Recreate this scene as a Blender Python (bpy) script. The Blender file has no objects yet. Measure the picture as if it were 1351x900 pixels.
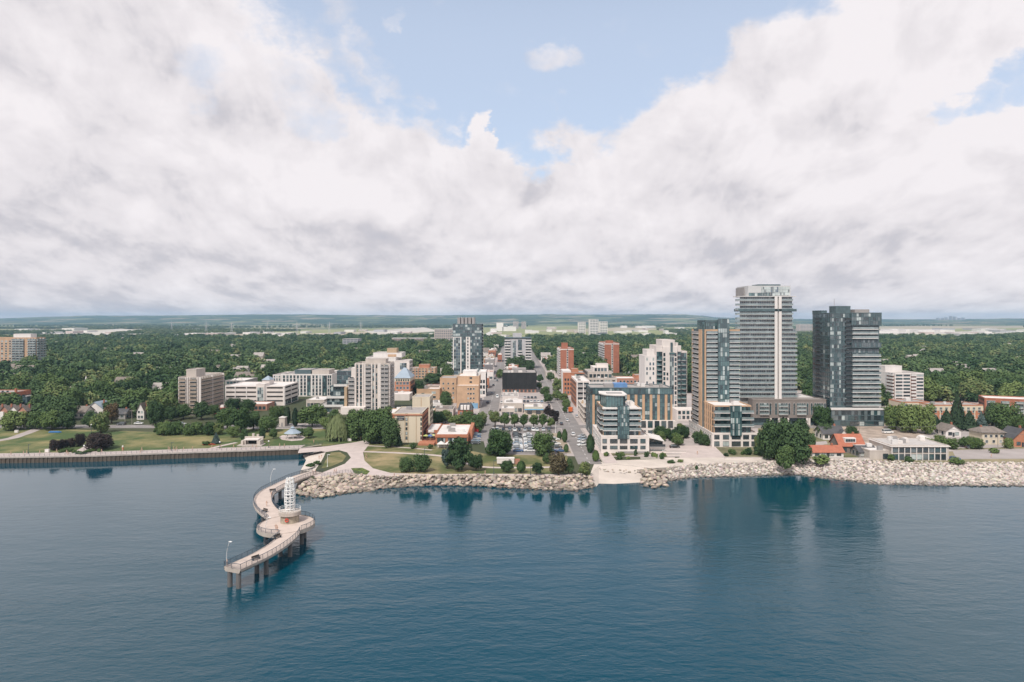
import bpy, bmesh, math, random
from mathutils import Vector, Matrix
random.seed(7)
C = bpy.context.scene.collection
sc = bpy.context.scene
R = math.radians
# ------------------------------------------------------------------ camera
H, F, CU, CV, G = 60.0, 900.0, 675.5, 420.0, 2.6      # eye height, focal length in photo pixels, principal point, ground level
cam = bpy.data.cameras.new('camera'); co = bpy.data.objects.new('camera', cam); C.objects.link(co)
co.location = (0, 0, H); co.rotation_euler = (R(90), 0, 0)
cam.sensor_width = 36.0; cam.lens = 36.0 * F / 1351.0; cam.shift_y = -30.0 / 1351.0
cam.clip_start = 0.5; cam.clip_end = 40000
sc.camera = co
# ------------------------------------------------------------------ exposure / engine
sc.view_settings.view_transform = 'Standard'; sc.view_settings.look = 'None'
sc.view_settings.exposure = 0.28; sc.view_settings.gamma = 1; sc.view_settings.use_curve_mapping = False
sc.render.engine = 'CYCLES'
sc.cycles.use_denoising = True
sc.cycles.max_bounces = 6; sc.cycles.diffuse_bounces = 2; sc.cycles.glossy_bounces = 3
sc.cycles.transparent_max_bounces = 6; sc.cycles.volume_bounces = 0
sc.cycles.caustics_reflective = False; sc.cycles.caustics_refractive = False
sc.cycles.sample_clamp_indirect = 4
# ------------------------------------------------------------------ sun
SUN_EL, SUN_AZ = R(52), R(205)          # azimuth clockwise from +Y (photo direction): behind the camera, a little to the left
sl = bpy.data.lights.new('sun', 'SUN'); sl.energy = 3.1; sl.angle = R(6); sl.color = (1.0, 0.95, 0.88)
so = bpy.data.objects.new('sun', sl); C.objects.link(so)
sd = Vector((math.sin(SUN_AZ) * math.cos(SUN_EL), math.cos(SUN_AZ) * math.cos(SUN_EL), math.sin(SUN_EL)))
so.rotation_euler = (-sd).to_track_quat('-Z', 'Y').to_euler(); so.location = (0, -50, 300)
# ------------------------------------------------------------------ sky with clouds
W = bpy.data.worlds.new('World'); sc.world = W; W.use_nodes = True
nt = W.node_tree; nt.nodes.clear()
def N(t, **k):
    n = nt.nodes.new(t)
    for a, b in k.items(): setattr(n, a, b)
    return n
def L(a, b): nt.links.new(a, b)
def val(x):
    return x
def M(op, a, b=None, c=None, clamp=False):
    n = N('ShaderNodeMath', operation=op, use_clamp=clamp)
    for i, x in enumerate((a, b, c)):
        if x is None: continue
        if isinstance(x, (int, float)): n.inputs[i].default_value = x
        else: L(x, n.inputs[i])
    return n.outputs[0]
def VM(op, a, b=None, scale=None):
    n = N('ShaderNodeVectorMath', operation=op)
    for i, x in enumerate((a, b)):
        if x is None: continue
        if isinstance(x, (tuple, Vector)): n.inputs[i].default_value = x
        else: L(x, n.inputs[i])
    if scale is not None: n.inputs['Scale'].default_value = scale
    return n.outputs['Value'] if op == 'DOT_PRODUCT' else n.outputs['Vector']
def NZ(vec, s, det=6, rough=0.55, lac=2.0, dist=0.0):
    n = N('ShaderNodeTexNoise'); n.inputs['Scale'].default_value = s; n.inputs['Detail'].default_value = det
    n.inputs['Roughness'].default_value = rough; n.inputs['Lacunarity'].default_value = lac; n.inputs['Distortion'].default_value = dist
    L(vec, n.inputs['Vector']); return n
def SS(x, a, b, lo=0.0, hi=1.0):
    n = N('ShaderNodeMapRange', interpolation_type='SMOOTHSTEP')
    L(x, n.inputs[0]); n.inputs[1].default_value = a; n.inputs[2].default_value = b
    n.inputs[3].default_value = lo; n.inputs[4].default_value = hi; return n.outputs[0]
tc = N('ShaderNodeTexCoord').outputs['Generated']
d = VM('NORMALIZE', tc)
sp = N('ShaderNodeSeparateXYZ'); L(d, sp.inputs[0])
dz = M('MAXIMUM', sp.outputs[2], 0.0)
# a direction in the sky given by where the photo shows it
def sdir(u, v): return Vector(((u - CU) / F, 1.0, (CV - v) / F)).normalized()
zc = M('ADD', dz, 0.11)
pl = N('ShaderNodeCombineXYZ')
L(M('DIVIDE', sp.outputs[0], zc), pl.inputs[0]); L(M('DIVIDE', sp.outputs[1], zc), pl.inputs[1])
plane = pl.outputs[0]                                    # cloud layer seen from below
stretch = VM('MULTIPLY', d, (1.0, 1.0, 1.5))             # billows seen from the side
w1 = NZ(stretch, 3.2, 3, 0.5)
warp = VM('SCALE', VM('SUBTRACT', w1.outputs['Color'], (0.5, 0.5, 0.5)), scale=0.10)
dw = VM('ADD', stretch, warp)
dwarp = VM('ADD', d, VM('SCALE', VM('SUBTRACT', NZ(stretch, 7.0, 6, 0.62).outputs['Color'], (0.5, 0.5, 0.5)), scale=0.17))
dwn = VM('NORMALIZE', dwarp)
def lobe(u, v, r_in, r_out, w, src=None):                # pixel radii -> angular lobe
    c = VM('DOT_PRODUCT', src or dwn, sdir(u, v))
    return M('MULTIPLY', SS(c, math.cos(r_out / F), math.cos(r_in / F)), w)
gap = None
for a in ((690, -40, 120, 225, 1.0), (585, -40, 110, 200, 1.0), (820, -60, 120, 190, 1.0), (665, 60, 60, 155, 1.0), (480, -60, 60, 175, 0.9), (990, -140, 90, 180, 1.0), (600, 70, 40, 125, 1.0), (650, 150, 10, 66, 0.9), (765, 75, 30, 100, 0.9), (490, 70, 15, 85, 0.7), (870, 10, 40, 110, 0.8),
          (690, -300, 150, 400, 1.0), (690, -1000, 260, 640, 1.0), (690, -560, 200, 430, 1.0),
          (620, 70, 40, 120, 1.0), (690, 150, 20, 80, 0.9), (780, 90, 30, 100, 0.9), (690, -300, 150, 420, 1.0), (1345, 118, 2, 40, 0.7), (1300, 140, 2, 30, 0.6), (1255, 155, 2, 24, 0.45), (1410, 90, 10, 60, .9),
          (276, 92, 2, 55, 0.34), (415, 160, 2, 50, 0.42), (395, 110, 2, 55, 0.38), (350, 70, 2, 40, .25)):
    l = lobe(*a); gap = l if gap is None else M('MAXIMUM', gap, l)
fb = NZ(dw, 5.5, 10, 0.66).outputs['Fac']
wisps = SS(NZ(dw, 9.0, 8, 0.6).outputs['Fac'], 0.60, 0.72, 0.0, 0.35)
for a in ((735, 68, 4, 40, 0.5), (640, 195, 4, 30, 0.75), (540, 20, 2, 22, .4), (460, 25, 3, 45, .28), (480, 70, 3, 40, .28), (515, 55, 3, 34, .22), (645, 210, 6, 30, .6)):
    gap = M('SUBTRACT', gap, lobe(*a))
cov = M('ADD', M('SUBTRACT', 1.0, gap), M('MULTIPLY', M('SUBTRACT', fb, 0.5), 1.1))
mask = SS(cov, 0.26, 0.78)
mask = M('MAXIMUM', mask, M('MULTIPLY', wisps, 0.35))
# relief of the clouds: finite difference of a billow field towards the sun
def billow(off):
    a = VM('ADD', dw, off) if off else dw
    return M('ADD', M('MULTIPLY', NZ(a, 5.4, 8, 0.5, 2.1, 0.2).outputs['Fac'], 0.9), M('MULTIPLY', NZ(a, 14.0, 7, 0.55).outputs['Fac'], 0.34))
b0 = billow(None); b1 = billow((0.012, -0.02, 0.06))
relief = M('SUBTRACT', b0, b1)
bands = NZ(VM('MULTIPLY', plane, (0.55, 1.0, 1.0)), 1.15, 8, 0.55, 2.0, 0.4).outputs['Fac']
bands2 = NZ(VM('ADD', VM('MULTIPLY', plane, (0.5, 1.0, 1.0)), (3.1, 7.7, 0.0)), 0.62, 5, 0.5).outputs['Fac']
low = SS(dz, 0.02, 0.24, 1.0, 0.0)
sh = M('ADD', 0.655, M('MULTIPLY', relief, 1.3))
sh = M('ADD', sh, M('MULTIPLY', M('SUBTRACT', bands, 0.5), M('ADD', 0.08, M('MULTIPLY', low, 0.35))))
sh = M('ADD', sh, M('MULTIPLY', M('SUBTRACT', bands2, 0.5), 0.35))
sh = M('ADD', sh, M('MULTIPLY', SS(dz, 0.05, 0.24), 0.16))
az = M('ARCTAN2', sp.outputs[0], sp.outputs[1]); lz = M('LOGARITHM', M('ADD', dz, 0.055), 2.718281828)
qx = M('DIVIDE', M('MULTIPLY', az, 2.5), M('POWER', M('ADD', dz, 0.055), 0.2))
def puff(dy):
    c_ = N('ShaderNodeCombineXYZ'); L(M('MULTIPLY', qx, 1.25), c_.inputs[0]); L(M('MULTIPLY', M('ADD', lz, dy), 1.0), c_.inputs[1]); c_.inputs[2].default_value = 4.7
    v_ = VM('ADD', c_.outputs[0], VM('SCALE', VM('SUBTRACT', w1.outputs['Color'], (0.5,0.5,0.5)), scale=0.5))
    return M('ADD', NZ(v_, 2.3, 10, 0.56, 2.05, 0.25).outputs['Fac'], M('MULTIPLY', NZ(v_, 6.0, 8, 0.58).outputs['Fac'], 0.45))
p0 = puff(0.0); rel3 = M('SUBTRACT', p0, puff(0.13))
sh = M('ADD', sh, M('MULTIPLY', rel3, 1.1)); sh = M('ADD', sh, M('MULTIPLY', M('SUBTRACT', p0, 0.72), 0.3))
sh = M('SUBTRACT', sh, M('MULTIPLY', SS(dz, 0.0, 0.12, 1.0, 0.0), 0.06))
for a in ((20, 190, 20, 150, -0.12), (120, 10, 20, 120, -0.08), (60, 130, 20, 110, 0.10), (1250, 40, 40, 240, 0.14), (930, 170, 20, 90, -0.05), (860, 330, 20, 150, -.04), (820, 235, 20, 100, .12), (590, 240, 10, 120, .12), (420, 220, 20, 130, .08), (1300, 160, 10, 60, .15), (1150, 280, 20, 120, -.04), (100, 380, 20, 200, -.08), (1000, 352, 10, 140, -.10)):
    sh = M('ADD', sh, lobe(*a))
ramp = N('ShaderNodeValToRGB'); L(sh, ramp.inputs[0])
cr = ramp.color_ramp; cr.elements[0].position = 0.0; cr.elements[0].color = (0.50, 0.50, 0.56, 1)
cr.elements[1].position = 1.0; cr.elements[1].color = (0.86, 0.82, 0.84, 1)
e = cr.elements.new(0.35); e.color = (0.595, 0.575, 0.615, 1)
e = cr.elements.new(0.62); e.color = (0.75, 0.715, 0.74, 1)
sky = N('ShaderNodeTexSky', sky_type='NISHITA'); sky.sun_disc = False; sky.sun_elevation = SUN_EL; sky.sun_rotation = SUN_AZ
sky.air_density = 1.0; sky.dust_density = 1.2; sky.ozone_density = 1.0
mixv = N('ShaderNodeMix', data_type='RGBA')             # thin milky veil in front of the blue
L(SS(dz, 0.36, 0.72, 0.53, 0.02), mixv.inputs[0]); mixv.inputs[7].default_value = (6.2, 6.95, 8.3, 1); L(sky.outputs[0], mixv.inputs[6])
bgs = N('ShaderNodeBackground'); L(mixv.outputs[2], bgs.inputs[0]); bgs.inputs[1].default_value = 0.108
bgc = N('ShaderNodeBackground'); L(ramp.outputs[0], bgc.inputs[0]); bgc.inputs[1].default_value = 0.885
mx = N('ShaderNodeMixShader'); L(mask, mx.inputs[0]); L(bgs.outputs[0], mx.inputs[1]); L(bgc.outputs[0], mx.inputs[2])
wo = N('ShaderNodeOutputWorld'); L(mx.outputs[0], wo.inputs[0])
W.cycles.sampling_method = 'MANUAL'; W.cycles.sample_map_resolution = 1024

# ------------------------------------------------------------------ placing by line of sight on a known level
def P(u, v, z=G):
    Y = (H - z) * F / (v - CV); return Vector(((u - CU) * Y / F, Y, z))
def YV(v, z=G): return (H - z) * F / (v - CV)
def XA(u, Y): return (u - CU) * Y / F
def ZA(v, Y): return H - (v - CV) * Y / F
# ------------------------------------------------------------------ materials
MATS = {}
def mat(name, col, rough=0.8, var=0.12, scale=0.3, spec=0.3, metal=0.0, streak=False, col2=None, bump=0.0, bscale=2.0, ior=None):
    if name in MATS: return MATS[name]
    m = bpy.data.materials.new(name); m.use_nodes = True; t = m.node_tree; b = t.nodes['Principled BSDF']
    b.inputs['Roughness'].default_value = rough; b.inputs['Metallic'].default_value = metal
    b.inputs['Specular IOR Level'].default_value = spec
    if ior: b.inputs['IOR'].default_value = ior
    geo = t.nodes.new('ShaderNodeNewGeometry'); pos = geo.outputs['Position']
    if streak:
        mp = t.nodes.new('ShaderNodeMapping'); mp.inputs['Scale'].default_value = (1, 1, 0.15); t.links.new(pos, mp.inputs[0]); pos = mp.outputs[0]
    n = t.nodes.new('ShaderNodeTexNoise'); n.inputs['Scale'].default_value = scale; n.inputs['Detail'].default_value = 6; n.inputs['Roughness'].default_value = 0.65
    t.links.new(pos, n.inputs['Vector'])
    r = t.nodes.new('ShaderNodeValToRGB'); t.links.new(n.outputs['Fac'], r.inputs[0])
    c2 = col2 or tuple(min(1, c * (1 + var)) for c in col); c1 = col if col2 else tuple(c * (1 - var) for c in col)
    r.color_ramp.elements[0].position = 0.36; r.color_ramp.elements[0].color = (*c1, 1)
    r.color_ramp.elements[1].position = 0.64; r.color_ramp.elements[1].color = (*c2, 1)
    t.links.new(r.outputs[0], b.inputs['Base Color'])
    if bump:
        n2 = t.nodes.new('ShaderNodeTexNoise'); n2.inputs['Scale'].default_value = bscale; n2.inputs['Detail'].default_value = 5; t.links.new(geo.outputs['Position'], n2.inputs['Vector'])
        bp = t.nodes.new('ShaderNodeBump'); bp.inputs['Strength'].default_value = 1; bp.inputs['Distance'].default_value = bump
        t.links.new(n2.outputs['Fac'], bp.inputs['Height']); t.links.new(bp.outputs[0], b.inputs['Normal'])
    MATS[name] = m; return m
def leafmat(name, dark, light, yellow=None):
    if name in MATS: return MATS[name]
    m = bpy.data.materials.new(name); m.use_nodes = True; t = m.node_tree; b = t.nodes['Principled BSDF']
    b.inputs['Roughness'].default_value = 0.75; b.inputs['Specular IOR Level'].default_value = 0.2
    oi = t.nodes.new('ShaderNodeObjectInfo'); geo = t.nodes.new('ShaderNodeNewGeometry')
    n = t.nodes.new('ShaderNodeTexNoise'); n.inputs['Scale'].default_value = 0.55; n.inputs['Detail'].default_value = 4; t.links.new(geo.outputs['Position'], n.inputs['Vector'])
    a = t.nodes.new('ShaderNodeMath'); a.operation = 'MULTIPLY_ADD'; t.links.new(oi.outputs['Random'], a.inputs[0]); a.inputs[1].default_value = 0.9
    s = t.nodes.new('ShaderNodeMath'); s.operation = 'MULTIPLY_ADD'; t.links.new(n.outputs['Fac'], s.inputs[0]); s.inputs[1].default_value = 1.0; s.inputs[2].default_value = -0.54
    s2 = t.nodes.new('ShaderNodeMath'); s2.operation = 'MULTIPLY_ADD'; t.links.new(geo.outputs['Random Per Island'], s2.inputs[0]); s2.inputs[1].default_value = 0.25; t.links.new(s.outputs[0], s2.inputs[2])
    t.links.new(s2.outputs[0], a.inputs[2])
    r = t.nodes.new('ShaderNodeValToRGB'); t.links.new(a.outputs[0], r.inputs[0])
    r.color_ramp.elements[0].position = 0.0; r.color_ramp.elements[0].color = (*dark, 1)
    r.color_ramp.elements[1].position = 0.85; r.color_ramp.elements[1].color = (*light, 1)
    if yellow: e = r.color_ramp.elements.new(1.0); e.color = (*yellow, 1)
    t.links.new(r.outputs[0], b.inputs['Base Color'])
    MATS[name] = m; return m
def glass(name, col, rough=0.08, ior=2.1):
    return mat(name, col, rough, 0.25, 0.25, spec=0.5, ior=ior)
# ------------------------------------------------------------------ mesh builder
class MB:
    def __init__(s): s.v = []; s.f = []; s.m = []
    def quad(s, a, b, c, d_, m=0):
        i = len(s.v); s.v += [tuple(a), tuple(b), tuple(c), tuple(d_)]; s.f.append((i, i+1, i+2, i+3)); s.m.append(m)
    def poly(s, pts, m=0):
        i = len(s.v); s.v += [tuple(p) for p in pts]; s.f.append(tuple(range(i, i+len(pts)))); s.m.append(m)
    def box(s, x0, x1, y0, y1, z0, z1, m=0):
        i = len(s.v)
        s.v += [(x0,y0,z0),(x1,y0,z0),(x1,y1,z0),(x0,y1,z0),(x0,y0,z1),(x1,y0,z1),(x1,y1,z1),(x0,y1,z1)]
        s.f += [(i,i+3,i+2,i+1),(i+4,i+5,i+6,i+7),(i,i+1,i+5,i+4),(i+1,i+2,i+6,i+5),(i+2,i+3,i+7,i+6),(i+3,i,i+4,i+7)]; s.m += [m]*6
        return s
    def prism(s, pts, z0, z1, m=0, mtop=None):            # pts: outline seen from above, anticlockwise
        i = len(s.v); n = len(pts)
        s.v += [(p[0], p[1], z0) for p in pts] + [(p[0], p[1], z1) for p in pts]
        s.f.append(tuple(range(i+n-1, i-1, -1))); s.m.append(m)
        s.f.append(tuple(range(i+n, i+2*n))); s.m.append(m if mtop is None else mtop)
        for k in range(n):
            l = (k+1) % n; s.f.append((i+k, i+l, i+n+l, i+n+k)); s.m.append(m)
        return s
    def cyl(s, x, y, z0, z1, r0, r1=None, n=12, m=0):
        r1 = r0 if r1 is None else r1; i = len(s.v)
        for k in range(n):
            a = 2*math.pi*k/n; s.v.append((x+r0*math.cos(a), y+r0*math.sin(a), z0))
        for k in range(n):
            a = 2*math.pi*k/n; s.v.append((x+r1*math.cos(a), y+r1*math.sin(a), z1))
        s.f.append(tuple(range(i+n-1, i-1, -1))); s.f.append(tuple(range(i+n, i+2*n))); s.m += [m, m]
        for k in range(n):
            l = (k+1) % n; s.f.append((i+k, i+l, i+n+l, i+n+k)); s.m.append(m)
        return s
    def tube(s, pts, r, n=6, m=0, r2=None):
        pts = [Vector(p) for p in pts]; i0 = len(s.v); K = len(pts)
        for k, p in enumerate(pts):
            t = (pts[min(k+1, K-1)] - pts[max(k-1, 0)]).normalized()
            up = Vector((0,0,1)) if abs(t.z) < 0.95 else Vector((1,0,0))
            a = t.cross(up).normalized(); b = a.cross(t)
            rr = r if r2 is None else r + (r2-r)*k/(K-1)
            for q in range(n):
                g = 2*math.pi*q/n; s.v.append(tuple(p + a*math.cos(g)*rr + b*math.sin(g)*rr))
        for k in range(K-1):
            for q in range(n):
                l = (q+1) % n; s.f.append((i0+k*n+q, i0+k*n+l, i0+(k+1)*n+l, i0+(k+1)*n+q)); s.m.append(m)
        s.f.append(tuple(i0+q for q in range(n-1,-1,-1))); s.f.append(tuple(i0+(K-1)*n+q for q in range(n))); s.m += [m, m]
        return s
    def mesh(s, name, mats, off=(0,0,0), smooth=False):
        me = bpy.data.meshes.new(name)
        v = s.v if not any(off) else [(a-off[0], b-off[1], c-off[2]) for a, b, c in s.v]
        me.from_pydata(v, [], s.f)
        for x in (mats if isinstance(mats, (list, tuple)) else [mats]): me.materials.append(x)
        if any(s.m): me.polygons.foreach_set('material_index', s.m)
        if smooth: me.polygons.foreach_set('use_smooth', [True]*len(s.f))
        me.update(); return me
def link(name, me, parent=None, loc=(0,0,0), rz=0.0, scale=None):
    o = bpy.data.objects.new(name, me); C.objects.link(o); o.location = loc
    if rz: o.rotation_euler = (0, 0, rz)
    if scale: o.scale = scale
    if parent: o.parent = parent
    return o
def tag(o, label=None, cat=None, group=None, kind=None):
    if label: o['label'] = label
    if cat: o['category'] = cat
    if group: o['group'] = group
    if kind: o['kind'] = kind
    return o
def thing(name, label, cat, loc=(0,0,0), rz=0.0, group=None):
    return tag(link(name, None, None, loc, rz), label, cat, group)
def part(name, mb, mats, parent, world=True, smooth=False):       # world: builder vertices are world coordinates
    off = tuple(parent.location) if (world and parent) else (0,0,0)
    if world and parent and parent.parent: off = tuple(Vector(off) + parent.parent.location)
    return link(name, mb.mesh(name, mats, off, smooth), parent)
def struct(name, mb, mats, smooth=False):
    return tag(link(name, mb.mesh(name, mats, (0,0,0), smooth)), kind='structure')
def dup(root, loc, rz=None, label=None, group=None):
    r = root.copy(); C.objects.link(r); r.location = loc
    if rz is not None: r.rotation_euler = (0, 0, rz)
    if label: r['label'] = label
    if group: r['group'] = group
    for ch in list(root.children):
        c = ch.copy(); C.objects.link(c); c.parent = r
        for g in list(ch.children):
            q = g.copy(); C.objects.link(q); q.parent = c
    return r
def smoothline(pts, n=8):                                          # Catmull-Rom through points
    out = []; K = len(pts); pts = [Vector(p) for p in pts]
    for k in range(K-1):
        a, b, c, e = pts[max(k-1,0)], pts[k], pts[k+1], pts[min(k+2,K-1)]
        for i in range(n):
            t = i/n; out.append(0.5*((2*b)+(c-a)*t+(2*a-5*b+4*c-e)*t*t+(3*b-a-3*c+e)*t**3))
    out.append(pts[-1]); return out
def resample(pts, n):
    pts = [Vector(p) for p in pts]; ds = [0.0]
    for a, b in zip(pts, pts[1:]): ds.append(ds[-1] + (b-a).length)
    out = []
    for i in range(n):
        s = ds[-1]*i/(n-1); k = 0
        while k < len(ds)-2 and ds[k+1] < s: k += 1
        t = (s-ds[k])/max(1e-9, ds[k+1]-ds[k]); out.append(pts[k].lerp(pts[k+1], min(1, t)))
    return out
# ================================================================== the setting
# ---- water
def water_mat():
    m = bpy.data.materials.new('lake_water'); m.use_nodes = True; t = m.node_tree; b = t.nodes['Principled BSDF']
    b.inputs['Base Color'].default_value = (0.0, 0.044, 0.070, 1); b.inputs['Roughness'].default_value = 0.06
    b.inputs['IOR'].default_value = 1.333; b.inputs['Coat Weight'].default_value = 0.2; b.inputs['Coat IOR'].default_value = 1.333; b.inputs['Coat Roughness'].default_value = 0.05
    geo = t.nodes.new('ShaderNodeNewGeometry'); pos = geo.outputs['Position']
    def nz(scale, sx, sy, rot, det, rough, dist=0.0):
        mp = t.nodes.new('ShaderNodeMapping'); mp.inputs['Scale'].default_value = (sx, sy, 1); mp.inputs['Rotation'].default_value = (0, 0, R(rot)); t.links.new(pos, mp.inputs[0])
        n = t.nodes.new('ShaderNodeTexNoise'); n.inputs['Scale'].default_value = scale; n.inputs['Detail'].default_value = det; n.inputs['Roughness'].default_value = rough; n.inputs['Distortion'].default_value = dist
        t.links.new(mp.outputs[0], n.inputs['Vector']); return n.outputs['Fac']
    def mth(op, a, b_):
        n = t.nodes.new('ShaderNodeMath'); n.operation = op
        for i, x in enumerate((a, b_)):
            if isinstance(x, (int, float)): n.inputs[i].default_value = x
            else: t.links.new(x, n.inputs[i])
        return n.outputs[0]
    big = nz(0.13, 0.5, 1.3, -16, 3, 0.5, 0.4)
    mid = nz(0.36, 0.55, 1.2, -24, 4, 0.55, 0.3)
    fine = nz(0.95, 0.65, 1.15, 10, 5, 0.6)
    patch = nz(0.010, 0.6, 1.5, -10, 4, 0.6, 0.8)
    pr = t.nodes.new('ShaderNodeMapRange'); t.links.new(patch, pr.inputs[0]); pr.inputs[1].default_value = 0.35; pr.inputs[2].default_value = 0.65; pr.inputs[3].default_value = 0.38; pr.inputs[4].default_value = 1.25
    h = mth('ADD', mth('ADD', mth('MULTIPLY', big, 0.5), mth('MULTIPLY', mid, 0.5)), mth('MULTIPLY', fine, 0.24))
    h = mth('MULTIPLY', h, pr.outputs[0])
    sx = t.nodes.new('ShaderNodeSeparateXYZ'); t.links.new(pos, sx.inputs[0])
    lee = t.nodes.new('ShaderNodeMapRange'); lee.interpolation_type = 'SMOOTHSTEP'; t.links.new(sx.outputs[1], lee.inputs[0]); lee.inputs[1].default_value = 120; lee.inputs[2].default_value = 262; lee.inputs[3].default_value = 1.05; lee.inputs[4].default_value = 0.13
    h = mth('MULTIPLY', h, lee.outputs[0])
    bp = t.nodes.new('ShaderNodeBump'); bp.inputs['Strength'].default_value = 1.0; bp.inputs['Distance'].default_value = 0.42
    t.links.new(h, bp.inputs['Height']); t.links.new(bp.outputs[0], b.inputs['Normal']); t.links.new(bp.outputs[0], b.inputs['Coat Normal'])
    return m
mb = MB(); mb.quad((-1800,-500,0),(1800,-500,0),(1800,420,0),(-1800,420,0))
struct('water', mb, water_mat())
# ---- land outline (level G) and its foot in the water
wall_w = [(-700,622),(-300,616),(0,611.5),(60,610.5),(130,609),(225,605.5),(330,602),(395,599.5),(424,594.5)]
seawall = [P(u,v,0) for u,v in wall_w]
cove_t = [(430,596),(427,603),(423,610),(418,617),(414,623)]
cove_b = [(424,594.5),(399,600.5),(404,607),(401,613),(397,620)]
r1_t = [(408,633),(425,631),(456,625.5),(500,629),(540,627.5),(640,627.5),(700,628.5),(760,629),(778,627)]
r1_b = [(388,652),(420,656),(470,648.5),(520,643),(560,640.5),(620,641),(700,645),(760,647),(787,642)]
bch_t = [(790,615),(812,613),(835,615),(850,617)]
bch_b = [(790,638),(810,638.5),(830,637.5),(845,636.5)]
r2_t = [(858,618),(880,617),(915,613),(980,611),(1050,609),(1080,606),(1150,608),(1200,611),(1260,611),(1351,611),(1700,611)]
r2_b = [(852,641),(882,634),(915,630),(980,628),(1050,626),(1100,632),(1150,638),(1220,640),(1351,641),(1700,641)]
edge = [Vector((p.x,p.y,G)) for p in seawall]
edge += [P(u,v) for u,v in cove_t+r1_t+bch_t+r2_t]
FAR = 11500
outline = edge + [Vector((edge[-1].x+9000, edge[-1].y, G)), Vector((9000,FAR,G)), Vector((-9000,FAR,G)), Vector((-9000, edge[0].y, G))]
def ground_mat():
    m = mat('ground_soil', (0.040,0.056,0.024), 0.9, 0.1, 0.0035, col2=(0.085,0.085,0.045)); return m
gm = ground_mat()
mb = MB(); mb.poly(outline); struct('ground', mb, gm)
def strip(name, top, bot, m, rows=1, foot=2.0):
    n = max(len(top), len(bot))*4; A = resample(top, n); B = resample(bot, n); mb = MB()
    for i in range(n-1):
        for r_ in range(rows):
            t0, t1 = r_/rows, (r_+1)/rows
            mb.quad(B[i].lerp(A[i],t0), B[i+1].lerp(A[i+1],t0), B[i+1].lerp(A[i+1],t1), B[i].lerp(A[i],t1))
        mb.quad(B[i]+Vector((0,-foot*2,-foot)), B[i+1]+Vector((0,-foot*2,-foot)), B[i+1], B[i])
    return struct(name, mb, m, True)
sand = mat('beach_sand', (0.54,0.475,0.42), 0.95, 0.1, 0.12, bump=0.1, bscale=0.6)
rocky = mat('bank_rock', (0.20,0.175,0.15), 0.95, 0.3, 0.8)
PZ = [(P(*a), P(*b,0)) for a,b in zip(cove_t, cove_b)]
strip('cove_beach', [P(u,v) for u,v in cove_t], [P(u,v,0) for u,v in cove_b], sand)
strip('pier_shore', [P(*cove_t[-1]), P(*r1_t[0])], [P(*cove_b[-1],0), P(*r1_b[0],0)], rocky)
strip('park_shore', [P(u,v) for u,v in r1_t], [P(u,v,0) for u,v in r1_b], rocky)
strip('spit_shore', [P(*r1_t[-1]), P(*bch_t[0])], [P(*r1_b[-1],0), P(*bch_b[0],0)], sand)
strip('beach', [P(u,v) for u,v in bch_t], [P(u,v,0) for u,v in bch_b], sand)
strip('groyne_shore', [P(*bch_t[-1]), P(*r2_t[0])], [P(*bch_b[-1],0), P(*r2_b[0],0)], rocky)
strip('east_shore', [P(u,v) for u,v in r2_t], [P(u,v,0) for u,v in r2_b], rocky, foot=2.0)
# ---- sea wall with sheet piles and a concrete cap
sw = resample(seawall, 200); mb = MB()
for i in range(199):
    a, b = sw[i], sw[i+1]; t = (b-a); L_ = t.length; t.normalize(); nrm = Vector((t.y,-t.x,0)); k = max(1, int(L_/0.9))
    for j in range(k):
        p0 = a.lerp(b, j/k); p1 = a.lerp(b, (j+0.5)/k); p2 = a.lerp(b, (j+1)/k); o = nrm*0.22
        mb.quad((p0.x,p0.y,-1.5),(p1.x,p1.y,-1.5),(p1.x,p1.y,G-0.45),(p0.x,p0.y,G-0.45),0)
        q1, q2 = p1+o, p2+o
        mb.quad((p1.x,p1.y,-1.5),(q1.x,q1.y,-1.5),(q1.x,q1.y,G-0.45),(p1.x,p1.y,G-0.45),0)
        mb.quad((q1.x,q1.y,-1.5),(q2.x,q2.y,-1.5),(q2.x,q2.y,G-0.45),(q1.x,q1.y,G-0.45),0)
        mb.quad((q2.x,q2.y,-1.5),(p2.x,p2.y,-1.5),(p2.x,p2.y,G-0.45),(q2.x,q2.y,G-0.45),0)
    A, B = a+nrm*0.38, b+nrm*0.38; A2, B2 = a-nrm*0.5, b-nrm*0.5
    mb.quad((A.x,A.y,G-0.45),(B.x,B.y,G-0.45),(B.x,B.y,G+0.12),(A.x,A.y,G+0.12),1)
    mb.quad((A.x,A.y,G+0.12),(B.x,B.y,G+0.12),(B2.x,B2.y,G+0.12),(A2.x,A2.y,G+0.12),1)
    mb.quad((A2.x,A2.y,G-.1),(A2.x,A2.y,G+0.12),(B2.x,B2.y,G+0.12),(B2.x,B2.y,G-.1),1)
steel = mat('pile_steel', (0.105,0.085,0.068), 0.8, 0.2, 0.6, streak=True)
conc = mat('concrete', (0.42,0.375,0.34), 0.9, 0.12, 0.25)
t = thing('sea_wall', 'long brown sheet pile sea wall with a pale cap along the park promenade', 'sea wall', (-150,285,G))
part('pile_wall', mb, [steel, conc], t)
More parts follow.
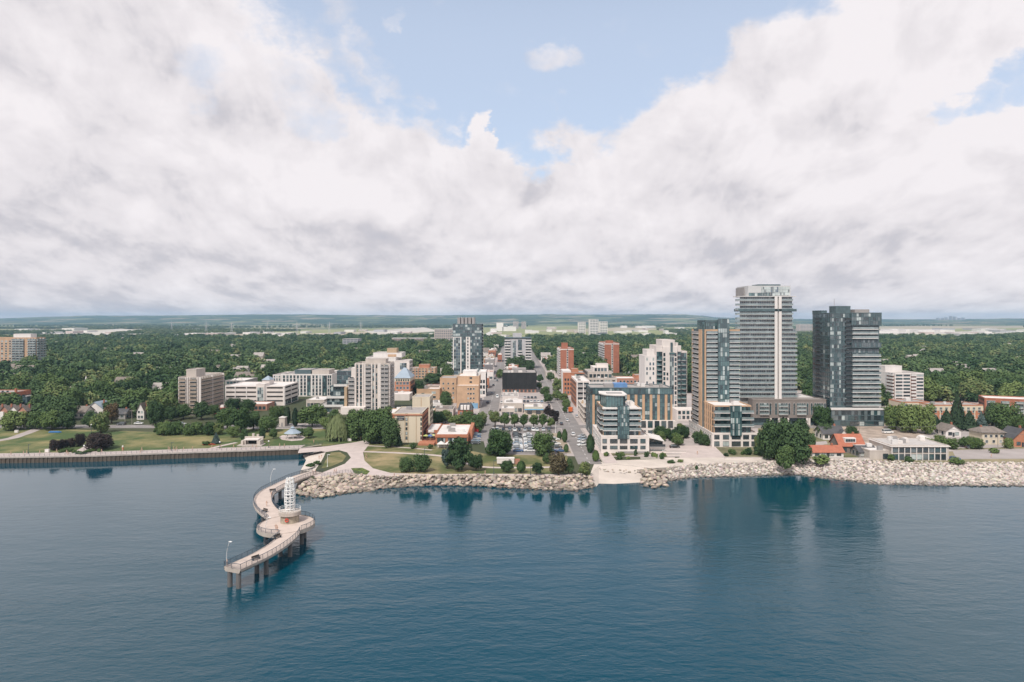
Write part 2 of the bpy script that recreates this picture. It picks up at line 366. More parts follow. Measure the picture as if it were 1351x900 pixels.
# ---- surfaces on the land, each a sheet a little above the last
CNT = [0]
def sheet(name, pts, lvl, m, px=True):
    CNT[0] += 1; lvl += CNT[0]*0.09
    q = [P(*p) for p in pts] if px else [Vector((p[0],p[1],G)) for p in pts]
    mb = MB(); mb.poly([(p.x,p.y,G+0.012*lvl) for p in q])
    if sum((q[i].x*q[(i+1)%len(q)].y - q[(i+1)%len(q)].x*q[i].y) for i in range(len(q))) < 0: mb.f = [tuple(reversed(f)) for f in mb.f]
    return struct(name, mb, m)
def ribbon(name, line, w, lvl, m, px=True):
    CNT[0] += 1; lvl += CNT[0]*0.09
    q = smoothline([P(*p) for p in line] if px else [Vector((p[0],p[1],G)) for p in line], 6); mb = MB(); prev = None
    for k, p in enumerate(q):
        t = (q[min(k+1,len(q)-1)]-q[max(k-1,0)]).normalized(); n = Vector((-t.y,t.x,0))*w/2
        cur = (p+n, p-n)
        if prev: mb.quad(*[(a.x,a.y,G+0.012*lvl) for a in (prev[1],cur[1],cur[0],prev[0])])
        prev = cur
    return struct(name, mb, m)
asph = mat('asphalt', (0.235,0.215,0.205), 0.9, 0.12, 0.15)
asph2 = mat('asphalt_lot', (0.25,0.225,0.215), 0.9, 0.15, 0.2)
pave = mat('paving', (0.40,0.35,0.33), 0.9, 0.12, 0.1)
pinkp = mat('promenade_paving', (0.50,0.425,0.395), 0.9, 0.08, 0.3)
lawn = mat('lawn_grass', (0.085,0.105,0.034), 0.95, 0.1, 0.07, col2=(0.33,0.255,0.14), bump=0.05, bscale=3)
lawn_g = mat('green_grass', (0.065,0.100,0.032), 0.95, 0.1, 0.045, col2=(0.27,0.225,0.105), bump=0.05, bscale=3)
line_w = mat('road_paint', (0.75,0.73,0.7), 0.8, 0.05)
dry = mat('dry_ground', (0.34,0.28,0.21), 0.95, 0.2, 0.15)
# downtown pavement and park lawns
sheet('downtown_paving', [(-150,372),(-45,372),(-45,600),(-30,1000),(70,1000),(70,560),(330,560),(330,300),(200,280),(36,283),(-2,286),(-16,330),(-40,345),(-150,352)], 1, pave, px=False)
sheet('park_lawn', [(-500,606),(0,600),(225,597),(400,590),(432,588),(452,585),(478,582.5),(487,581),(440,566),(300,566),(205,570),(0,564),(-500,570)], 1, lawn_g)
sheet('east_lawn', [(482,586),(520,586),(560,588),(610,592),(640,599),(700,600.5),(748,601),(754,625),(640,626.5),(560,626.5),(515,627),(492,622),(481,610),(480,597)], 2, lawn)
prom_in = [p + Vector((0.2,8.0,0)) for p in seawall[:-1]]
mb = MB(); A = resample(seawall[:-1], 60); B = resample(prom_in, 60)
for i in range(59): mb.quad(*[(p.x,p.y,G+0.055) for p in (A[i],A[i+1],B[i+1],B[i])])
struct('promenade', mb, pinkp)
sheet('plaza_path', [(393,598),(424,595.5),(430,596.5),(447,594),(458,597),(463,604),(455,612),(432,621),(413,628),(420,631),(456,625.7),(500,629),(540,627.5),(640,627.5),(760,629),(778,627),(776,621),(760,626),(640,625.3),(560,625.7),(515,624),(492,618),(481,608),(479,597),(488,585),(482,581),(466,584),(430,589),(395,592)], 3, pinkp)
sheet('cove_lawn', [(437,597),(449,597),(457,602),(452,609),(436,616),(424,618),(430,607)], 4, lawn)
sheet('flower_bed', [(463,618),(478,617.5),(488,622),(484,626.5),(468,625)], 5, mat('planting_bed',(0.09,0.12,0.03),0.95,0.5,0.6))
ribbon('lawn_path', [(480,596),(530,598),(584,602),(615,611),(640,616.5),(700,617),(742,616)], 2.4, 3, pinkp)
ribbon('lot_path', [(478,588),(530,590.5),(570,594)], 1.6, 4, pinkp)
ribbon('west_path', [(-120,596),(0,581),(28,574),(48,566.5),(55,563)], 5.0, 3, pave)
ribbon('memorial_path', [(262,596),(285,590),(312,584)], 2.2, 3, pinkp)
sheet('gazebo_apron', [(368,577),(372,574.5),(385,573.5),(398,574.5),(403,577.5),(398,581),(385,582),(372,580.5)], 3, pinkp)
sheet('terrace', [(92,600),(112,588.5),(125,588.5),(140,598)], 4, pinkp)
# roads
def road(name, x0, x1, y0, y1, lvl, along='y', dash=True):
    CNT[0] += 1; lvl += CNT[0]*0.09
    mb = MB(); z = G+0.012*lvl; mb.quad((x0,y0,z),(x1,y0,z),(x1,y1,z),(x0,y1,z),0)
    if dash:
        n = 0
        if along == 'y':
            c = (x0+x1)/2; y = y0+2
            while y < y1-3 and n < 220: mb.quad((c-.09,y,z+.008),(c+.09,y,z+.008),(c+.09,y+3,z+.008),(c-.09,y+3,z+.008),1); y += 8; n += 1
        else:
            c = (y0+y1)/2; x = x0+2
            while x < x1-3 and n < 220: mb.quad((x,c-.09,z+.008),(x+3,c-.09,z+.008),(x+3,c+.09,z+.008),(x,c+.09,z+.008),1); x += 8; n += 1
    return struct(name, mb, [asph, line_w])
road('lakeshore_road', -700, 700, 356, 367, 4, 'x')
road('west_street', -20, -8.5, 367.05, 3200, 4)
road('street_end', -20.5, -11, 318, 355.95, 4)
road('east_street', 26, 36, 367.05, 2400, 4)
road('street_to_shore', 26, 35.5, 268, 355.95, 4)
sheet('sidewalk', [(36.05,270),(42,270),(42,355.9),(36.05,355.9)], 5, pinkp, px=False)
sheet('street_island', [(20,290),(25.5,290),(25.5,340),(20,340)], 5, dry, px=False)
sheet('parking_lot', [(634,566),(742,566),(748,599.5),(655,599.5),(640,590)], 3, asph2)
for k, (x0, x1, y0, y1) in enumerate([(36.1,36.5,270,355),(25.2,25.6,290,355),(-8.3,-7.9,368,600),(-20.6,-20.2,368,600),(25.3,25.7,368,600),(36.2,36.6,368,600)]):
    struct('kerb', MB().box(x0,x1,y0,y1,G-.05,G+.17), conc)
# shore ground east: sand terrace, dirt, lots
sheet('beach_terrace', [(778,627),(790,615),(812,613),(835,615),(850,617),(858,618),(880,617),(915,613),(980,611),(1050,609),(1050,604.5),(1000,602.5),(955,602),(945,592),(905,592),(898,604),(860,606),(800,608),(784,612)], 2, sand)
sheet('shore_steps_ground', [(790,608),(800,602),(880,598),(905,592),(945,592),(955,603),(1005,603),(1005,590),(780,590),(776,610)], 2, mat('planting_soil',(0.16,0.15,0.085),0.95,0.4,0.25))
sheet('pink_paving', [(905,588),(942,588),(958,604),(896,604)], 4, pinkp)
sheet('hotel_walk', [(862,592),(905,588),(905,597),(880,598),(860,600)], 4, pinkp)
sheet('east_grass', [(1052,609),(1080,606),(1150,608),(1200,611),(1260,611),(1351,611),(1700,611),(1700,550),(1000,556),(1000,600)], 2, mat('rough_grass',(0.11,0.12,0.05),0.95,0.1,0.06,col2=(0.30,0.25,0.16)))
sheet('shore_lot', [(1256,594),(1351,592),(1700,592),(1700,606),(1351,605.5),(1262,606)], 4, mat('pale_asphalt',(0.36,0.32,0.305),0.9,0.1,0.1))
sheet('building_site_ground', [(1110,562),(1175,560),(1232,570),(1215,583),(1140,586),(1118,575)], 4, mat('site_dirt',(0.36,0.29,0.24),0.95,0.35,0.15))
sheet('side_lot', [(1120,590),(1150,584),(1230,583),(1270,590),(1256,596),(1180,596),(1125,600)], 5, pave)
sheet('access_lane', [(1040,588),(1090,582),(1092,586),(1045,594)], 4, pave)
sheet('east_lot', [(1215,575),(1245,562),(1330,576),(1351,590),(1270,592)], 4, mat('pale_asphalt',(0,0,0)))
# ---- hills of the escarpment
prof = [(-900,419),(-300,421),(0,420.2),(60,418),(110,416.8),(200,416.4),(300,415.4),(400,414.8),(480,416),(560,416.4),(620,415.6),(700,415),(790,415.2),(860,414.6),(905,415),(930,417),(945,419.3),(1000,420.6),(1100,421),(1200,421.3),(1260,421.0),(1351,420.4),(1700,421),(2300,421)]
def vtop(u):
    for (a,b),(c,e) in zip(prof, prof[1:]):
        if a <= u <= c: return b+(e-b)*(u-a)/(c-a)
    return 421
def parcel_mat(name, cols, scale, woods, wcol, wpos):
    m = bpy.data.materials.new(name); m.use_nodes = True; t = m.node_tree; p = t.nodes['Principled BSDF']; p.inputs['Roughness'].default_value = 0.95; p.inputs['Specular IOR Level'].default_value = 0.1
    g = t.nodes.new('ShaderNodeNewGeometry'); v = t.nodes.new('ShaderNodeTexVoronoi'); v.inputs['Scale'].default_value = scale; t.links.new(g.outputs['Position'], v.inputs['Vector'])
    sx = t.nodes.new('ShaderNodeSeparateColor'); t.links.new(v.outputs['Color'], sx.inputs[0]); r_ = t.nodes.new('ShaderNodeValToRGB'); r_.color_ramp.interpolation = 'CONSTANT'; t.links.new(sx.outputs[0], r_.inputs[0])
    for i, c in enumerate(cols):
        e = r_.color_ramp.elements[i] if i < 2 else r_.color_ramp.elements.new(i/len(cols)); e.position = i/len(cols); e.color = (*c,1)
    n = t.nodes.new('ShaderNodeTexNoise'); n.inputs['Scale'].default_value = woods; n.inputs['Detail'].default_value = 7; n.inputs['Roughness'].default_value = 0.65; t.links.new(g.outputs['Position'], n.inputs['Vector'])
    k = t.nodes.new('ShaderNodeMapRange'); t.links.new(n.outputs['Fac'], k.inputs[0]); k.inputs[1].default_value = wpos; k.inputs[2].default_value = wpos+.05
    mx_ = t.nodes.new('ShaderNodeMix'); mx_.data_type = 'RGBA'; t.links.new(k.outputs[0], mx_.inputs[0]); t.links.new(r_.outputs[0], mx_.inputs[6]); mx_.inputs[7].default_value = (*wcol,1)
    t.links.new(mx_.outputs[2], p.inputs['Base Color']); return m
hm = parcel_mat('hill_forest', [(0.045,0.070,0.030),(0.19,0.20,0.09),(0.055,0.080,0.035),(0.27,0.23,0.15),(0.09,0.11,0.05)], 0.0035, 0.0030, (0.036,0.060,0.028), 0.50)
rnd = random.Random(3); mb = MB(); US = list(range(-880, 2280, 8)); YS = [5600,6100,6600,7100,7600,8100,8600,9000,9300,9600,10800]
def bumpy(u, j): return 4*math.sin(u*0.031+j*1.3)+3*math.sin(u*0.083+j*2.1)+2.0*math.sin(u*0.19+j)
for j, Y in enumerate(YS):
    for u in US:
        zt = ZA(vtop(u), 9600); s = min(1, (Y-5600)/4000)
        s = s*s*(3-2*s)*0.65+0.35*s
        z = (G-2)+(zt-G+2)*s + (bumpy(u, j)*min(1,s*2) if 0 < j < 9 else (rnd.uniform(-1.5,1.5) if j == 9 else 0))
        mb.v.append((XA(u,Y), Y, z if j < 10 else zt-25))
nu = len(US)
for j in range(len(YS)-1):
    for i in range(nu-1): mb.f.append((j*nu+i, j*nu+i+1, (j+1)*nu+i+1, (j+1)*nu+i)); mb.m.append(0)
struct('hills', mb, hm, True)
# fields on the plain and the slopes
fm = [mat('field_tan',(0.36,0.31,0.22),0.95,0.2,0.004), mat('field_green',(0.24,0.25,0.11),0.95,0.2,0.004), mat('field_pale',(0.50,0.46,0.40),0.95,0.15,0.004)]
FIELDS = []
for pts, k in [([(195,444),(330,441),(470,439),(540,438),(545,440),(470,443),(330,446),(210,449)],0), ([(330,437.5),(520,434.5),(545,436),(400,439)],1),
               ([(480,437),(560,434),(580,437),(500,440)],2), ([(600,434),(760,432),(790,437),(640,440)],1), ([(700,441),(860,437),(900,441),(760,446)],1),
               ([(60,440),(160,436),(200,438),(100,443)],2), ([(1060,440),(1200,436),(1351,435),(1351,439),(1150,443)],2), ([(1050,447),(1160,444),(1200,448),(1090,452)],1),
               ([(850,448),(920,446),(940,450),(870,452)],1), ([(0,446),(60,443),(90,446),(20,450)],1), ([(1230,434),(1600,432),(1600,436),(1260,438)],1), ([(640,447),(700,443),(740,446),(690,450)],1), ([(120,451),(230,448),(300,449.5),(200,453)],2), ([(0,452),(70,450),(90,453),(10,455)],1), ([(700,436),(820,433.5),(900,434.5),(760,437)],0), ([(860,433),(960,431.5),(980,433),(880,434.5)],1), ([(1170,443),(1280,441.5),(1351,443),(1230,446)],1), ([(1060,432.5),(1200,431),(1351,431),(1351,432.5),(1120,434)],0)]:
    cv = sum(p[1] for p in pts)/len(pts); pts = [(u, max(429.6, cv+(v-cv)*1.7)) for u, v in pts]
    sheet('field', pts, 3, fm[k]); FIELDS.append([(u, v+(0.9 if v > cv else 0)) for u, v in pts])
sheet('plain', [(-6500,1750),(6500,1750),(6500,5900),(-6500,5900)], 0.5, parcel_mat('plain_fields', [(0.10,0.125,0.05),(0.22,0.225,0.105),(0.15,0.165,0.07),(0.34,0.29,0.20),(0.26,0.25,0.14),(0.07,0.10,0.04)], 0.0065, 0.0042, (0.045,0.075,0.028), 0.56), px=False)
def far_road(pts, w): return ribbon('far_road', pts, w, 5, mat('far_concrete',(0.55,0.52,0.48),0.9,0.1,0.01))
far_road([(634,449),(648,439),(662,431.5),(672,428)], 30)
far_road([(-50,437),(200,434.5),(420,433.6),(560,433)], 24)

for k_ in ('green_grass','lawn_grass'):
    r_ = [n for n in MATS[k_].node_tree.nodes if n.type == 'VALTORGB'][0].color_ramp; r_.elements[0].position = 0.46 if k_ == 'green_grass' else 0.42; r_.elements[1].position = 0.68
# ================================================================== pier
PIER_Z = 4.5
deckm = mat('pier_deck', (0.54,0.45,0.395), 0.9, 0.08, 0.5)
fasc = mat('pier_fascia', (0.44,0.385,0.34), 0.9, 0.12, 0.5, streak=True)
railm = mat('blue_grey_steel', (0.055,0.075,0.10), 0.5, 0.1, 1)
pilem = mat('pile_concrete', (0.15,0.14,0.135), 0.9, 0.25, 0.7, streak=True)
white = mat('white_steel', (0.80,0.79,0.77), 0.45, 0.03, 1)
def pz(px, z): return P(px[0], px[1], z)
up_px = [((419,622.5),2.75),((403,626.5),2.95),((388,631.5),3.3),((369,640.4),3.8),((353.5,648.7),4.2),((346.5,659),4.45),((350.5,670),4.5),((363,680.5),4.5),((377,690),4.5)]
lo_px = [((377,690),4.5),((383,702),4.5),((369.5,716),4.5),((345,731.5),4.5),((322,742.5),4.5),((306.5,749.5),4.5)]
up = smoothline([pz(a,z) for a,z in up_px], 8); lo = smoothline([pz(a,z) for a,z in lo_px], 8)
def sweep(line, w, thick, mbd, mbf):
    prev = None
    for k, p in enumerate(line):
        t = (line[min(k+1,len(line)-1)]-line[max(k-1,0)]); t.z = 0; t.normalize(); n = Vector((-t.y,t.x,0))
        ww = w(k/(len(line)-1)) if callable(w) else w
        cur = [p+n*ww/2, p-n*ww/2, p+n*(ww/2-0.5)-Vector((0,0,thick)), p-n*(ww/2-0.5)-Vector((0,0,thick)), p+n*ww/2-Vector((0,0,thick*.55)), p-n*ww/2-Vector((0,0,thick*.55))]
        if prev:
            mbd.quad(prev[1],cur[1],cur[0],prev[0])
            mbf.quad(prev[0],cur[0],cur[4],prev[4]); mbf.quad(cur[1],prev[1],prev[5],cur[5])
            mbf.quad(prev[4],cur[4],cur[2],prev[2]); mbf.quad(cur[5],prev[5],prev[3],cur[3]); mbf.quad(prev[3],prev[2],cur[2],cur[3])
        else: mbf.quad(cur[0],cur[1],cur[3],cur[2])
        prev = cur
    mbf.quad(prev[1],prev[0],prev[2],prev[3])
pier = thing('pier', 'curving pale concrete pier with railings standing on piles over the lake', 'pier', (-60,185,0))
d1, f1 = MB(), MB(); sweep(up, 5.4, 1.0, d1, f1); sweep(lo, 4.9, 1.0, d1, f1)
part('deck', d1, deckm, pier); part('fascia', f1, fasc, pier)
pc = P(377.5,691.5,PIER_Z); RX, RY = 7.0, 8.6
ell = [(pc.x+RX*math.cos(a)*(1+0.06*math.cos(2*a)), pc.y+RY*math.sin(a)) for a in [2*math.pi*i/48 for i in range(48)]]
part('platform', MB().prism(ell, PIER_Z-0.95, PIER_Z+0.012), deckm, pier)
ell2 = [(pc.x+(x-pc.x)*1.01, pc.y+(y-pc.y)*1.01) for x, y in ell]
mbx = MB()
for i in range(48):
    a, b = ell2[i], ell2[(i+1)%48]; mbx.quad((a[0],a[1],PIER_Z-.98),(b[0],b[1],PIER_Z-.98),(b[0],b[1],PIER_Z+.1),(a[0],a[1],PIER_Z+.1))
part('platform_edge', mbx, fasc, pier)
def railing(line, name='railing', skip=None):
    mb = MB(); pts = resample(line, max(3, int(sum((b-a).length for a,b in zip(line,line[1:]))/1.6)))
    U = Vector((0,0,1))
    for h, r in ((1.15,0.085),(0.85,0.03),(0.62,0.03),(0.4,0.03),(0.18,0.03)):
        mb.tube([p+U*h for p in pts], r, 4)
    for p in pts: mb.tube([p, p+U*1.15], 0.05, 4)
    return part(name, mb, railm, pier)
def side(line, off, a=0, b=None):
    out = []
    for k, p in enumerate(line):
        t = (line[min(k+1,len(line)-1)]-line[max(k-1,0)]); t.z = 0; t.normalize(); out.append(p+Vector((-t.y,t.x,0))*off)
    return out[a:b]
def outside(q): return ((q.x-pc.x)/RX)**2 + ((q.y-pc.y)/RY)**2 > 1.02
for off in (2.6,-2.6):
    railing([q for q in side(up, off) if outside(q)])
lowr = []
for off in (2.35,-2.35):
    q = [x for x in side(lo, off) if outside(x)]; lowr.append(q); railing(q)
railing([lowr[0][-1], lo[-1]+(lo[-1]-lo[-2]).normalized()*0.2, lowr[1][-1]])
def near(q, line): return min(((q-p).to_2d()).length for p in line)
ev = [Vector((x,y,PIER_Z)) for x, y in ell]; run = []
runs = []
for i in range(97):
    q = ev[i%48]
    if near(q, up) > 2.6 and near(q, lo) > 2.4: run.append(q)
    else:
        if len(run) > 3: runs.append(run)
        run = []
    if i > 48 and not run and len(runs) >= 2: break
for q in runs[:3]: railing(q)
for u, v in ((303.5,751.5),(317.5,748)): pass
pile_pts = []
for line, ks in ((up,(26,38,50)),(lo,(13,24,38))):
    for k in ks:
        if k < len(line):
            t = (line[min(k+1,len(line)-1)]-line[k-1]); t.z = 0; t.normalize(); n = Vector((-t.y,t.x,0))
            for s in (1.25,-1.25): pile_pts.append(line[k]+n*s)
pile_pts += [Vector((pc.x+5.0,pc.y-2.5,0)), Vector((pc.x+4.2,pc.y+2.5,0)), Vector((pc.x-4.6,pc.y-2.6,0)), Vector((pc.x-4.2,pc.y+3,0))]
pm = MB().cyl(0,0,-3,3.6,0.55,0.55,12)
pme = pm.mesh('pile', pilem)
for q in pile_pts: link('pile', pme, pier, (q.x+60, q.y-185, 0))
pilecap = MB().box(-1.9,1.9,-.5,.5,3.15,3.62).mesh('pile_cap', fasc)
# benches on the deck
def bench(loc, rz, label):
    t = thing('bench', label, 'bench', loc, rz, 'benches on the pier')
    wd = mat('dark_timber',(0.08,0.065,0.055),0.8,0.2,2)
    mb = MB()
    for k in range(4): mb.box(-1,1,-.3+k*.16,-.18+k*.16,.42,.48)
    link('seat', mb.mesh('seat', wd), t)
    for k in range(1): link('backrest', MB().box(-1,1,.33,.39,.5,.95).mesh('backrest', wd), t)
    lg = MB().box(-.05,.05,-.28,.32,0,.42).mesh('leg', railm)
    for x in (-.8,.8): link('leg', lg, t, (x,0,0))
for u, v, rz, lb in ((338,738.5,0.95,'dark bench on the outer pier arm nearest the pier tip'),(366.5,710,0.95,'dark bench on the pier arm just in front of the round platform'),(349,675.5,-0.6,'dark bench at the railing behind the beacon'),(360,649,0.5,'dark bench at the curve of the pier nearer the shore')):
    bench(P(u,v,PIER_Z if v > 660 else 4.25), rz, lb)
# ---- beacon
bc = P(378.3,692.0,PIER_Z+.02); bl = (bc.x, bc.y+2.6, PIER_Z+.02)
beacon = thing('beacon', 'white steel lattice beacon on a round stone base on the pier', 'beacon', bl)
stone = mat('drum_stone', (0.36,0.31,0.24), 0.9, 0.2, 1.2)
part('drum', MB().cyl(0,0,0,2.05,2.5,2.4,32), stone, beacon, world=False)
part('balcony', MB().cyl(0,0,2.05,2.95,2.95,2.95,32).cyl(0,0,2.95,3.0,2.8,2.8,32), fasc, beacon, world=False)
part('band', MB().cyl(0,0,1.75,2.0,2.56,2.56,32), mat('drum_band',(0.22,0.18,0.14),0.9), beacon, world=False)
mb = MB(); ring = [Vector((2.8*math.cos(a),2.8*math.sin(a),0)) for a in [2*math.pi*i/24 for i in range(25)]]
for h in (3.55,3.95): mb.tube([p+Vector((0,0,h)) for p in ring], 0.04, 4)
for p in ring[:-1]: mb.tube([p+Vector((0,0,3.0)), p+Vector((0,0,3.95))], 0.03, 4)
part('railing', mb, white, beacon, world=False)
def rad(t): return 0.86+0.52*math.sin(math.pi*min(1,(0.10+t*0.95)))**0.8
HB, Z0 = 9.0, 3.0
for k in range(8):
    a = 2*math.pi*(k+.5)/8
    pts = [Vector((rad(i/16)*math.cos(a), rad(i/16)*math.sin(a), Z0+HB*i/16)) for i in range(17)]
    part('rib', MB().tube(pts, 0.12, 6), white, beacon, world=False)
for t in (0.06,0.2,0.30,0.42,0.52,0.64,0.74,0.86,0.97):
    r_ = rad(t); mb = MB(); q = [Vector((r_*math.cos(2*math.pi*i/24), r_*math.sin(2*math.pi*i/24), Z0+HB*t)) for i in range(25)]
    mb.tube(q, 0.11, 6); part('hoop', mb, white, beacon, world=False)
for j, (t0, t1) in enumerate(((.06,.2),(.3,.42),(.52,.64),(.74,.86))):
    mb = MB()
    for k in range(8):
        a0, a1 = 2*math.pi*(k+.5)/8, 2*math.pi*(k+1.5)/8
        if k % 2: a0, a1 = a1, a0
        mb.tube([(rad(t0)*math.cos(a0),rad(t0)*math.sin(a0),Z0+HB*t0),(rad(t1)*math.cos(a1),rad(t1)*math.sin(a1),Z0+HB*t1)],0.07,5)
    part('bracing', mb, white, beacon, world=False)
part('mast', MB().cyl(0,0,Z0,Z0+HB*1.0,.16,.12,8), white, beacon, world=False)
mb = MB(); mb.tube([Vector((0.40*math.cos(a),-2.66,1.1+0.40*math.sin(a))) for a in [2*math.pi*i/16 for i in range(17)]],0.13,6)
lr = link('life_ring', mb.mesh('life_ring', mat('red_ring',(0.62,0.06,0.03),0.5,0.05)), None, bl); tag(lr,'round red life ring hanging on the stone base of the beacon','life ring')
# ---- curved lamps on the pier
def pier_lamp(loc, rz, h, label):
    t = thing('lamp_post', label, 'lamp', loc, rz, 'curved lamps along the pier')
    pts = [Vector((0,0,h*i/10)) if i < 4 else Vector((0.9*((i-4)/6)**2,0,h*i/10)) for i in range(11)]
    link('pole', MB().tube(pts,0.10,6,r2=0.06).mesh('pole', mat('pale_metal',(0.55,0.55,0.55),0.4)), t)
    link('lamp_head', MB().box(0.75,1.5,-.18,.18,h-.05,h+.08).mesh('lamp_head', white), t)
pier_lamp(P(299,747,PIER_Z), -0.4, 5.6, 'curved white lamp post at the outer tip of the pier')
pier_lamp(P(349.5,713,1.2), 0.2, 6.0, 'curved white lamp post left of the round pier platform')
pier_lamp(P(357,641,3.8), 0.4, 5.5, 'curved lamp post on the far bend of the pier')
# ================================================================== boulders
def rock(seed):
    r_ = random.Random(seed); bm = bmesh.new(); bmesh.ops.create_icosphere(bm, subdivisions=2, radius=1)
    for v in bm.verts: v.co *= 1+r_.uniform(-.10,.10)
    for k in range(7):
        n = Vector((r_.gauss(0,1),r_.gauss(0,1),r_.gauss(0,1))).normalized(); d_ = r_.uniform(.55,.8)
        for v in bm.verts:
            q = v.co.dot(n)-d_
            if q > 0: v.co -= n*q
    for v in bm.verts: v.co.x *= 1.25; v.co.z *= .75
    out = ([tuple(v.co) for v in bm.verts], [tuple(v.index for v in f.verts) for f in bm.faces]); bm.free(); return out
ROCKS = [rock(i) for i in range(7)]
def rock_mat(name, a, b):
    m = bpy.data.materials.new(name); m.use_nodes = True; t = m.node_tree; p = t.nodes['Principled BSDF']; p.inputs['Roughness'].default_value = 0.9
    g = t.nodes.new('ShaderNodeNewGeometry'); r_ = t.nodes.new('ShaderNodeValToRGB')
    oi = t.nodes.new('ShaderNodeObjectInfo'); ad = t.nodes.new('ShaderNodeMath'); ad.operation = 'ADD'
    wr = t.nodes.new('ShaderNodeMath'); wr.operation = 'FRACT'
    t.links.new(g.outputs['Random Per Island'], ad.inputs[0]); t.links.new(oi.outputs['Random'], ad.inputs[1]); t.links.new(ad.outputs[0], wr.inputs[0])
    r_.color_ramp.elements[0].color = (*a,1); r_.color_ramp.elements[1].color = (*b,1); t.links.new(wr.outputs[0], r_.inputs[0])
    n = t.nodes.new('ShaderNodeTexNoise'); n.inputs['Scale'].default_value = 1.3; n.inputs['Detail'].default_value = 5; t.links.new(g.outputs['Position'], n.inputs['Vector'])
    mx_ = t.nodes.new('ShaderNodeMix'); mx_.data_type = 'RGBA'; mx_.blend_type = 'MULTIPLY'; mx_.inputs[0].default_value = .5
    t.links.new(r_.outputs[0], mx_.inputs[6]); t.links.new(n.outputs['Color'], mx_.inputs[7]); 
    sx = t.nodes.new('ShaderNodeSeparateXYZ'); t.links.new(g.outputs['Position'], sx.inputs[0]); wet = t.nodes.new('ShaderNodeMapRange'); t.links.new(sx.outputs[2], wet.inputs[0]); wet.inputs[1].default_value = 0.2; wet.inputs[2].default_value = 0.65; wet.inputs[3].default_value = 0.28; wet.inputs[4].default_value = 1.0
    sc2 = t.nodes.new('ShaderNodeVectorMath'); sc2.operation = 'SCALE'; t.links.new(mx_.outputs[2], sc2.inputs[0]); t.links.new(wet.outputs[0], sc2.inputs['Scale'])
    t.links.new(sc2.outputs[0], p.inputs['Base Color']); return m
rk1 = rock_mat('boulder_grey', (0.26,0.22,0.185), (0.68,0.57,0.47)); rk2 = rock_mat('boulder_pale', (0.38,0.33,0.29), (0.82,0.73,0.655))
rme = {}
for mi, m in enumerate((rk1, rk2)):
    for i, (v, f) in enumerate(ROCKS):
        me = bpy.data.meshes.new('boulder'); me.from_pydata(v, [], f); me.materials.append(m); rme[mi, i] = me
def scatter(top, bot, spacing, rr, mi, seed, n_single, label, group, name, tpow=1.0, keep=None):
    r_ = random.Random(seed); A = resample([P(*p) for p in top], 60); B = resample([P(*p,0) for p in bot], 60); items = []
    Ln = sum((b-a).length for a,b in zip(A,A[1:])); D_ = sum((b-a).length for a,b in zip(A,B))/60
    nx = int(Ln/spacing)
    for i in range(nx):
        f = i/nx*59; k = int(f); a = A[k].lerp(A[min(59,k+1)], f-k); b = B[k].lerp(B[min(59,k+1)], f-k)
        dd = (b-a).length; ny = max(2, int(dd/(spacing*.85)))
        for j in range(-1, ny+2):
            s = (j+r_.uniform(-.4,.4))/ny; q = a.lerp(b, s); 
            if s < 0: q.z = G
            q += Vector((r_.uniform(-.5,.5)*spacing, r_.uniform(-.4,.4)*spacing, r_.uniform(-.1,.22)*rr[1]))
            if q.z < -.5: continue
            size = r_.uniform(*rr)*(1 if s > .1 else .8)
            if keep and r_.random() > keep(s): continue
            items.append((q, size, s, r_))
    items.sort(key=lambda t: -(t[1]/t[0].y)) 
    mb = MB()
    for n, (q, size, s, _) in enumerate(items):
        rot = Matrix.Rotation(r_.uniform(0,6.28),3,'Z') @ Matrix.Rotation(r_.uniform(-.5,.5),3,'X') @ Matrix.Rotation(r_.uniform(-.4,.4),3,'Y')
        ri = r_.randrange(len(ROCKS))
        if n < n_single:
            o = bpy.data.objects.new('boulder', rme[mi, ri]); C.objects.link(o); o.location = q; o.rotation_euler = rot.to_euler(); o.scale = (size*r_.uniform(.9,1.2), size, size*r_.uniform(.85,1.15))
            tag(o, label, 'boulder', group)
        else:
            v, f = ROCKS[ri]; i0 = len(mb.v); mb.v += [tuple(q + (rot @ Vector(p))*size) for p in v]; mb.f += [tuple(i0+x for x in g) for g in f]; mb.m += [0]*len(f)
    if mb.v: tag(link(name, mb.mesh(name, [rk1, rk2][mi])), 'loose stones across the small beach' if name == 'beach_stones' else 'heap of smaller rubble stones among the shore boulders' if mi == 0 else 'broad bank of pale broken stone below the east shore', 'rubble', None, 'stuff')
scatter([(402,640),(408,634),(425,632),(456,626.5),(500,630),(540,628.5),(640,628.5),(700,629.5),(760,630),(780,628.5)], [(389,651)]+r1_b, 1.5, (0.5,1.2), 0, 11, 190, 'grey and tan boulder in the rock bank below the park path', 'boulders along the park shore', 'rubble')
scatter([(850,622),(862,621),(880,621)], [(849,638),(862,643.5),(884,638)], 1.7, (0.8,1.3), 0, 15, 20, 'grey boulder in the short rock spit beside the small beach', 'boulders of the short rock spit', 'rubble')
scatter(r2_t[1:-1]+[(1500,611)], r2_b[1:-1]+[(1500,641)], 1.15, (0.34,0.82), 1, 12, 90, 'pale limestone boulder in the wide rock bank on the east shore', 'pale boulders along the east shore', 'pale_rubble', keep=lambda s: 1 if s > .45 else .92)
scatter([(786,618),(815,620),(850,621)], [(786,626),(815,628),(850,629)], 1.5, (0.3,0.6), 0, 19, 12, 'small tan stone in the line across the small beach', 'stones across the small beach', 'beach_stones', keep=lambda s: .55)
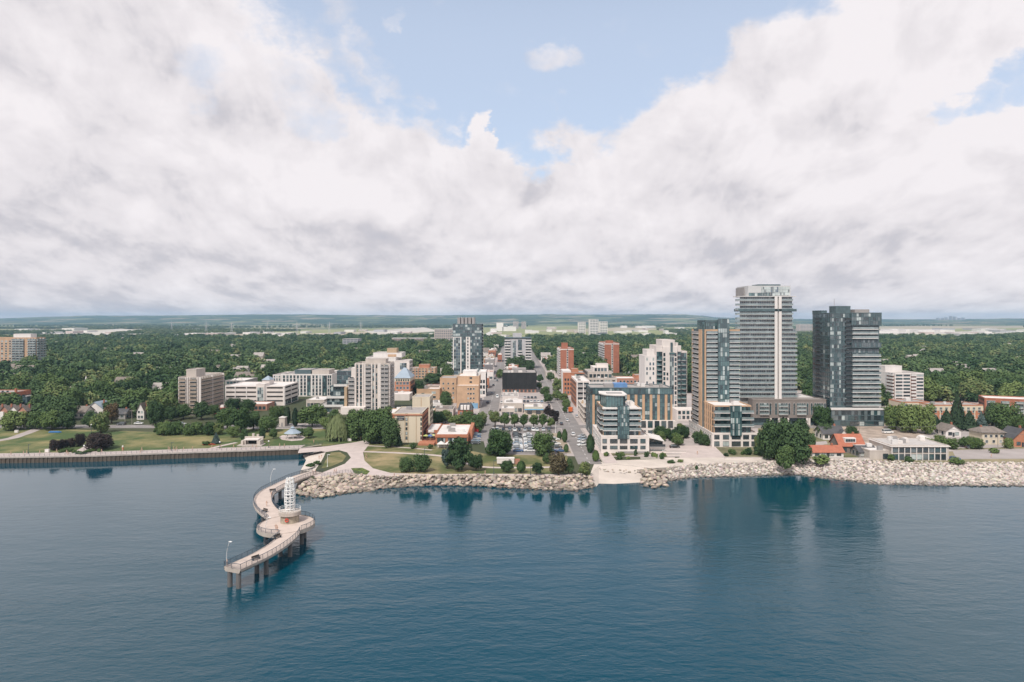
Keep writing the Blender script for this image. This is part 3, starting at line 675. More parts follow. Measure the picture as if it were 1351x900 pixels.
# ================================================================== buildings
m_tan = mat('tan_brick', (0.44,0.325,0.215), 0.9, 0.1, 0.3); m_tan2 = mat('orange_tan_brick', (0.50,0.335,0.22), 0.9, 0.1, 0.3)
m_beige = mat('beige_concrete', (0.50,0.445,0.40), 0.9, 0.08, 0.3, streak=True); m_cream = mat('cream_stucco', (0.58,0.51,0.40), 0.9, 0.06, 0.2, streak=True)
m_white = mat('white_wall', (0.70,0.66,0.635), 0.85, 0.06, 0.3, streak=True); m_precast = mat('white_precast', (0.68,0.62,0.585), 0.85, 0.06, 0.3, streak=True)
m_brick = mat('red_brick', (0.34,0.135,0.085), 0.9, 0.14, 0.5); m_orange = mat('orange_brick', (0.42,0.185,0.11), 0.9, 0.12, 0.4)
m_orange2 = mat('orange_trim', (0.42,0.175,0.105), 0.8, 0.08, 0.4); m_pbrick = mat('pale_red_brick', (0.40,0.21,0.155), 0.9, 0.1, 0.4)
m_grey = mat('grey_panel', (0.30,0.285,0.28), 0.8, 0.08, 0.4); m_brownp = mat('brown_grey_panel', (0.215,0.185,0.17), 0.8, 0.08, 0.3)
m_dark = mat('dark_panel', (0.090,0.130,0.142), 0.6, 0.2, 0.4); m_black = mat('black_cladding', (0.022,0.022,0.022), 0.7, 0.4, 0.3, streak=True)
m_gslab = mat('grey_slab', (0.50,0.49,0.48), 0.85, 0.05, 0.5); m_slab = mat('balcony_concrete', (0.62,0.60,0.585), 0.85, 0.05, 0.5); m_roofg = mat('gravel_roof', (0.34,0.31,0.29), 0.95, 0.15, 0.35)
m_roofw = mat('white_roof', (0.66,0.62,0.59), 0.9, 0.1, 0.15); m_roofd = mat('dark_shingle', (0.085,0.085,0.09), 0.9, 0.15, 0.5)
m_rooft = mat('orange_tile_roof', (0.37,0.135,0.085), 0.85, 0.12, 0.6); m_roofb = mat('blue_metal_roof', (0.30,0.36,0.42), 0.6, 0.08, 0.3)
m_roofbr = mat('brown_shingle', (0.20,0.17,0.15), 0.9, 0.15, 0.5)
g_dark = glass('dark_window_glass', (0.034,0.048,0.055), 0.12); g_teal = glass('teal_glass', (0.085,0.15,0.155), 0.10); g_teal2 = glass('deep_teal_glass', (0.040,0.080,0.088), 0.10)
g_pale = glass('curtained_glass', (0.40,0.455,0.45), 0.15); g_mid = glass('grey_glass', (0.12,0.15,0.16), 0.10); g_blue = glass('blue_glass', (0.09,0.13,0.17), 0.10)
g_rail = glass('railing_glass', (0.23,0.28,0.285), 0.12); frame_w = mat('window_frame_white', (0.66,0.64,0.62), 0.6, 0.04); frame_d = mat('window_frame_dark', (0.05,0.055,0.06), 0.5, 0.05)
GR = {'T': [g_teal, g_teal2, g_pale, g_dark, frame_d], 'D': [g_dark, g_teal2, g_mid, g_pale, frame_d], 'G': [g_mid, g_blue, g_pale, g_dark, frame_w], 'W': [g_dark, g_teal2, g_mid, g_pale, frame_w]}
MC = {}
m_teals = mat('teal_grey_spandrel', (0.14,0.175,0.18), .7, .1, .4)
m_brnrail = mat('brown_balcony', (0.30,0.235,0.185), .9, .1, .4)
brnd = random.Random(21)
FR, RI, LE = 0.0, R(90), R(-90)
class B:
    """a building: an Empty at its base; faces are named by the way they look"""
    def __init__(s, name, label, cat, x0, x1, y0, y1, group=None, base=G, rz=0.0):
        s.x0, s.x1, s.y0, s.y1 = x0, x1, y0, y1; s.o = Vector(((x0+x1)/2, (y0+y1)/2, base)); s.n = {}; s.base = base; s.over = {}
        s.t = thing(name, label, cat, s.o, rz, group); s.rz = rz
    def add(s, name, mb, mats, smooth=False): return link(name, mb.mesh(name, mats, tuple(s.o), smooth), s.t)
    def box(s, name, x0, x1, y0, y1, z0, z1, m): return s.add(name, MB().box(x0,x1,y0,y1,z0,z1), m)
    def body(s, z1, m, roof=m_roofg, para=0.6, x0=None, x1=None, y0=None, y1=None, z0=None, name='wall'):
        x0 = s.x0 if x0 is None else x0; x1 = s.x1 if x1 is None else x1; y0 = s.y0 if y0 is None else y0; y1 = s.y1 if y1 is None else y1; z0 = s.base-.3 if z0 is None else z0
        s.box(name, x0, x1, y0, y1, z0, z1, m)
        mb = MB().box(x0+.35,x1-.35,y0+.35,y1-.35,z1-.05,z1+.06,0)
        if para:
            for q in ((x0-.06,x1+.06,y0-.06,y0+.3),(x0-.06,x1+.06,y1-.3,y1+.06),(x0-.06,x0+.3,y0+.301,y1-.301),(x1-.3,x1+.06,y0+.301,y1-.301)): mb.box(*q, z1-.25, z1+para, 1)
        s.add('roof', mb, [roof, m]); return s
    def face(s, f, x0=None, y0=None, x1=None, y1=None):
        x0 = s.x0 if x0 is None else x0; x1 = s.x1 if x1 is None else x1; y0 = s.y0 if y0 is None else y0; y1 = s.y1 if y1 is None else y1
        return {'F': (Vector((x0,y0,0)), FR, x1-x0), 'R': (Vector((x1,y0,0)), RI, y1-y0), 'L': (Vector((x0,y1,0)), LE, y1-y0)}[f]
    def put(s, name, key, make, fc, lx, z, out=0.0):
        s.n[name] = s.n.get(name, 0)+1
        o, rz, w = fc; c, sn = math.cos(rz), math.sin(rz)
        p = Vector((o.x + c*lx + sn*out, o.y + sn*lx - c*out, z)) - s.o
        if s.n[name] > 97:
            key2 = (s, name)
            s.over.setdefault(name, []).append((key, make, p.copy(), rz)); return None
        if key not in MC: MC[key] = make()
        return link(name, MC[key], s.t, p, rz)
    def done(s):
        for name, lst in s.over.items():
            mb = MB(); mats = None
            for key, make, p, rz in lst:
                if key not in MC: MC[key] = make()
                me = MC[key]; i0 = len(mb.v); c, sn = math.cos(rz), math.sin(rz)
                ms = list(me.materials); mats = mats or []
                idx = []
                for m in ms:
                    if m not in mats: mats.append(m)
                    idx.append(mats.index(m))
                for v in me.vertices: mb.v.append((p.x+c*v.co.x-sn*v.co.y, p.y+sn*v.co.x+c*v.co.y, p.z+v.co.z))
                for f in me.polygons: mb.f.append(tuple(i0+k for k in f.vertices)); mb.m.append(idx[f.material_index])
            tag(link(name, mb.mesh(name, mats), s.t), kind='stuff')
    # windows in a grid: nx columns between l0 and l1 along the face, rows at the heights zs
    def wins(s, fc, l0, l1, nx, zs, w, h, g='D', name='window', skip=0.0, div=1):
        gs = GR[g]
        for z in zs:
            for k in range(nx):
                if skip and brnd.random() < skip: continue
                gi = brnd.choices([0,1,2,3],[5,3,2,1])[0]
                def make(gi=gi):
                    mb = MB(); mb.box(-w/2,w/2,-.03,.02,0,h,0)
                    t = .07
                    for q in ((-w/2-t,-w/2,0,h),(w/2,w/2+t,0,h)): mb.box(q[0],q[1],-.1,.02,q[2],q[3],1)
                    mb.box(-w/2-t,w/2+t,-.14,.02,-.12,0,1); mb.box(-w/2-t,w/2+t,-.1,.02,h,h+t,1)
                    for d_ in range(1, div): mb.box(-w/2+w*d_/div-.03,-w/2+w*d_/div+.03,-.08,.0,.001,h-.001,1)
                    return mb.mesh('window', [gs[gi], gs[4]])
                s.put(name, ('win',w,h,g,gi,div), make, fc, l0+(l1-l0)*(k+.5)/nx, z)
    # glazing: panes with mullions and dark spandrels, one part
    def curtain(s, fc, l0, l1, z0, z1, nx, nz, g='T', wts=(5,4,1.2,2), sp=0.22, out=0.06, name='glazing', mul=0.09, cols=None):
        gs = GR[g]; mb = MB(); fw, fh = (l1-l0)/nx, (z1-z0)/nz
        for j in range(nz):
            for i in range(nx):
                gi = brnd.choices([0,1,2,3], cols[i%len(cols)] if cols else wts)[0]; a, b = i*fw+mul/2, (i+1)*fw-mul/2; c, e = z0+j*fh+fh*sp, z0+(j+1)*fh-.03
                ty = brnd.uniform(-.012,.012); tz = brnd.uniform(-.012,.012)
                mb.quad((a,-.03+ty,c),(b,-.03-ty,c),(b,-.03-ty+tz,e),(a,-.03+ty+tz,e),gi)
        for j in range(nz): mb.box(0,l1-l0,-.05,.04,z0+j*fh,z0+j*fh+fh*sp,5)
        for i in range(nx+1): mb.box(max(0,i*fw-mul/2),min(l1-l0,i*fw+mul/2),-.11,.04,z0,z1,4)
        mb.box(0,l1-l0,-.10,.04,z1-.03,z1+.08,4)
        o, rz, w = fc; c_, sn = math.cos(rz), math.sin(rz)
        p = Vector((o.x+c_*l0+sn*out, o.y+sn*l0-c_*out, 0)); p.z = 0
        spm = {'T': g_teal2, 'D': m_dark, 'G': m_teals, 'W': m_dark}[g]
        return link(name, mb.mesh(name, gs+[spm]), s.t, p-s.o, rz)
    def balcs(s, fc, l0, l1, zs, depth=1.5, slab=.22, rail='glass', name='balcony', div=0, posts=0, m=None, ends=True):
        w = l1-l0; mm = m or m_slab
        def make():
            mb = MB(); mb.box(0,w,-depth,.05,0,slab,0)
            rm = 1
            mb.box(0.03,w-.03,-depth+.02,-depth+.07,slab+.06,slab+1.05,rm)
            if ends:
                mb.box(0.02,.07,-depth+.08,0,slab+.06,slab+1.05,rm); mb.box(w-.07,w-.02,-depth+.08,0,slab+.06,slab+1.05,rm)
            mb.box(0,w,-depth-.0,-depth+.1,slab+1.055,slab+1.12,2)
            for k in range(1, div+1): mb.box(w*k/(div+1)-.08,w*k/(div+1)+.08,-depth+.1,0,slab,slab+2.4,0)
            return mb.mesh('balcony', [mm, {'glass': g_rail, 'solid': mm, 'dark': frame_d, 'teal': g_teal, 'white': m_slab, 'grey': m_grey, 'brown': m_brnrail}[rail], frame_d if rail in ('glass','teal','dark') else mm])
        for z in zs: s.put(name, ('bal',round(w,2),depth,slab,rail,div,mm.name,ends), make, fc, l0, z)
    def piers(s, fc, ls, w, z0, z1, m, out=.35, name='pilaster'):
        for l in ls:
            def make(): return MB().box(-w/2,w/2,-out,.03,0,z1-z0).mesh('pilaster', m)
            s.put(name, ('pil',w,round(z1-z0,2),m.name,out), make, fc, l, z0)
    def band(s, fc, l0, l1, z0, z1, m, out=.2, name='band'):
        def make(): return MB().box(0,l1-l0,-out,.04,0,z1-z0).mesh(name, m)
        s.put(name, ('band',round(l1-l0,2),round(z1-z0,2),m.name,out,name), make, fc, l0, z0)
    def unit(s, x, y, z, w=2.5, d_=2, h=1.6, m=m_grey, name='roof_unit'):
        mb = MB().box(x-w/2,x+w/2,y-d_/2,y+d_/2,z,z+h,0); mb.box(x-w/2+.2,x+w/2-.2,y-d_/2+.2,y+d_/2-.2,z+h,z+h+.12,0); s.add(name, mb, m)
    def units(s, n, z, seed, x0=None, x1=None, y0=None, y1=None):
        r_ = random.Random(seed); x0 = s.x0 if x0 is None else x0; x1 = s.x1 if x1 is None else x1; y0 = s.y0 if y0 is None else y0; y1 = s.y1 if y1 is None else y1
        for k in range(n): s.unit(r_.uniform(x0+2,x1-2), r_.uniform(y0+2,y1-2), z, r_.uniform(1.2,2.8), r_.uniform(1,2), r_.uniform(.8,1.7), r_.choice([m_grey,m_roofw,m_slab]))
    def hip(s, name, x0, x1, y0, y1, z0, z1, m, ridge=0.3, over=.5, axis='x'):
        x0 -= over; x1 += over; y0 -= over; y1 += over; cx, cy = (x0+x1)/2, (y0+y1)/2
        mb = MB(); e = [(x0,y0,z0),(x1,y0,z0),(x1,y1,z0),(x0,y1,z0)]
        if axis == 'x': a = (cx-(x1-x0)/2*ridge,cy,z1); b = (cx+(x1-x0)/2*ridge,cy,z1); mb.quad(e[0],e[1],b,a); mb.quad(e[2],e[3],a,b); mb.poly([e[1],e[2],b]); mb.poly([e[3],e[0],a])
        else: a = (cx,cy-(y1-y0)/2*ridge,z1); b = (cx,cy+(y1-y0)/2*ridge,z1); mb.quad(e[1],e[2],b,a); mb.quad(e[3],e[0],a,b); mb.poly([e[0],e[1],a]); mb.poly([e[2],e[3],b])
        mb.poly([e[3],e[2],e[1],e[0]]); return s.add(name, mb, m)
    def gable(s, name, x0, x1, y0, y1, z0, z1, m, wallm, over=.5, axis='x'):
        mb = MB(); cx, cy = (x0+x1)/2, (y0+y1)/2; th = .18
        if axis == 'x':                                     # ridge runs along x
            for sg in (-1, 1):
                ye = y0-over if sg < 0 else y1+over; ze = z0-(z1-z0)*over/((y1-y0)/2)
                q = [(x0-over,ye,ze),(x1+over,ye,ze),(x1+over,cy,z1),(x0-over,cy,z1)]
                mb.quad(*q); mb.quad(*[(a,b,c+th) for a,b,c in q]); mb.quad(q[0],q[1],(q[1][0],q[1][1],q[1][2]+th),(q[0][0],q[0][1],q[0][2]+th))
                mb.quad(q[0],q[3],(q[3][0],q[3][1],z1+th),(q[0][0],q[0][1],ze+th)); mb.quad(q[1],q[2],(q[2][0],q[2][1],z1+th),(q[1][0],q[1][1],ze+th))
            wl = MB(); 
            for x in (x0+.01, x1-.01): wl.poly([(x,y0,z0),(x,y1,z0),(x,cy,z1)])
        else:
            for sg in (-1, 1):
                xe = x0-over if sg < 0 else x1+over; ze = z0-(z1-z0)*over/((x1-x0)/2)
                q = [(xe,y0-over,ze),(xe,y1+over,ze),(cx,y1+over,z1),(cx,y0-over,z1)]
                mb.quad(*q); mb.quad(*[(a,b,c+th) for a,b,c in q]); mb.quad(q[0],q[3],(cx,y0-over,z1+th),(xe,y0-over,ze+th)); mb.quad(q[0],q[1],(xe,y1+over,ze+th),(xe,y0-over,ze+th))
            wl = MB()
            for y in (y0+.01, y1-.01): wl.poly([(x0,y,z0),(x1,y,z0),(cx,y,z1)])
        s.add('gable', wl, wallm); return s.add(name, mb, m)
def rng(z0, n, fh): return [z0+fh*k for k in range(n)]
FOOT = []      # footprints kept free of trees
def reg(x0, x1, y0, y1, pad=3): FOOT.append((x0-pad, x1+pad, y0-pad, y1+pad))
def mk(name, label, cat, x0, x1, y0, y1, group=None, **k): reg(x0,x1,y0,y1); return B(name, label, cat, x0, x1, y0, y1, group, **k)
# ---------------------------------------------------------------- far left: tan and white tower
Y = 717; b = mk('apartment_tower','tall tan and white apartment tower cut by the picture edge above the west trees','apartment tower', XA(-50,Y), XA(48,Y), Y, Y+14)
zt = ZA(446,Y); b.body(zt, m_tan2, m_roofg)
f = b.face('F'); sc_ = Y/F
for a, c in ((66,82),(87,97.6),(22,48)): 
    b.curtain(f, a*sc_, c*sc_, G+3, zt-1, 6, 13, 'G', (4,2,4,3), .25, .1)
    b.balcs(f, a*sc_, c*sc_, rng(G+2.8,13,(zt-G-3)/13), 1.5, .25, 'glass', div=2)
b.wins(f, 50*sc_, 66*sc_, 3, rng(G+4,12,(zt-G-3)/13), 2.0, 1.5, 'W'); b.wins(f, 2*sc_, 22*sc_, 3, rng(G+4,12,(zt-G-3)/13), 2.0, 1.5, 'W')
b.body(zt+4, m_white, m_roofw, .3, XA(15,Y), XA(38,Y), Y+3, Y+12, zt, 'penthouse'); r_ = b.face('R'); b.curtain(r_, .3, 13.7, G+3, zt-1, 7, 13, 'G', (4,2,4,3), .25, .1); b.balcs(r_, .2, 13.8, rng(G+2.8,13,(zt-G-3)/13), 1.4, .25, 'glass', div=2); b.done()
# ---------------------------------------------------------------- slab apartment with long balconies
Y = 403; b = mk('apartment_block','beige ten storey apartment slab with long brown balconies, standing left of the parking garage','apartment block', XA(236,Y), XA(261.5,Y), Y, Y+33)
zt = ZA(499,Y); n = 9; fh = (zt-G-1.5)/n; b.body(zt, m_beige, m_roofg, .8)
f = b.face('F'); b.balcs(f, .3, 4.2, rng(G+1.8,n,fh), 1.2, .25, 'brown', m=m_beige); b.balcs(f, 6.6, 10.8, rng(G+1.8,n,fh), 1.2, .25, 'brown', m=m_beige)
b.wins(f, .6, 4, 1, rng(G+2.1,n,fh), 2.6, 1.9, 'D', div=2); b.wins(f, 7, 10.5, 1, rng(G+2.1,n,fh), 2.6, 1.9, 'D', div=2)
b.piers(f, [.15,4.4,5.4,6.4,11.1], .5, G, zt+.5, m_precast, .6)
r_ = b.face('R')
b.wins(r_, .5, 32.5, 10, rng(G+2.1,n,fh), 2.3, 1.7, 'D', div=2); b.balcs(r_, .6, 32.4, rng(G+1.8,n,fh), 1.4, .25, 'brown', div=9, m=m_beige)
b.piers(r_, [.4,16.5,32.6], .6, G, zt+.5, m_precast, 1.5)
b.body(zt+4.5, m_beige, m_roofg, .4, b.x0+2, b.x0+8, Y+5, Y+17, zt, 'penthouse'); b.done()
# ---------------------------------------------------------------- parking garage
Y = 449; b = mk('parking_garage','pale concrete parking garage with four dark open decks and a corner stair tower','parking garage', XA(297,Y), XA(375.5,Y), Y, Y+28)
zt = ZA(510,Y); b.body(zt, m_precast, m_roofw, .5); f = b.face('F'); r_ = b.face('R'); w = b.x1-b.x0
m_deck_shade = mat('garage_deck_shade', (0.030,0.026,0.023), 0.95, 0.1)  # near-black panels on the solid wall paint the shade inside the decks
def decks(fc, ls, zs, h):
    for l0, l1 in ls:
        for z in zs:
            def make(w_=l1-l0): return MB().box(0,w_,-.04,.05,0,h,0).box(0,w_,-.09,.05,-.10,0,1).mesh('deck_opening',[m_deck_shade,m_precast])
            b.put('deck_opening', ('deck',round(l1-l0,2),h), make, fc, l0, z)
zs = rng(G+2.6, 4, 2.85); k = w/5
decks(f, [(.8,k*.8),(k*.9,k*1.75),(k*1.85,k*2.6),(k*3.52,k*4.85)], zs, .95); decks(f, [(k*2.68,k*2.95)], [G+.6], 1.2)
decks(r_, [(1,12.5),(14,27)], zs, 1.05)
b.piers(f, [.35,k*.85,k*1.8,k*3.42,w-.3], .55, G, zt+.4, m_white, .25); b.piers(r_, [.4,13.2,27.6], .6, G, zt+.4, m_white, .25)
b.body(zt+1.5, m_precast, m_roofw, .3, b.x0+k*2.66, b.x0+k*3.36, Y-1.0, Y+8, G, 'stair_tower')
b.curtain((Vector((b.x0+k*2.66,Y-1.0,0)),0,1), .8, k*.7-.8, G+3, zt-.5, 3, 4, 'G', (2,1,5,0), .15, .06)
for z in (G+9,): pass
for j in range(3):
    mb = MB(); cx = b.x0+k*(2.8+.62*j); pts = [(cx+1.9*math.cos(a), 0, G+.3+2.0+1.2*math.sin(a)) for a in [math.pi*i/10 for i in range(11)]]
    mb.poly([(cx-1.9,Y-1.1,G+.2),(cx+1.9,Y-1.1,G+.2)]+[(x,Y-1.1,z) for x,_,z in pts]); b.add('arched_window', mb, g_teal2)
b.body(G+4.5, m_precast, m_roofw, .3, b.x0+k*2.66, b.x1-.02, Y-.95, Y-.02, G, 'arcade_front') if False else None
b.body(zt+3.4, m_precast, m_roofw, 0, b.x0+k*2.7, b.x0+k*3.3, Y+9, Y+18, zt, 'pavilion'); b.hip('pavilion_roof', b.x0+k*2.7, b.x0+k*3.3, Y+9, Y+18, zt+3.4, zt+6, m_roofb, .05)
for i in range(3): b.curtain(r_, .6+i*9, 9+i*9, G+.3, G+2.5, 5, 1, 'T', (3,3,2,1), .1, .1)
b.done()
Y = 500; b = mk('office_building','low grey office building with a white roof behind the parking garage','office building', XA(297,Y), XA(323,Y), Y, Y+25)
b.body(ZA(503,Y), m_grey, m_roofw, .6); b.wins(b.face('F'),1,13,5,[G+3,G+6.5,G+9.5],1.8,1.5); b.units(3, ZA(503,Y), 4); b.done()
# ---------------------------------------------------------------- white condo
Y = 501; b = mk('condo_building','white six storey condo with dark punched windows behind the parking garage','condo building', XA(371,Y), XA(438,Y), Y, Y+40)
zt = ZA(495,Y); b.body(zt, m_white, m_roofg, .8); f = b.face('F'); n = 6; fh = (zt-G-.5)/n; w = b.x1-b.x0
b.wins(f, .8, w*.50, 7, rng(G+1,n,fh), 1.35, 1.9, 'D'); b.wins(f, w*.6, w*.80, 3, rng(G+1,n,fh), 1.2, 1.9, 'D'); b.wins(f, w*.91, w*.99, 2, rng(G+1,n,fh), 1.0, 1.9, 'D')
b.curtain(f, w*.51, w*.58, G+.5, zt-.3, 2, 6, 'T', (3,4,1,3)); b.curtain(f, w*.81, w*.90, G+.5, zt-.3, 3, 6, 'T', (3,4,1,3))
b.body(zt+3.2, m_dark, m_roofg, .3, b.x0+8, b.x0+20, Y+6, Y+25, zt, 'penthouse'); b.body(zt+3.2, m_beige, m_roofg, .3, b.x0+21.5, b.x0+34, Y+4, Y+20, zt, 'penthouse'); b.units(3, zt+.1, 8, y0=Y+26)
l_ = b.face('L'); b.wins(l_, 1, 39, 7, rng(G+1,n,fh), 1.6, 1.9, 'D'); b.done()
Y = 505; b = mk('condo_wing','white condo wing with pale bays standing left of the dark windowed white condo','condo building', XA(360,Y), XA(371,Y)-.2, Y, Y+30)
zt = ZA(495.5,Y); b.body(zt, m_precast, m_roofg, .6); b.wins(b.face('F'), .3, 5.8, 3, rng(G+1,6,fh), 1.0, 1.9, 'G'); b.done()
# ---------------------------------------------------------------- dark terraced condo
Y = 413; b = mk('terraced_condo','dark glass terraced condo with white balcony edges in front of the beige apartment block','condo building', XA(428,Y), XA(457.5,Y), Y, Y+34)
z1, z2, z3 = ZA(526,Y), ZA(510,Y+6), ZA(490,Y+14)
b.body(ZA(537,Y), m_beige, m_roofg, .5, x0=b.x0-6); f = b.face('F')
b.body(z1, m_dark, m_roofg, .4, x0=b.x0+1, y0=Y+2, z0=ZA(537,Y), name='terrace_wall'); b.body(z2, m_dark, m_roofg, .4, x0=b.x0+2, y0=Y+7, z0=z1, name='terrace_wall'); b.body(z3, m_dark, m_roofg, .4, x0=b.x0+4, x1=b.x1+2.2, y0=Y+14, z0=z2, name='terrace_wall')
w = b.x1-b.x0
b.curtain((Vector((b.x0+1,Y+2,0)),0,1), 0, w-2.8, ZA(537,Y)+.7, z1-.3, 7, 2, 'D', (3,3,3,3)); b.curtain((Vector((b.x0+2,Y+7,0)),0,1), 0, w-3, z1+.5, z2-.3, 7, 2, 'D', (5,5,1.4,.8)); b.curtain((Vector((b.x0+4,Y+14,0)),0,1), 0, w-2, z2+.5, z3-.3, 8, 3, 'D', (5,5,1,.6))
for zz, xx, yy, ln in ((ZA(537,Y)+.1,b.x0-5,Y,w+3),(z1,b.x0+1,Y+2,w-2.6),(z2,b.x0+4,Y+7,w-5)):
    b.balcs((Vector((xx,yy,0)),0,1), 0, ln, [zz], 1.2, .3, 'white')
b.box('end_wall', b.x1-1.4, b.x1+.15, Y-.6, Y+9, G, ZA(511,Y), m_tan); 
b.curtain((Vector((b.x0-5,Y,0)),0,1), .5, w*.7, G+.6, ZA(537,Y)-.6, 6, 1, 'D', (3,3,2,2)); b.units(4, z3+.1, 5, b.x0+8, b.x1, Y+18, Y+32)
r_ = b.face('R', x1=b.x1+2.2); b.wins((Vector((b.x1+2.2,Y+14,0)),RI,1), 1, 18, 4, [z2+.6,z2+3.4,z2+6.2], 1.5, 1.8); b.done()
# ---------------------------------------------------------------- beige apartment
Y = 414; b = mk('apartment_block','tall beige concrete apartment block with ribbed front, beside the dark terraced condo','apartment block', XA(468.5,Y), XA(513,Y), Y, Y+17)
zt = ZA(481,Y); n = 11; fh = (zt-G-1)/n; b.body(zt, m_beige, m_roofg, .9); f = b.face('F'); k = (b.x1-b.x0)/44.5
b.box('wing_wall', b.x0-4.6*1, b.x0-.02, Y+1.2, Y+16, G, ZA(499,Y), m_beige); b.box('wing_wall', b.x0-3, b.x0-.02, Y+3, Y+16, ZA(499,Y), ZA(486,Y), m_precast)
b.balcs((Vector((b.x0-4.6,Y+1.2,0)),0,1), .2, 4.2, rng(G+1.5,8,fh), 1.2, .25, 'grey'); b.wins((Vector((b.x0-4.6,Y+1.2,0)),0,1), .2, 4.2, 1, rng(G+1.9,8,fh), 2.4, 1.6)
zs = rng(G+1.6,n,fh)
b.wins(f, 1.5*k, 9.5*k, 2, zs, 1.1, 1.9); b.balcs(f, 14*k, 21*k, zs, 1.1, .22, 'grey'); b.wins(f, 14*k, 21*k, 2, zs, 1.4, 1.9); b.wins(f, 22*k, 30*k, 2, zs, 1.0, 1.9, skip=.15)
b.balcs(f, 34*k, 44*k, zs, 1.1, .22, 'grey', div=1); b.wins(f, 34*k, 44*k, 2, zs, 1.7, 1.9, 'W')
b.piers(f, [x*k for x in (.4,5.5,10.5,13,22,26.3,30.8,33.2)], .8, G, zt+.6, m_precast, .5); b.box('rib', b.x0+31.2*k, b.x0+32.8*k, Y-.45, Y+.02, G, zt+.6, m_precast)
r_ = b.face('R'); b.wins(r_, .5, 16.5, 4, zs, 1.6, 1.9, 'W'); b.piers(r_, [.4,4.3,8.5,12.7,16.6], .8, G, zt+.6, m_precast, .5); b.balcs(r_, 5, 12, zs, 1.0, .22, 'grey')
for i in range(7): b.band(f, (4+i*5.5)*k, (6+i*5.5)*k, zt-1.3, zt-.4, m_tan, .25, 'cornice_panel')
b.body(zt+2.8, m_beige, m_roofg, .3, b.x0+5, b.x1-3, Y+6, Y+15, zt, 'penthouse'); b.box('canopy', b.x0-7, b.x0+7, Y-7, Y-.6, G, G+4.2, m_precast); b.done()
# ---------------------------------------------------------------- white block behind it
Y = 560; b = mk('white_block','large white stepped apartment building rising behind the beige apartment block','apartment building', XA(483,Y), XA(522,Y), Y, Y+30)
zt = ZA(472.5,Y); b.body(zt, m_white, m_roofg, .7); f = b.face('F'); b.wins(f, 1, 14, 3, rng(G+8,5,3.1), 1.1, 1.5); b.wins(f, 15, 23.5, 2, [zt-5.2], 2.8, 2.2, 'D')
b.body(zt+3.4, m_white, m_roofg, .5, b.x0+4, b.x1+3.5, Y+9, Y+29, zt, 'upper_wall'); b.body(zt+7, m_tan, m_roofg, .3, b.x1-10, b.x1-2, Y+16, Y+26, zt+3.4, 'penthouse'); b.box('tan_panel', b.x1-8, b.x1-1, Y+8.8, Y+9, zt+.6, zt+2.6, m_tan2)
b.body(ZA(476,Y), m_precast, m_roofg, .5, b.x1+.02, XA(541,Y), Y-4, Y+14, G, 'tower_wall'); f2 = (Vector((b.x1,Y-4,0)),0,1)
b.curtain(f2, 4.2, 9.6, ZA(487,Y), ZA(478.5,Y), 4, 2, 'G', (3,2,1,3)); b.wins((Vector((XA(541,Y),Y-4,0)),RI,1), 1, 17, 4, rng(G+8,5,3.1), 1.5, 1.6); b.done()
# ---------------------------------------------------------------- red brick office with hipped roof
Y = 492; b = mk('brick_office','orange brick office with a pale blue hipped roof beside the tall beige block','office building', XA(521,Y), XA(541,Y), Y, Y+22)
zt = ZA(499,Y); b.body(zt, m_cream, m_roofg, 0); b.box('brick_band', b.x0-.12, b.x1+.12, Y-.12, Y+22.1, G, ZA(503.5,Y), m_orange)
f = (Vector((b.x0,Y-.12,0)),0,1); b.wins(f, .6, 10.4, 4, rng(G+3,3,3.3), 1.7, 1.8, 'G'); b.wins(b.face('F'), .5, 10.5, 6, [zt-2.0], .9, 1.1); b.wins((Vector((b.x1+.12,Y,0)),RI,1), 1, 21, 6, rng(G+3,3,3.3), 1.7, 1.8, 'D')
b.hip('roof', b.x0, b.x1, Y, Y+22, zt, ZA(485,Y+11), m_roofb, .15); b.box('entrance_wing', b.x0-3, b.x1+2, Y-16, Y-.3, G, G+4.5, m_precast); b.units(2, G+4.5, 3, b.x0-2, b.x1+1, Y-15, Y-2); b.done()
Y = 646; b = mk('orange_block','long orange brick low rise apartment building among the trees','apartment building', XA(542,Y), XA(574,Y), Y, Y+18)
zt = ZA(486,Y); b.body(zt, m_tan2, m_roofg, .4); b.wins(b.face('F'), 1, 22, 7, rng(G+1.5,4,2.5), 1.7, 1.3, 'W'); b.piers(b.face('F'), [3.8,7.2,15,19], .5, G, zt, m_orange2, .2); b.body(zt+3, m_orange, m_roofg, .3, b.x0+7, b.x1-6, Y+5, Y+14, zt, 'penthouse'); b.done()
# ---------------------------------------------------------------- hotel
Y = 315; b = mk('hotel','cream stucco hotel with orange brick corner, dark sign and gravel roof beside the park','hotel', XA(519,Y), XA(556.7,Y), Y, Y+23)
zt = ZA(546,Y); b.body(zt, m_cream, m_roofg, .35); f = b.face('F'); w = b.x1-b.x0; zs = rng(G+1.6,6,2.15)
b.box('cornice', b.x0-.35, b.x1+.35, Y-.35, Y+23.3, zt-.75, zt-.2, m_orange2)
b.wins(f, w*.42, w*.50, 1, zs, .75, 1.15); b.box('corner_strip', b.x0-.2, b.x0+.5, Y-.2, Y+.5, G, zt-.76, m_orange2)
b.wins(f, w*.955, w*.985, 1, rng(G+1.6,6,2.15), .5, 1.2)
b.piers(f, [w*.405,w*.515,w*.80], .22, G, zt-.76, m_tan, .12)
r_ = b.face('R'); b.box('brick_side', b.x1-.02, b.x1+.12, Y+.4, Y+23, G, zt-.76, m_orange); r2 = (Vector((b.x1+.12,Y,0)),RI,1)
b.wins(r2, 1, 22.5, 6, zs, 1.9, 1.3, 'D', div=2); b.piers(r2, [1,4.7,8.2,11.7,15.3,18.9,22.5], .25, G, zt-.8, m_orange2, .1)
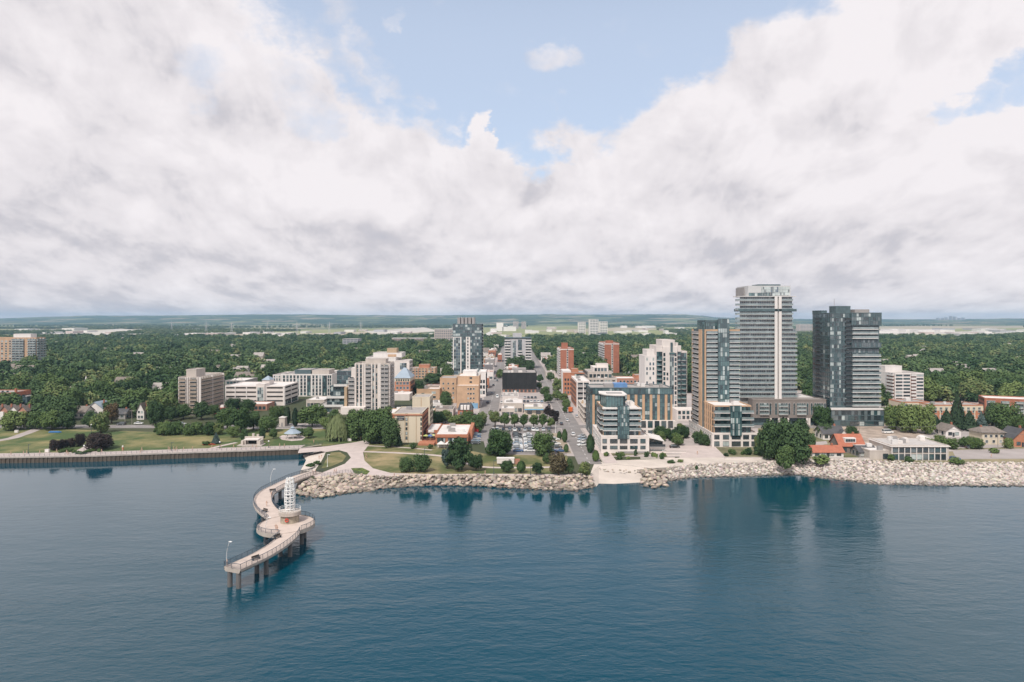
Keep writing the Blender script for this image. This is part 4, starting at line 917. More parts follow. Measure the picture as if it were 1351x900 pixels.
sg = MB().box(b.x0+w*.13,b.x0+w*.385,Y-.25,Y-.02,zt-2.9,zt-1.0); b.add('sign_board', sg, frame_d)
def text(s, x, y, z, size, m, parent, rz=0):
    cu = bpy.data.curves.new('lettering','FONT'); cu.body = s; cu.size = size; cu.extrude = .02; cu.align_x = 'CENTER'
    o = bpy.data.objects.new('lettering', cu); dg = bpy.context.evaluated_depsgraph_get(); C.objects.link(o); bpy.context.view_layer.update()
    me = bpy.data.meshes.new_from_object(o.evaluated_get(bpy.context.evaluated_depsgraph_get())); bpy.data.objects.remove(o)
    me.materials.clear(); me.materials.append(m); q = link('lettering', me, parent, (x,y,z)); q.rotation_euler = (R(90),0,rz); return q
sx = b.x0+w*.257-b.o.x
text('WATERFRONT', sx, Y-.28-b.o.y, zt-1.85-b.o.z, .56, frame_w, b.t); text('HOTEL', sx, Y-.28-b.o.y, zt-2.7-b.o.z, .62, frame_w, b.t)
b.unit(b.x0+5, Y+15, zt+.1, 2.5, 2, 1.2); b.done()
Y = 345; b = mk('hotel_tower','plain tan hotel block with blank front directly behind the cream hotel','hotel', XA(544,Y), XA(567,Y), Y, Y+14)
zt = ZA(524.5,Y); b.body(zt, m_cream, m_roofg, .35); b.wins(b.face('R'), 1, 13, 3, rng(G+2,5,3), 1.4, 1.4); b.box('mid_band', b.x0+4.3, b.x0+4.7, Y-.1, Y+.02, G, zt, m_tan); b.done()
Y = 311; b = mk('restaurant','low restaurant with white flat roof and orange fascia attached to the hotel','restaurant', XA(574.5,Y), XA(617,Y), Y, Y+30)
zt = ZA(574,Y); b.body(zt, m_orange2, m_roofw, .3); b.box('fascia', b.x0-.3, b.x1+.3, Y-.3, Y+30, zt-1.1, zt-.1, m_orange2)
f = b.face('F'); w = b.x1-b.x0
for k in range(3): b.curtain(f, .8+k*w/3, (k+1)*w/3-.4, G+.9, zt-1.4, 4, 1, 'D', (4,3,1,1), .05, .1)
b.body(zt+.4, m_orange2, m_roofw, .25, XA(562,Y+10), b.x0-.02, Y+10, Y+30, G, 'side_wall'); b.curtain((Vector((XA(562,Y+10),Y+10,0)),0,1), .5, 4.5, G+1, zt-.8, 3, 1, 'D')
b.box('end_wall', b.x1-.02, b.x1+1.6, Y+8, Y+30.2, G, zt+1.2, m_orange); b.units(7, zt+.1, 12, XA(564,Y+12), b.x1, Y+4, Y+28)
b.box('patio', XA(551,Y-4), XA(574,Y)-.05, Y-3.4, Y+9, G, G+.9, m_orange2); b.done()
reg(XA(545,300), XA(620,300), 300, 345)
# ---------------------------------------------------------------- tan mid rise and neighbours
Y = 434; b = mk('tan_midrise','tan brick mid rise with few windows beside the west street','office building', XA(602.5,Y), XA(631.5,Y), Y, Y+20)
zt = ZA(509.5,Y); b.body(zt, m_tan2, m_roofw, .4); f = b.face('F'); w = b.x1-b.x0
b.wins(f, w*.46, w*.84, 3, rng(G+3,4,3), .9, 1.0, 'W'); b.wins(f, w*.60, w*.66, 1, rng(G+3,4,3), .6, .9)
z2 = ZA(497,Y+8); b.body(z2, m_tan2, m_roofw, .4, y0=Y+8, y1=Y+30, z0=zt, name='upper_wall'); b.wins((Vector((b.x0,Y+8,0)),0,1), w*.55, w*.67, 2, [zt+1.4,zt+4], .6, .9)
b.body(z2+3.2, m_white, m_roofw, .2, b.x0+3, b.x0+12, Y+12, Y+26, z2, 'penthouse'); b.box('shop_front', b.x0+5.5, b.x1-.5, Y-.3, Y-.02, G, G+3.4, mat('blue_panel',(0.20,0.36,0.52),.6,.1,1)); b.units(2, z2+.1, 9, b.x0+12.5, b.x1, Y+10, Y+28); b.done()
r_ = b.face('R'); 
Y = 462; b = mk('tan_wing','lower tan brick wing of the mid rise, behind the dark round tree','office building', XA(580.5,Y), XA(602,Y), Y, Y+20)
b.body(ZA(499.5,Y), m_tan2, m_roofg, .4); b.wins(b.face('F'), .6, 10.6, 3, rng(G+3,4,3.2), 1, 1.2, 'W'); b.done()
Y = 452; b = mk('small_office','small tan three storey office with pale ribs left of the dark round tree','office building', XA(564.5,Y), XA(580,Y), Y, Y+10)
zt = ZA(513.5,Y); b.body(zt, m_tan2, m_roofw, .3); b.wins(b.face('F'), 2.2, 5.6, 1, rng(G+1.5,3,3), 2.6, 1.4, 'G'); b.done()
Y = 500; b = mk('white_shop','white shop building with dark windows between tan mid rise and the street','shop', XA(632,Y), XA(641,Y), Y, Y+22)
b.body(ZA(491,Y), m_white, m_roofw, .4); b.curtain(b.face('R'), 1, 20, G+1, ZA(494,Y), 6, 3, 'D'); b.wins(b.face('F'), .4, 4.6, 2, [G+2,G+6,G+10], 1.4, 2.2); b.done()
Y = 397; b = mk('old_house','small old brick house with black mansard roof and white dormers','house', XA(604,Y), XA(623,Y), Y, Y+12)
zt = G+4; b.body(zt, m_brick, m_roofd, 0); b.hip('roof', b.x0, b.x1, Y, Y+12, zt, zt+3.4, m_roofd, .75, .3)
for k in (.28,.5,.72): b.box('dormer', b.x0+8.4*k-.7, b.x0+8.4*k+.7, Y-.3, Y+3, zt+.2, zt+2.6, m_white)
b.wins(b.face('F'), .6, 7.8, 3, [G+1.2], 1.0, 1.6, 'W'); b.done()
# ---------------------------------------------------------------- dark and white tower
Y = 671; b = mk('condo_tower','dark glass tower with white left bay and five grey roof fins','condo tower', XA(597.5,Y), XA(635.6,Y), Y, Y+28)
zt = ZA(428,Y); b.body(zt, m_dark, m_roofg, .5); f = b.face('F'); k = (b.x1-b.x0)/38.1; n = 16; fh = (zt-G-2)/n; zs = rng(G+2,n,fh)
zw = ZA(444.5,Y)
b.curtain(f, .3*k, 38*k, zw+.3, zt-.3, 12, 4, 'D', (3,5,1.5,2), .25); b.curtain(f, 23*k, 38*k, G+2, zw, 7, 12, 'D', (3,4,3,1.5), .25); b.curtain(f, 11.5*k, 16.8*k, G+2, zw, 2, 12, 'D', (3,5,1,2), .25)
b.box('white_frame', b.x0+.2*k, b.x0+11.3*k, Y-.5, Y-.01, G, zw, m_white); b.curtain((Vector((b.x0,Y-.5,0)),0,1), 1.3*k, 9.8*k, G+2, zw-.6, 3, 12, 'G', (3,3,2,4), .28)
b.box('white_frame', b.x0+17.2*k, b.x0+22.8*k, Y-.5, Y-.01, G, zw, m_white); b.wins((Vector((b.x0,Y-.5,0)),0,1), 18.6*k, 21*k, 1, rng(G+2.6,12,(zw-G-2)/12), 1.1, 1.9)
r_ = b.face('R'); b.curtain(r_, .3, 27.7, G+2, zt-.3, 12, n, 'D', (3,5,1,2), .25); b.balcs(r_, 3, 12, zs, 1.3, .25, 'glass'); b.balcs((b.face('L')[0], LE, 28), 17, 27, zs, 1.4, .25, 'glass')
for i in range(5): b.box('roof_fin', XA(603+i*4.8,Y), XA(606.6+i*4.8,Y), Y+4, Y+20, zt, ZA(419,Y+4), m_grey)
b.body(G+8, m_precast, m_roofw, .4, b.x0-12, b.x0-.02, Y-3, Y+20, name='podium'); b.wins((Vector((b.x0-12,Y-3,0)),0,1), 1, 11, 4, [G+1.5,G+4.8], 1.6, 1.8); b.done()
# ---------------------------------------------------------------- grey tower
Y = 771; b = mk('grey_tower','pale grey balconied apartment tower behind the black clad building','apartment tower', XA(666.5,Y), XA(700.5,Y), Y, Y+26)
zt = ZA(446.5,Y); b.body(zt, m_grey, m_roofg, .8); f = b.face('F'); k = (b.x1-b.x0)/34; n = 11; fh = (zt-G-1)/n; zs = rng(G+1.2,n,fh); m_lil = mat('pale_grey_panel',(0.46,0.45,0.46),.8,.08,.4)
b.box('pale_panel', b.x0+6.5*k, b.x0+27*k, Y-.3, Y-.01, G+4, zt-1, m_lil)
b.curtain((Vector((b.x0,Y-.3,0)),0,1), 10*k, 14*k, G+4, zt-2.5, 2, 10, 'G', (4,3,2,3), .3); b.curtain((Vector((b.x0,Y-.3,0)),0,1), 17*k, 22*k, G+4, zt-1.5, 3, 10, 'D', (4,3,2,2), .3)
for l0, l1 in ((.2,6.3),(27.5,33.8)): b.curtain(f, l0*k, l1*k, G+1, zt-.5, 3, n, 'D', (4,3,2,2), .2); b.balcs(f, (l0-.9)*k, (l1+.9)*k, zs, 1.5, .3, 'white')
b.balcs((Vector((b.x0,Y-.3,0)),0,1), 16.6*k, 22.4*k, zs[1:7], 1.3, .3, 'white'); b.box('cornice', b.x0-.8, b.x1+.8, Y-.8, Y+26, zt, zt+1.0, m_dark)
b.body(zt+5, m_lil, m_dark, .8, b.x0+10*k, b.x0+22*k, Y+6, Y+18, zt+1, 'penthouse'); b.done()
# ---------------------------------------------------------------- black clad building
Y = 527; b = mk('black_building','black clad block with fine horizontal stripes on a brick base between the two streets','office building', XA(662.8,Y), XA(708,Y), Y, Y+32)
zt = ZA(492.5,Y); zb = ZA(513.5,Y); b.body(zt, m_black, m_roofg, .5, z0=zb); b.box('brick_base', b.x0+.4, b.x1-.4, Y+.4, Y+31, G, zb, m_pbrick)
mb = MB()
for i in range(24): mb.box(b.x0-.05,b.x1+.05,Y-.10,Y+.02,zb+.3+i*(zt-zb)/24.5,zb+.48+i*(zt-zb)/24.5,0)
b.add('louvres', mb, mat('black_louvre',(0.045,0.044,0.043),.6,.3,.3)); mb = MB()
for i in range(18): mb.box(b.x0+i*(b.x1-b.x0)/17-.06,b.x0+i*(b.x1-b.x0)/17+.06,Y-.15,Y+.02,zb,zt,0)
b.add('fins', mb, m_black)
b.wins((Vector((b.x0+.4,Y+.4,0)),0,1), 1, 25, 8, [G+.5], 1.8, 1.7); b.body(zt+2.6, m_grey, m_roofg, .3, b.x0+7.5, b.x0+18.5, Y+10, Y+22, zt, 'penthouse'); b.units(5, zt+.1, 17, y0=Y+2, y1=Y+9); b.done()
# ---------------------------------------------------------------- brick towers
for (u0, u1, Y, vt, ul, lab, n, gu) in ((739.5,757,671,460.5,736,'red brick apartment tower with a white window strip left of its twin',11,(741,749,453)), (797.7,817,717,453.3,790.3,'red brick apartment tower with white balconies on its side, right of its twin',12,(800,809,450))):
    D = XA(u0,Y)*F/(ul-CU)-Y; b = mk('brick_tower', lab, 'apartment tower', XA(u0,Y), XA(u1,Y), Y, Y+D)
    zt = ZA(vt,Y); fh = (zt-G-1)/n; b.body(zt, m_brick, m_roofg, .7); w = b.x1-b.x0; f = b.face('F')
    b.box('top_band', b.x0-.15, b.x1+.15, Y-.15, Y+D+.1, zt-.9, zt-.0, m_precast); b.box('window_strip', b.x0+w*.46, b.x0+w*.58, Y-.12, Y-.01, G, zt-1, m_precast)
    b.wins((Vector((b.x0,Y-.12,0)),0,1), w*.47, w*.57, 1, rng(G+1.4,n,fh), 1.0, 1.5); l_ = b.face('L'); b.wins(l_, .5, D-.5, int(D/3.2), rng(G+1.4,n,fh), 2.0, 1.6); b.balcs(l_, .5, D-.5, rng(G+1.2,n,fh), 1.2, .25, 'white', div=3)
    b.body(ZA(gu[2],Y+6), m_brick, m_roofg, .4, XA(gu[0],Y+6), XA(gu[1],Y+6), Y+6, Y+14, zt, 'penthouse'); b.done()
# ---------------------------------------------------------------- along the east street
Y = 508; b = mk('brick_lowrise','red brick low rise with white stair block beside the east street','apartment building', XA(743,Y), XA(773,Y), Y, Y+22)
zt = ZA(492.5,Y); b.body(zt, m_orange, m_roofg, .5); f = b.face('F'); b.curtain(f, 8.5, 15.5, zt-3.6, zt-.6, 5, 1, 'D', (4,3,2,1)); b.wins(f, .6, 7, 3, rng(G+1.4,4,3.2), 1.1, 1.5); b.balcs(f, 8.5, 15.5, [zt-4.2], 1.5, .3, 'white')
b.body(zt+1.4, m_white, m_roofw, .3, b.x0-.3, b.x0+6, Y+2, Y+20, G, 'stair_block'); b.body(zt+2.5, m_orange, m_roofg, .3, b.x0+7, b.x0+12, Y+8, Y+16, zt, 'penthouse'); b.wins(b.face('L'), 1, 20, 6, rng(G+1.4,4,3.2), 1.2, 1.5); b.done()
Y = 436; b = mk('open_deck_building','pale building with open dark balcony decks and a brick side, under the brown terraced block','apartment building', XA(761,Y), XA(778,Y), Y, Y+40)
zt = ZA(503.5,Y); n = 5; fh = (zt-G-1)/n; b.body(zt, m_precast, m_roofw, .4); f = b.face('F'); b.wins(f, .5, 8, 2, rng(G+1.2,n,fh), 2.9, 2.2, 'D'); b.piers(f, [.2,4.1,8], .45, G, zt, m_white, 1.3); b.balcs(f, .2, 8.0, rng(G+1,n,fh), 1.2, .3, 'grey')
l_ = b.face('L'); b.box('brick_side', b.x0-.15, b.x0+.02, Y+3, Y+40, G, zt-1, m_orange); b.wins((Vector((b.x0-.15,Y+40,0)),LE,1), 2, 36, 8, rng(G+1.4,n,fh), 1.6, 1.6); b.units(4, zt+.1, 31); b.done()
Y = 470; b = mk('terraced_block','beige terraced apartment block with stepped roof terraces behind the waterfront hotel','apartment building', XA(775,Y), XA(814,Y), Y, Y+30)
z1 = ZA(500,Y); z2 = ZA(491,Y+4); b.body(z1, m_beige, m_roofg, .6); b.body(z2, m_beige, m_roofg, .5, b.x0+1, b.x1-3, Y+4, Y+28, z1, 'terrace_wall'); b.body(ZA(485,Y+8), m_precast, m_roofw, .4, b.x0+5, b.x1-5, Y+7, Y+25, z2, 'terrace_wall'); b.body(ZA(480.5,Y+12), m_precast, m_roofg, .3, b.x0+8, b.x0+16, Y+12, Y+20, ZA(485,Y+8), 'penthouse')
b.wins((Vector((b.x0+1,Y+4,0)),0,1), .5, 16.5, 6, [z1+.7], 1.9, 2.2, 'D'); b.wins(b.face('F'), .5, 19.5, 7, rng(z1-2.8-3*3,4,3), 1.9, 1.9, 'D'); b.balcs(b.face('F'), .2, 20, rng(z1-3.2-3*3,4,3), 1.3, .3, 'white', div=4); b.wins(b.face('L'), 1, 29, 9, rng(G+1.4,6,3.4), 1.6, 1.8); b.units(4, z1+.1, 41, y1=Y+4); b.wins((Vector((b.x0+5,Y+7,0)),0,1), .5, 9.5, 4, [z2+.5], 1.6, 2, 'D'); b.done()
Y = 500; b = mk('brick_annex','low red brick annex with a flat pale roof behind the waterfront hotel','apartment building', XA(814,Y)+.3, XA(846,Y), Y, Y+18)
b.body(ZA(500,Y), m_pbrick, m_roofw, .5); b.wins(b.face('F'), 1, 17, 6, rng(G+4,3,3.2), 1.5, 1.4, 'W'); b.body(ZA(495.5,Y+2), m_orange, m_roofg, .3, b.x1-4, b.x1+2, Y+2, Y+14, G, 'stair_block'); b.done()
# ---------------------------------------------------------------- waterfront hotel: rear block
Y = 336; b = mk('waterfront_hotel','teal glass and tan pier hotel block with white base, behind the glass fronted condo','hotel', XA(778.5,Y), XA(887,Y), Y, Y+18)
zt = ZA(512.5,Y); zg = ZA(520.5,Y); zb = ZA(556,Y); b.body(zt, m_dark, m_roofg, .4); f = b.face('F'); k = (b.x1-b.x0)/108.5; xs = b.x0
b.curtain(f, .1, 108*k, zg, zt, 34, 1, 'T', (5,3,1.2,1), .12, .12)
b.box('base_wall', xs+60*k, b.x1+1.2, Y-4, Y-.02, G, ZA(556,Y-4), m_precast); b.wins((Vector((xs,Y-4,0)),0,1), 64*k, 108*k, 5, [G+.8], 2.0, 2.0, 'D', div=2); b.wins((Vector((xs,Y-4,0)),0,1), 64*k, 108*k, 5, [G+4.3], 2.2, 3.1, 'D', div=2)
for i in range(6):
    l0 = (49+i*9.9)*k; b.piers(f, [l0+1.6*k], 3.4*k, zb-1, zg-.1, m_tan2, .3); b.curtain(f, l0+3.5*k, l0+9.8*k, zb-1, zg-.15, 2, 7, 'T', (4,4,2,1.5), .16, .05)
b.piers(f, [107.2*k], 2.4*k, zb-1, zg-.1, m_tan2, .3); b.curtain(f, 22*k, 48.5*k, G+1, zg-.3, 9, 8, 'T', (3,4,1,2))
b.box('tan_corner', xs+3*k, xs+6*k, Y-.4, Y-.01, G, zg-.1, m_tan2); b.curtain(f, 6.5*k, 13.5*k, G, zg-.5, 2, 8, 'T', (5,3,.4,1)); b.box('tan_panel', xs+14*k, xs+22*k, Y-.35, Y-.01, G, zg-.4, m_tan2)
l_ = b.face('L'); b.curtain(l_, .2, 17.8, G+.5, zt-.2, 7, 9, 'D', (3,5,.6,3)); b.box('grey_screen', xs+21*k, xs+33*k, Y+5, Y+10, zt, ZA(506.5,Y+5), m_grey)
b.box('blue_screen', xs+33.3*k, xs+51*k, Y+4, Y+10, zt, ZA(506,Y+4), mat('blue_screen',(0.12,0.24,0.46),.6,.1,.4)); b.units(6, zt+.1, 51, x0=xs+53*k, y0=Y+3); b.done()
# ---------------------------------------------------------------- glass fronted condo
Y = 290; b = mk('glass_condo','glass fronted condo with a curved glass top and white base beside the shore road','condo building', XA(793,Y), XA(856.5,Y), Y, Y+30)
zp = ZA(576,Y); b.body(zp, m_precast, m_roofw, .5); f = b.face('F'); k = Y/F
zs2 = [ZA(595,Y), ZA(584.5,Y)]
for z, h in ((ZA(592.2,Y),1.25),(ZA(584.6,Y),1.7)):
    for l0, l1 in ((2,7.5),(12,21.5),(25,34.5),(38.5,48),(52,58.5)): b.wins(f, l0*k, l1*k, 1, [z], (l1-l0)*k, h, 'D', div=3)
b.box('plinth', b.x0+22*k, b.x1, Y-.8, Y-.02, G, G+.9, m_grey); l_ = b.face('L'); b.wins(l_, 2, 28, 7, [G+1.5,G+4.3], 2.4, 1.5, 'W')
x0, x1, y0 = XA(796,Y+1.5), XA(845,Y+1.5), Y+1.5; zt = ZA(539,Y+1.5); n = 5; fh = (zt-zp)/n
b.body(zt, m_tan2, m_roofw, .4, x0, x1, y0, Y+24, zp, 'upper_wall'); f2 = (Vector((x0,y0,0)),0,1)
b.curtain(f2, .3*k, 17.5*k, zp+.1, zt-.2, 5, n, 'T', (4,4,1,3), .1); b.curtain(f2, 34*k, 46.5*k, zp+.1, zt-.2, 4, n, 'T', (4,4,1,3), .1)
b.balcs(f2, -.9*k, 17.8*k, rng(zp+fh,n-1,fh), 1.7, .3, 'glass'); b.balcs(f2, 33.8*k, 49.4*k, rng(zp+fh,n-1,fh), 1.7, .3, 'glass')
for l0, l1 in ((-1.5,18),(33.8,50)): b.band(f2, l0*k, l1*k, zt-.1, zt+.5, m_white, 1.6, 'roof_slab')
b.box('glass_bay_core', x0+18.2*k, x0+33.4*k, y0-1.6, y0-.02, ZA(579,Y), zt+1.2, m_dark); b.curtain((Vector((x0+18.2*k,y0-1.6,0)),0,1), 0, 15.2*k, ZA(579,Y), zt+1.2, 6, 8, 'T', (5,2.5,2.2,.3), .1)
lf = (Vector((x0,Y+24,0)),LE,1); b.wins(lf, 1, 21.5, 5, rng(zp+.5,n,fh), 2.6, 1.9, 'D', div=2); b.balcs(lf, 10, 21.5, rng(zp+fh,n-1,fh), 1.2, .3, 'glass'); 
# curved glass top: a lens plan
cx = (XA(799,Y)+XA(828,Y))/2-.2; zt2 = ZA(521,Y+6)
pl_ = [(cx-4.6,y0+15),(cx-5.2,y0+8),(cx-3.6,y0+3.6),(cx-.2,y0+.8),(cx+3.4,y0+.6),(cx+4.6,y0+3),(cx+4.8,y0+15)]
b.add('glass_crown', MB().prism(pl_, zt, zt2), g_teal); mb = MB()
for (ax,ay),(bx,by) in zip(pl_, pl_[1:]):
    for t in (0,.34,.67):
        px, py = ax+(bx-ax)*t, ay+(by-ay)*t; mb.box(px-.08,px+.08,py-.1,py+.06,zt,zt2)
b.add('crown_mullions', mb, frame_d)
cxx, cyy = sum(p[0] for p in pl_)/7, sum(p[1] for p in pl_)/7
b.add('crown_roof', MB().prism([(cxx+(p[0]-cxx)*1.16, cyy+(p[1]-cyy)*1.12) for p in pl_], zt2, zt2+.45), m_roofw); b.box('roof_vent', cx-3, cx+3.6, y0+5, y0+8, zt2+.46, zt2+.8, m_grey)
b.units(4, zt+.1, 61, x0+12, x1, y0+6, Y+22); b.done()
b = mk('cafe_pavilion','small pavilion with a white sloped canopy over dark glass, right of the white condo base','pavilion', XA(858,Y), XA(879,Y), Y+2, Y+13)
b.body(ZA(591,Y), m_precast, m_roofw, .3); b.curtain((Vector((b.x0,b.y0,0)),0,1), .2, 6.4, G, G+1.2, 6, 1, 'D', (4,3,0,1)); b.box('glass_room', b.x0+.3, b.x1-.6, b.y0+2, b.y1, ZA(591,Y)+.1, ZA(583,Y), g_dark)
mb = MB(); a, e, y_, yb = b.x0-.3, b.x1-.2, b.y0+.6, b.y1; zc0, zc1 = ZA(577,Y+4), ZA(583,Y+2)
mb.quad((a,y_,zc0),(e,y_,zc1),(e,yb,zc1+.6),(a,yb,zc0+.6)); mb.quad((a,y_,zc0+.2),(e,y_,zc1+.2),(e,yb,zc1+.8),(a,yb,zc0+.8)); mb.quad((a,y_,zc0),(e,y_,zc1),(e,y_,zc1+.2),(a,y_,zc0+.2)); b.add('canopy', mb, m_roofw)
b.balcs(b.face('F'), 0, b.x1-b.x0, [ZA(591,Y)], .6, .15, 'dark'); b.done()
# ---------------------------------------------------------------- white stepped condo
Y = 397; b = mk('stepped_condo','cream stepped condo with rounded green glass balconies behind the waterfront hotel','condo tower', XA(866,Y), XA(898.5,Y), Y, Y+20)
zt = ZA(457.5,Y); n = 14; fh = (zt-G-2)/n; b.body(zt, m_precast, m_roofg, .6); f = b.face('F'); k = Y/F; zs = rng(G+2.2,n,fh)
b.body(ZA(449.5,Y), m_precast, m_roofg, .5, b.x0+7.2*k, b.x0+24*k, Y-.4, Y+16, zt, 'upper_wall'); b.body(ZA(453,Y+1), m_precast, m_roofg, .4, b.x0+24*k, b.x0+29*k, Y+1, Y+14, zt, 'upper_wall')
b.box('centre_bay', b.x0+8*k, b.x0+27*k, Y-1, Y-.02, G, zt, m_precast); fb_ = (Vector((b.x0,Y-1,0)),0,1)
b.curtain(fb_, 17*k, 22.5*k, G+2, zt-3.5, 2, 13, 'G', (3,2,4,1), .2); b.wins(fb_, 9*k, 11*k, 1, zs[:-1], 1.0, 1.7); b.wins(fb_, 23.6*k, 26*k, 1, zs[:-1], 1.0, 1.7); b.wins(fb_, 13*k, 15*k, 1, zs[:9], .8, 1.4, skip=.4)
b.add('keystone', MB().prism([(b.x0+18*k,Y-1.15),(b.x0+21*k,Y-1.15),(b.x0+21*k,Y-.99),(b.x0+18*k,Y-.99)], zt-3, zt+2.5), m_dark); b.box('green_canopy', b.x0+16.5*k, b.x0+23*k, Y-1.8, Y-1, zt-4.2, zt-3.3, g_teal)
def rbalc(l0, l1):
    w_ = l1-l0; pts = [(w_/2+w_/2*math.cos(a), -1.5*math.sin(a)-.0) for a in [math.pi+math.pi*i/10 for i in range(11)]]
    pts = [(x, -abs(y)) for x, y in pts]
    def make():
        mb = MB(); mb.prism(pts, 0, .22, 0)
        for (ax,ay),(bx,by) in zip(pts,pts[1:]): mb.quad((ax,ay,.25),(bx,by,.25),(bx,by,1.2),(ax,ay,1.2),1); mb.quad((ax,ay+.05,1.2),(bx,by+.05,1.2),(bx,by+.05,.25),(ax,ay+.05,.25),1)
        return mb.mesh('balcony', [m_slab, g_teal])
    return make
for l0, l1, nn in ((.3*k,7.6*k,n-2),(27.3*k,32.3*k,n-1)):
    b.curtain(f, l0, l1, G+2, zt-3, 3, n-1, 'T', (4,4,1,3), .12)
    for z in zs[:nn]: b.put('balcony', ('rb',round(l1-l0,2)), rbalc(l0,l1), f, l0, z)
b.body(ZA(470.5,Y+2), m_white, m_roofg, .5, XA(851.5,Y), b.x0-.02, Y+2, Y+20, G, 'west_wing'); fw_ = (Vector((XA(851.5,Y),Y+2,0)),0,1); b.wins(fw_, .4, 6, 3, rng(G+2.2,12,fh), .9, 1.6, 'G', skip=.2)
b.body(ZA(463,Y+1), m_white, m_roofg, .5, XA(856,Y), b.x0-.03, Y+6, Y+19, ZA(470.5,Y+2), 'west_wing_top')
b.body(ZA(464.5,Y), m_precast, m_roofg, .5, b.x1+.02, XA(907,Y), Y+1, Y+20, G, 'east_wing'); fe = (Vector((b.x1,Y+1,0)),0,1); b.curtain(fe, .3, 3.4, G+3, ZA(466,Y), 2, 13, 'T', (4,4,1,3), .15)
for z in zs[:12]: b.put('balcony', ('rb2',), rbalc(0,3.3), fe, .2, z)
b.box('low_wing', b.x1-6, XA(912,Y)-.2, Y-14, Y-1.2, G, G+6, m_precast); b.wins((Vector((b.x1-6,Y-14,0)),0,1), .5, 10, 4, [G+1,G+3.7], 1.4, 1.6); b.done()
# ---------------------------------------------------------------- tan and teal tower with its shore podium
Y = 304; b = mk('teal_tower','teal glass tower with tan pillars rising behind a lower glass block on a white base','condo tower', XA(939.5,Y), XA(1000.5,Y), Y, Y+55)
zp = ZA(572.5,Y); k = Y/F; b.body(zp, m_precast, m_roofw, .5, y1=Y+40, name='podium'); f = b.face('F')
for z, h in ((G+.5,2.0),(G+3.6,1.75)):
    for l0, l1 in ((3,9.5),(14.5,22),(26,37.5),(41,48.5),(52,59)): b.wins(f, l0*k, l1*k, 1, [z], (l1-l0)*k, h, 'D', div=2)
b.wins((Vector((b.x0,Y+40,0)),LE,1), 1, 39, 14, [G+.8,G+3.6], 1.3, 1.5, 'W')
x0, x1 = XA(942.5,Y+1.2), XA(991,Y+1.2); zm = ZA(536.5,Y+1); n = 4; fh = (zm-zp)/n
b.body(zm, m_tan2, m_roofw, .5, x0, x1, Y+1.2, Y+18, zp, 'lower_wall'); f2 = (Vector((x0,Y+1.2,0)),0,1)
b.curtain(f2, .2, 19.5*k, zp+.1, zm-.2, 5, n, 'T', (4,4,1,3), .1); b.curtain(f2, 35*k, 48*k, zp+.1, zm-.2, 4, n, 'T', (4,4,1,3), .1)
b.balcs(f2, -.3, 19.6*k, rng(zp+.1,n,fh)[1:], 1.6, .3, 'glass'); b.balcs(f2, 35*k, 51*k, rng(zp+.1,n,fh)[1:], 1.6, .3, 'glass')
b.box('glass_bay_core', x0+20*k, x0+34.6*k, Y-.4, Y+1.19, ZA(575,Y), zm+.4, m_dark); b.curtain((Vector((x0+20*k,Y-.4,0)),0,1), 0, 14.6*k, ZA(575,Y), zm+.4, 6, 5, 'T', (4,1.5,4,.2), .1)
lf = (Vector((x0,Y+18,0)),LE,1); b.wins(lf, .5, 16, 5, rng(zp+.5,n,fh), 1.6, 1.9, 'D'); b.piers(lf, [3.4,6.6,9.8,13], .9, zp, zm, m_tan2, .5)
tx0, tx1, ty = XA(926.5,Y+19), XA(975,Y+19), Y+19; zt = ZA(435.5,ty); nt_ = 16; fh = (zt-zm)/nt_; k = ty/F
b.body(zt, m_dark, m_roofg, .4, tx0, tx1, ty, ty+18, zp, 'tower_wall'); f3 = (Vector((tx0,ty,0)),0,1)
b.curtain(f3, 4.2*k, 19.5*k, zm, zt-.6, 4, nt_, 'T', (4,4,.8,3), .1); b.balcs(f3, 4.6*k, 19.3*k, rng(zm+.4,nt_,fh), 1.4, .25, 'glass'); b.curtain(f3, 34.5*k, 48.3*k, zm, zt-.4, 4, nt_, 'T', (4,4,.8,3), .1); b.balcs(f3, 34.8*k, 48.8*k, rng(zm+.4,nt_,fh), 1.4, .25, 'glass')
b.box('glass_bay_core', tx0+19.7*k, tx0+34.3*k, ty-1.5, ty-.01, zm-1, ZA(422,ty), m_dark); b.curtain((Vector((tx0+19.7*k,ty-1.5,0)),0,1), 0, 14.6*k, zm-1, ZA(421,ty), 5, 18, 'T', (4,2.5,2.6,.3), .12)
b.box('tan_pier', tx0+2.5*k, tx0+4.0*k, ty-1.4, ty-.01, zm, zt-.5, m_tan2); b.box('tan_band', tx0+2.5*k, tx0+19.5*k, ty-1.4, ty-.01, zt-.5, zt+.3, m_tan2); b.box('tan_band', tx0+34.5*k, tx1, ty-1.4, ty-.01, zt-.5, zt+.3, m_tan2)
b.box('crown_core', tx0+5*k, tx0+34*k, ty+1, ty+15, zt, ZA(422.5,ty), m_dark); b.curtain((Vector((tx0+5*k,ty+1,0)),0,1), 0, 15*k, zt+.3, ZA(426,ty), 6, 2, 'T', (5,3,.5,1), .1); b.curtain((Vector((tx0+5*k,ty+15,0)),LE,1), .2, 13.8, zt+.3, ZA(424,ty), 6, 2, 'T', (5,3,.5,1), .1)
lt = (Vector((tx0,ty+18,0)),LE,1); b.piers(lt, [1.6,14.2], 2.2, zp, zt+.3, m_tan2, .4); b.piers(lt, [17.4], 1.2, zp, zt+.3, m_tan2, .4); b.wins(lt, 3.2, 12.6, 3, rng(zp+.6,20,(zt-zp)/20), 2.2, 1.6, 'D'); b.balcs(lt, 3, 12.8, rng(zp+.3,20,(zt-zp)/20), 1.0, .25, 'grey')
b.units(4, zm+.1, 77, x0+3, x1-2, Y+4, Y+17); b.done()
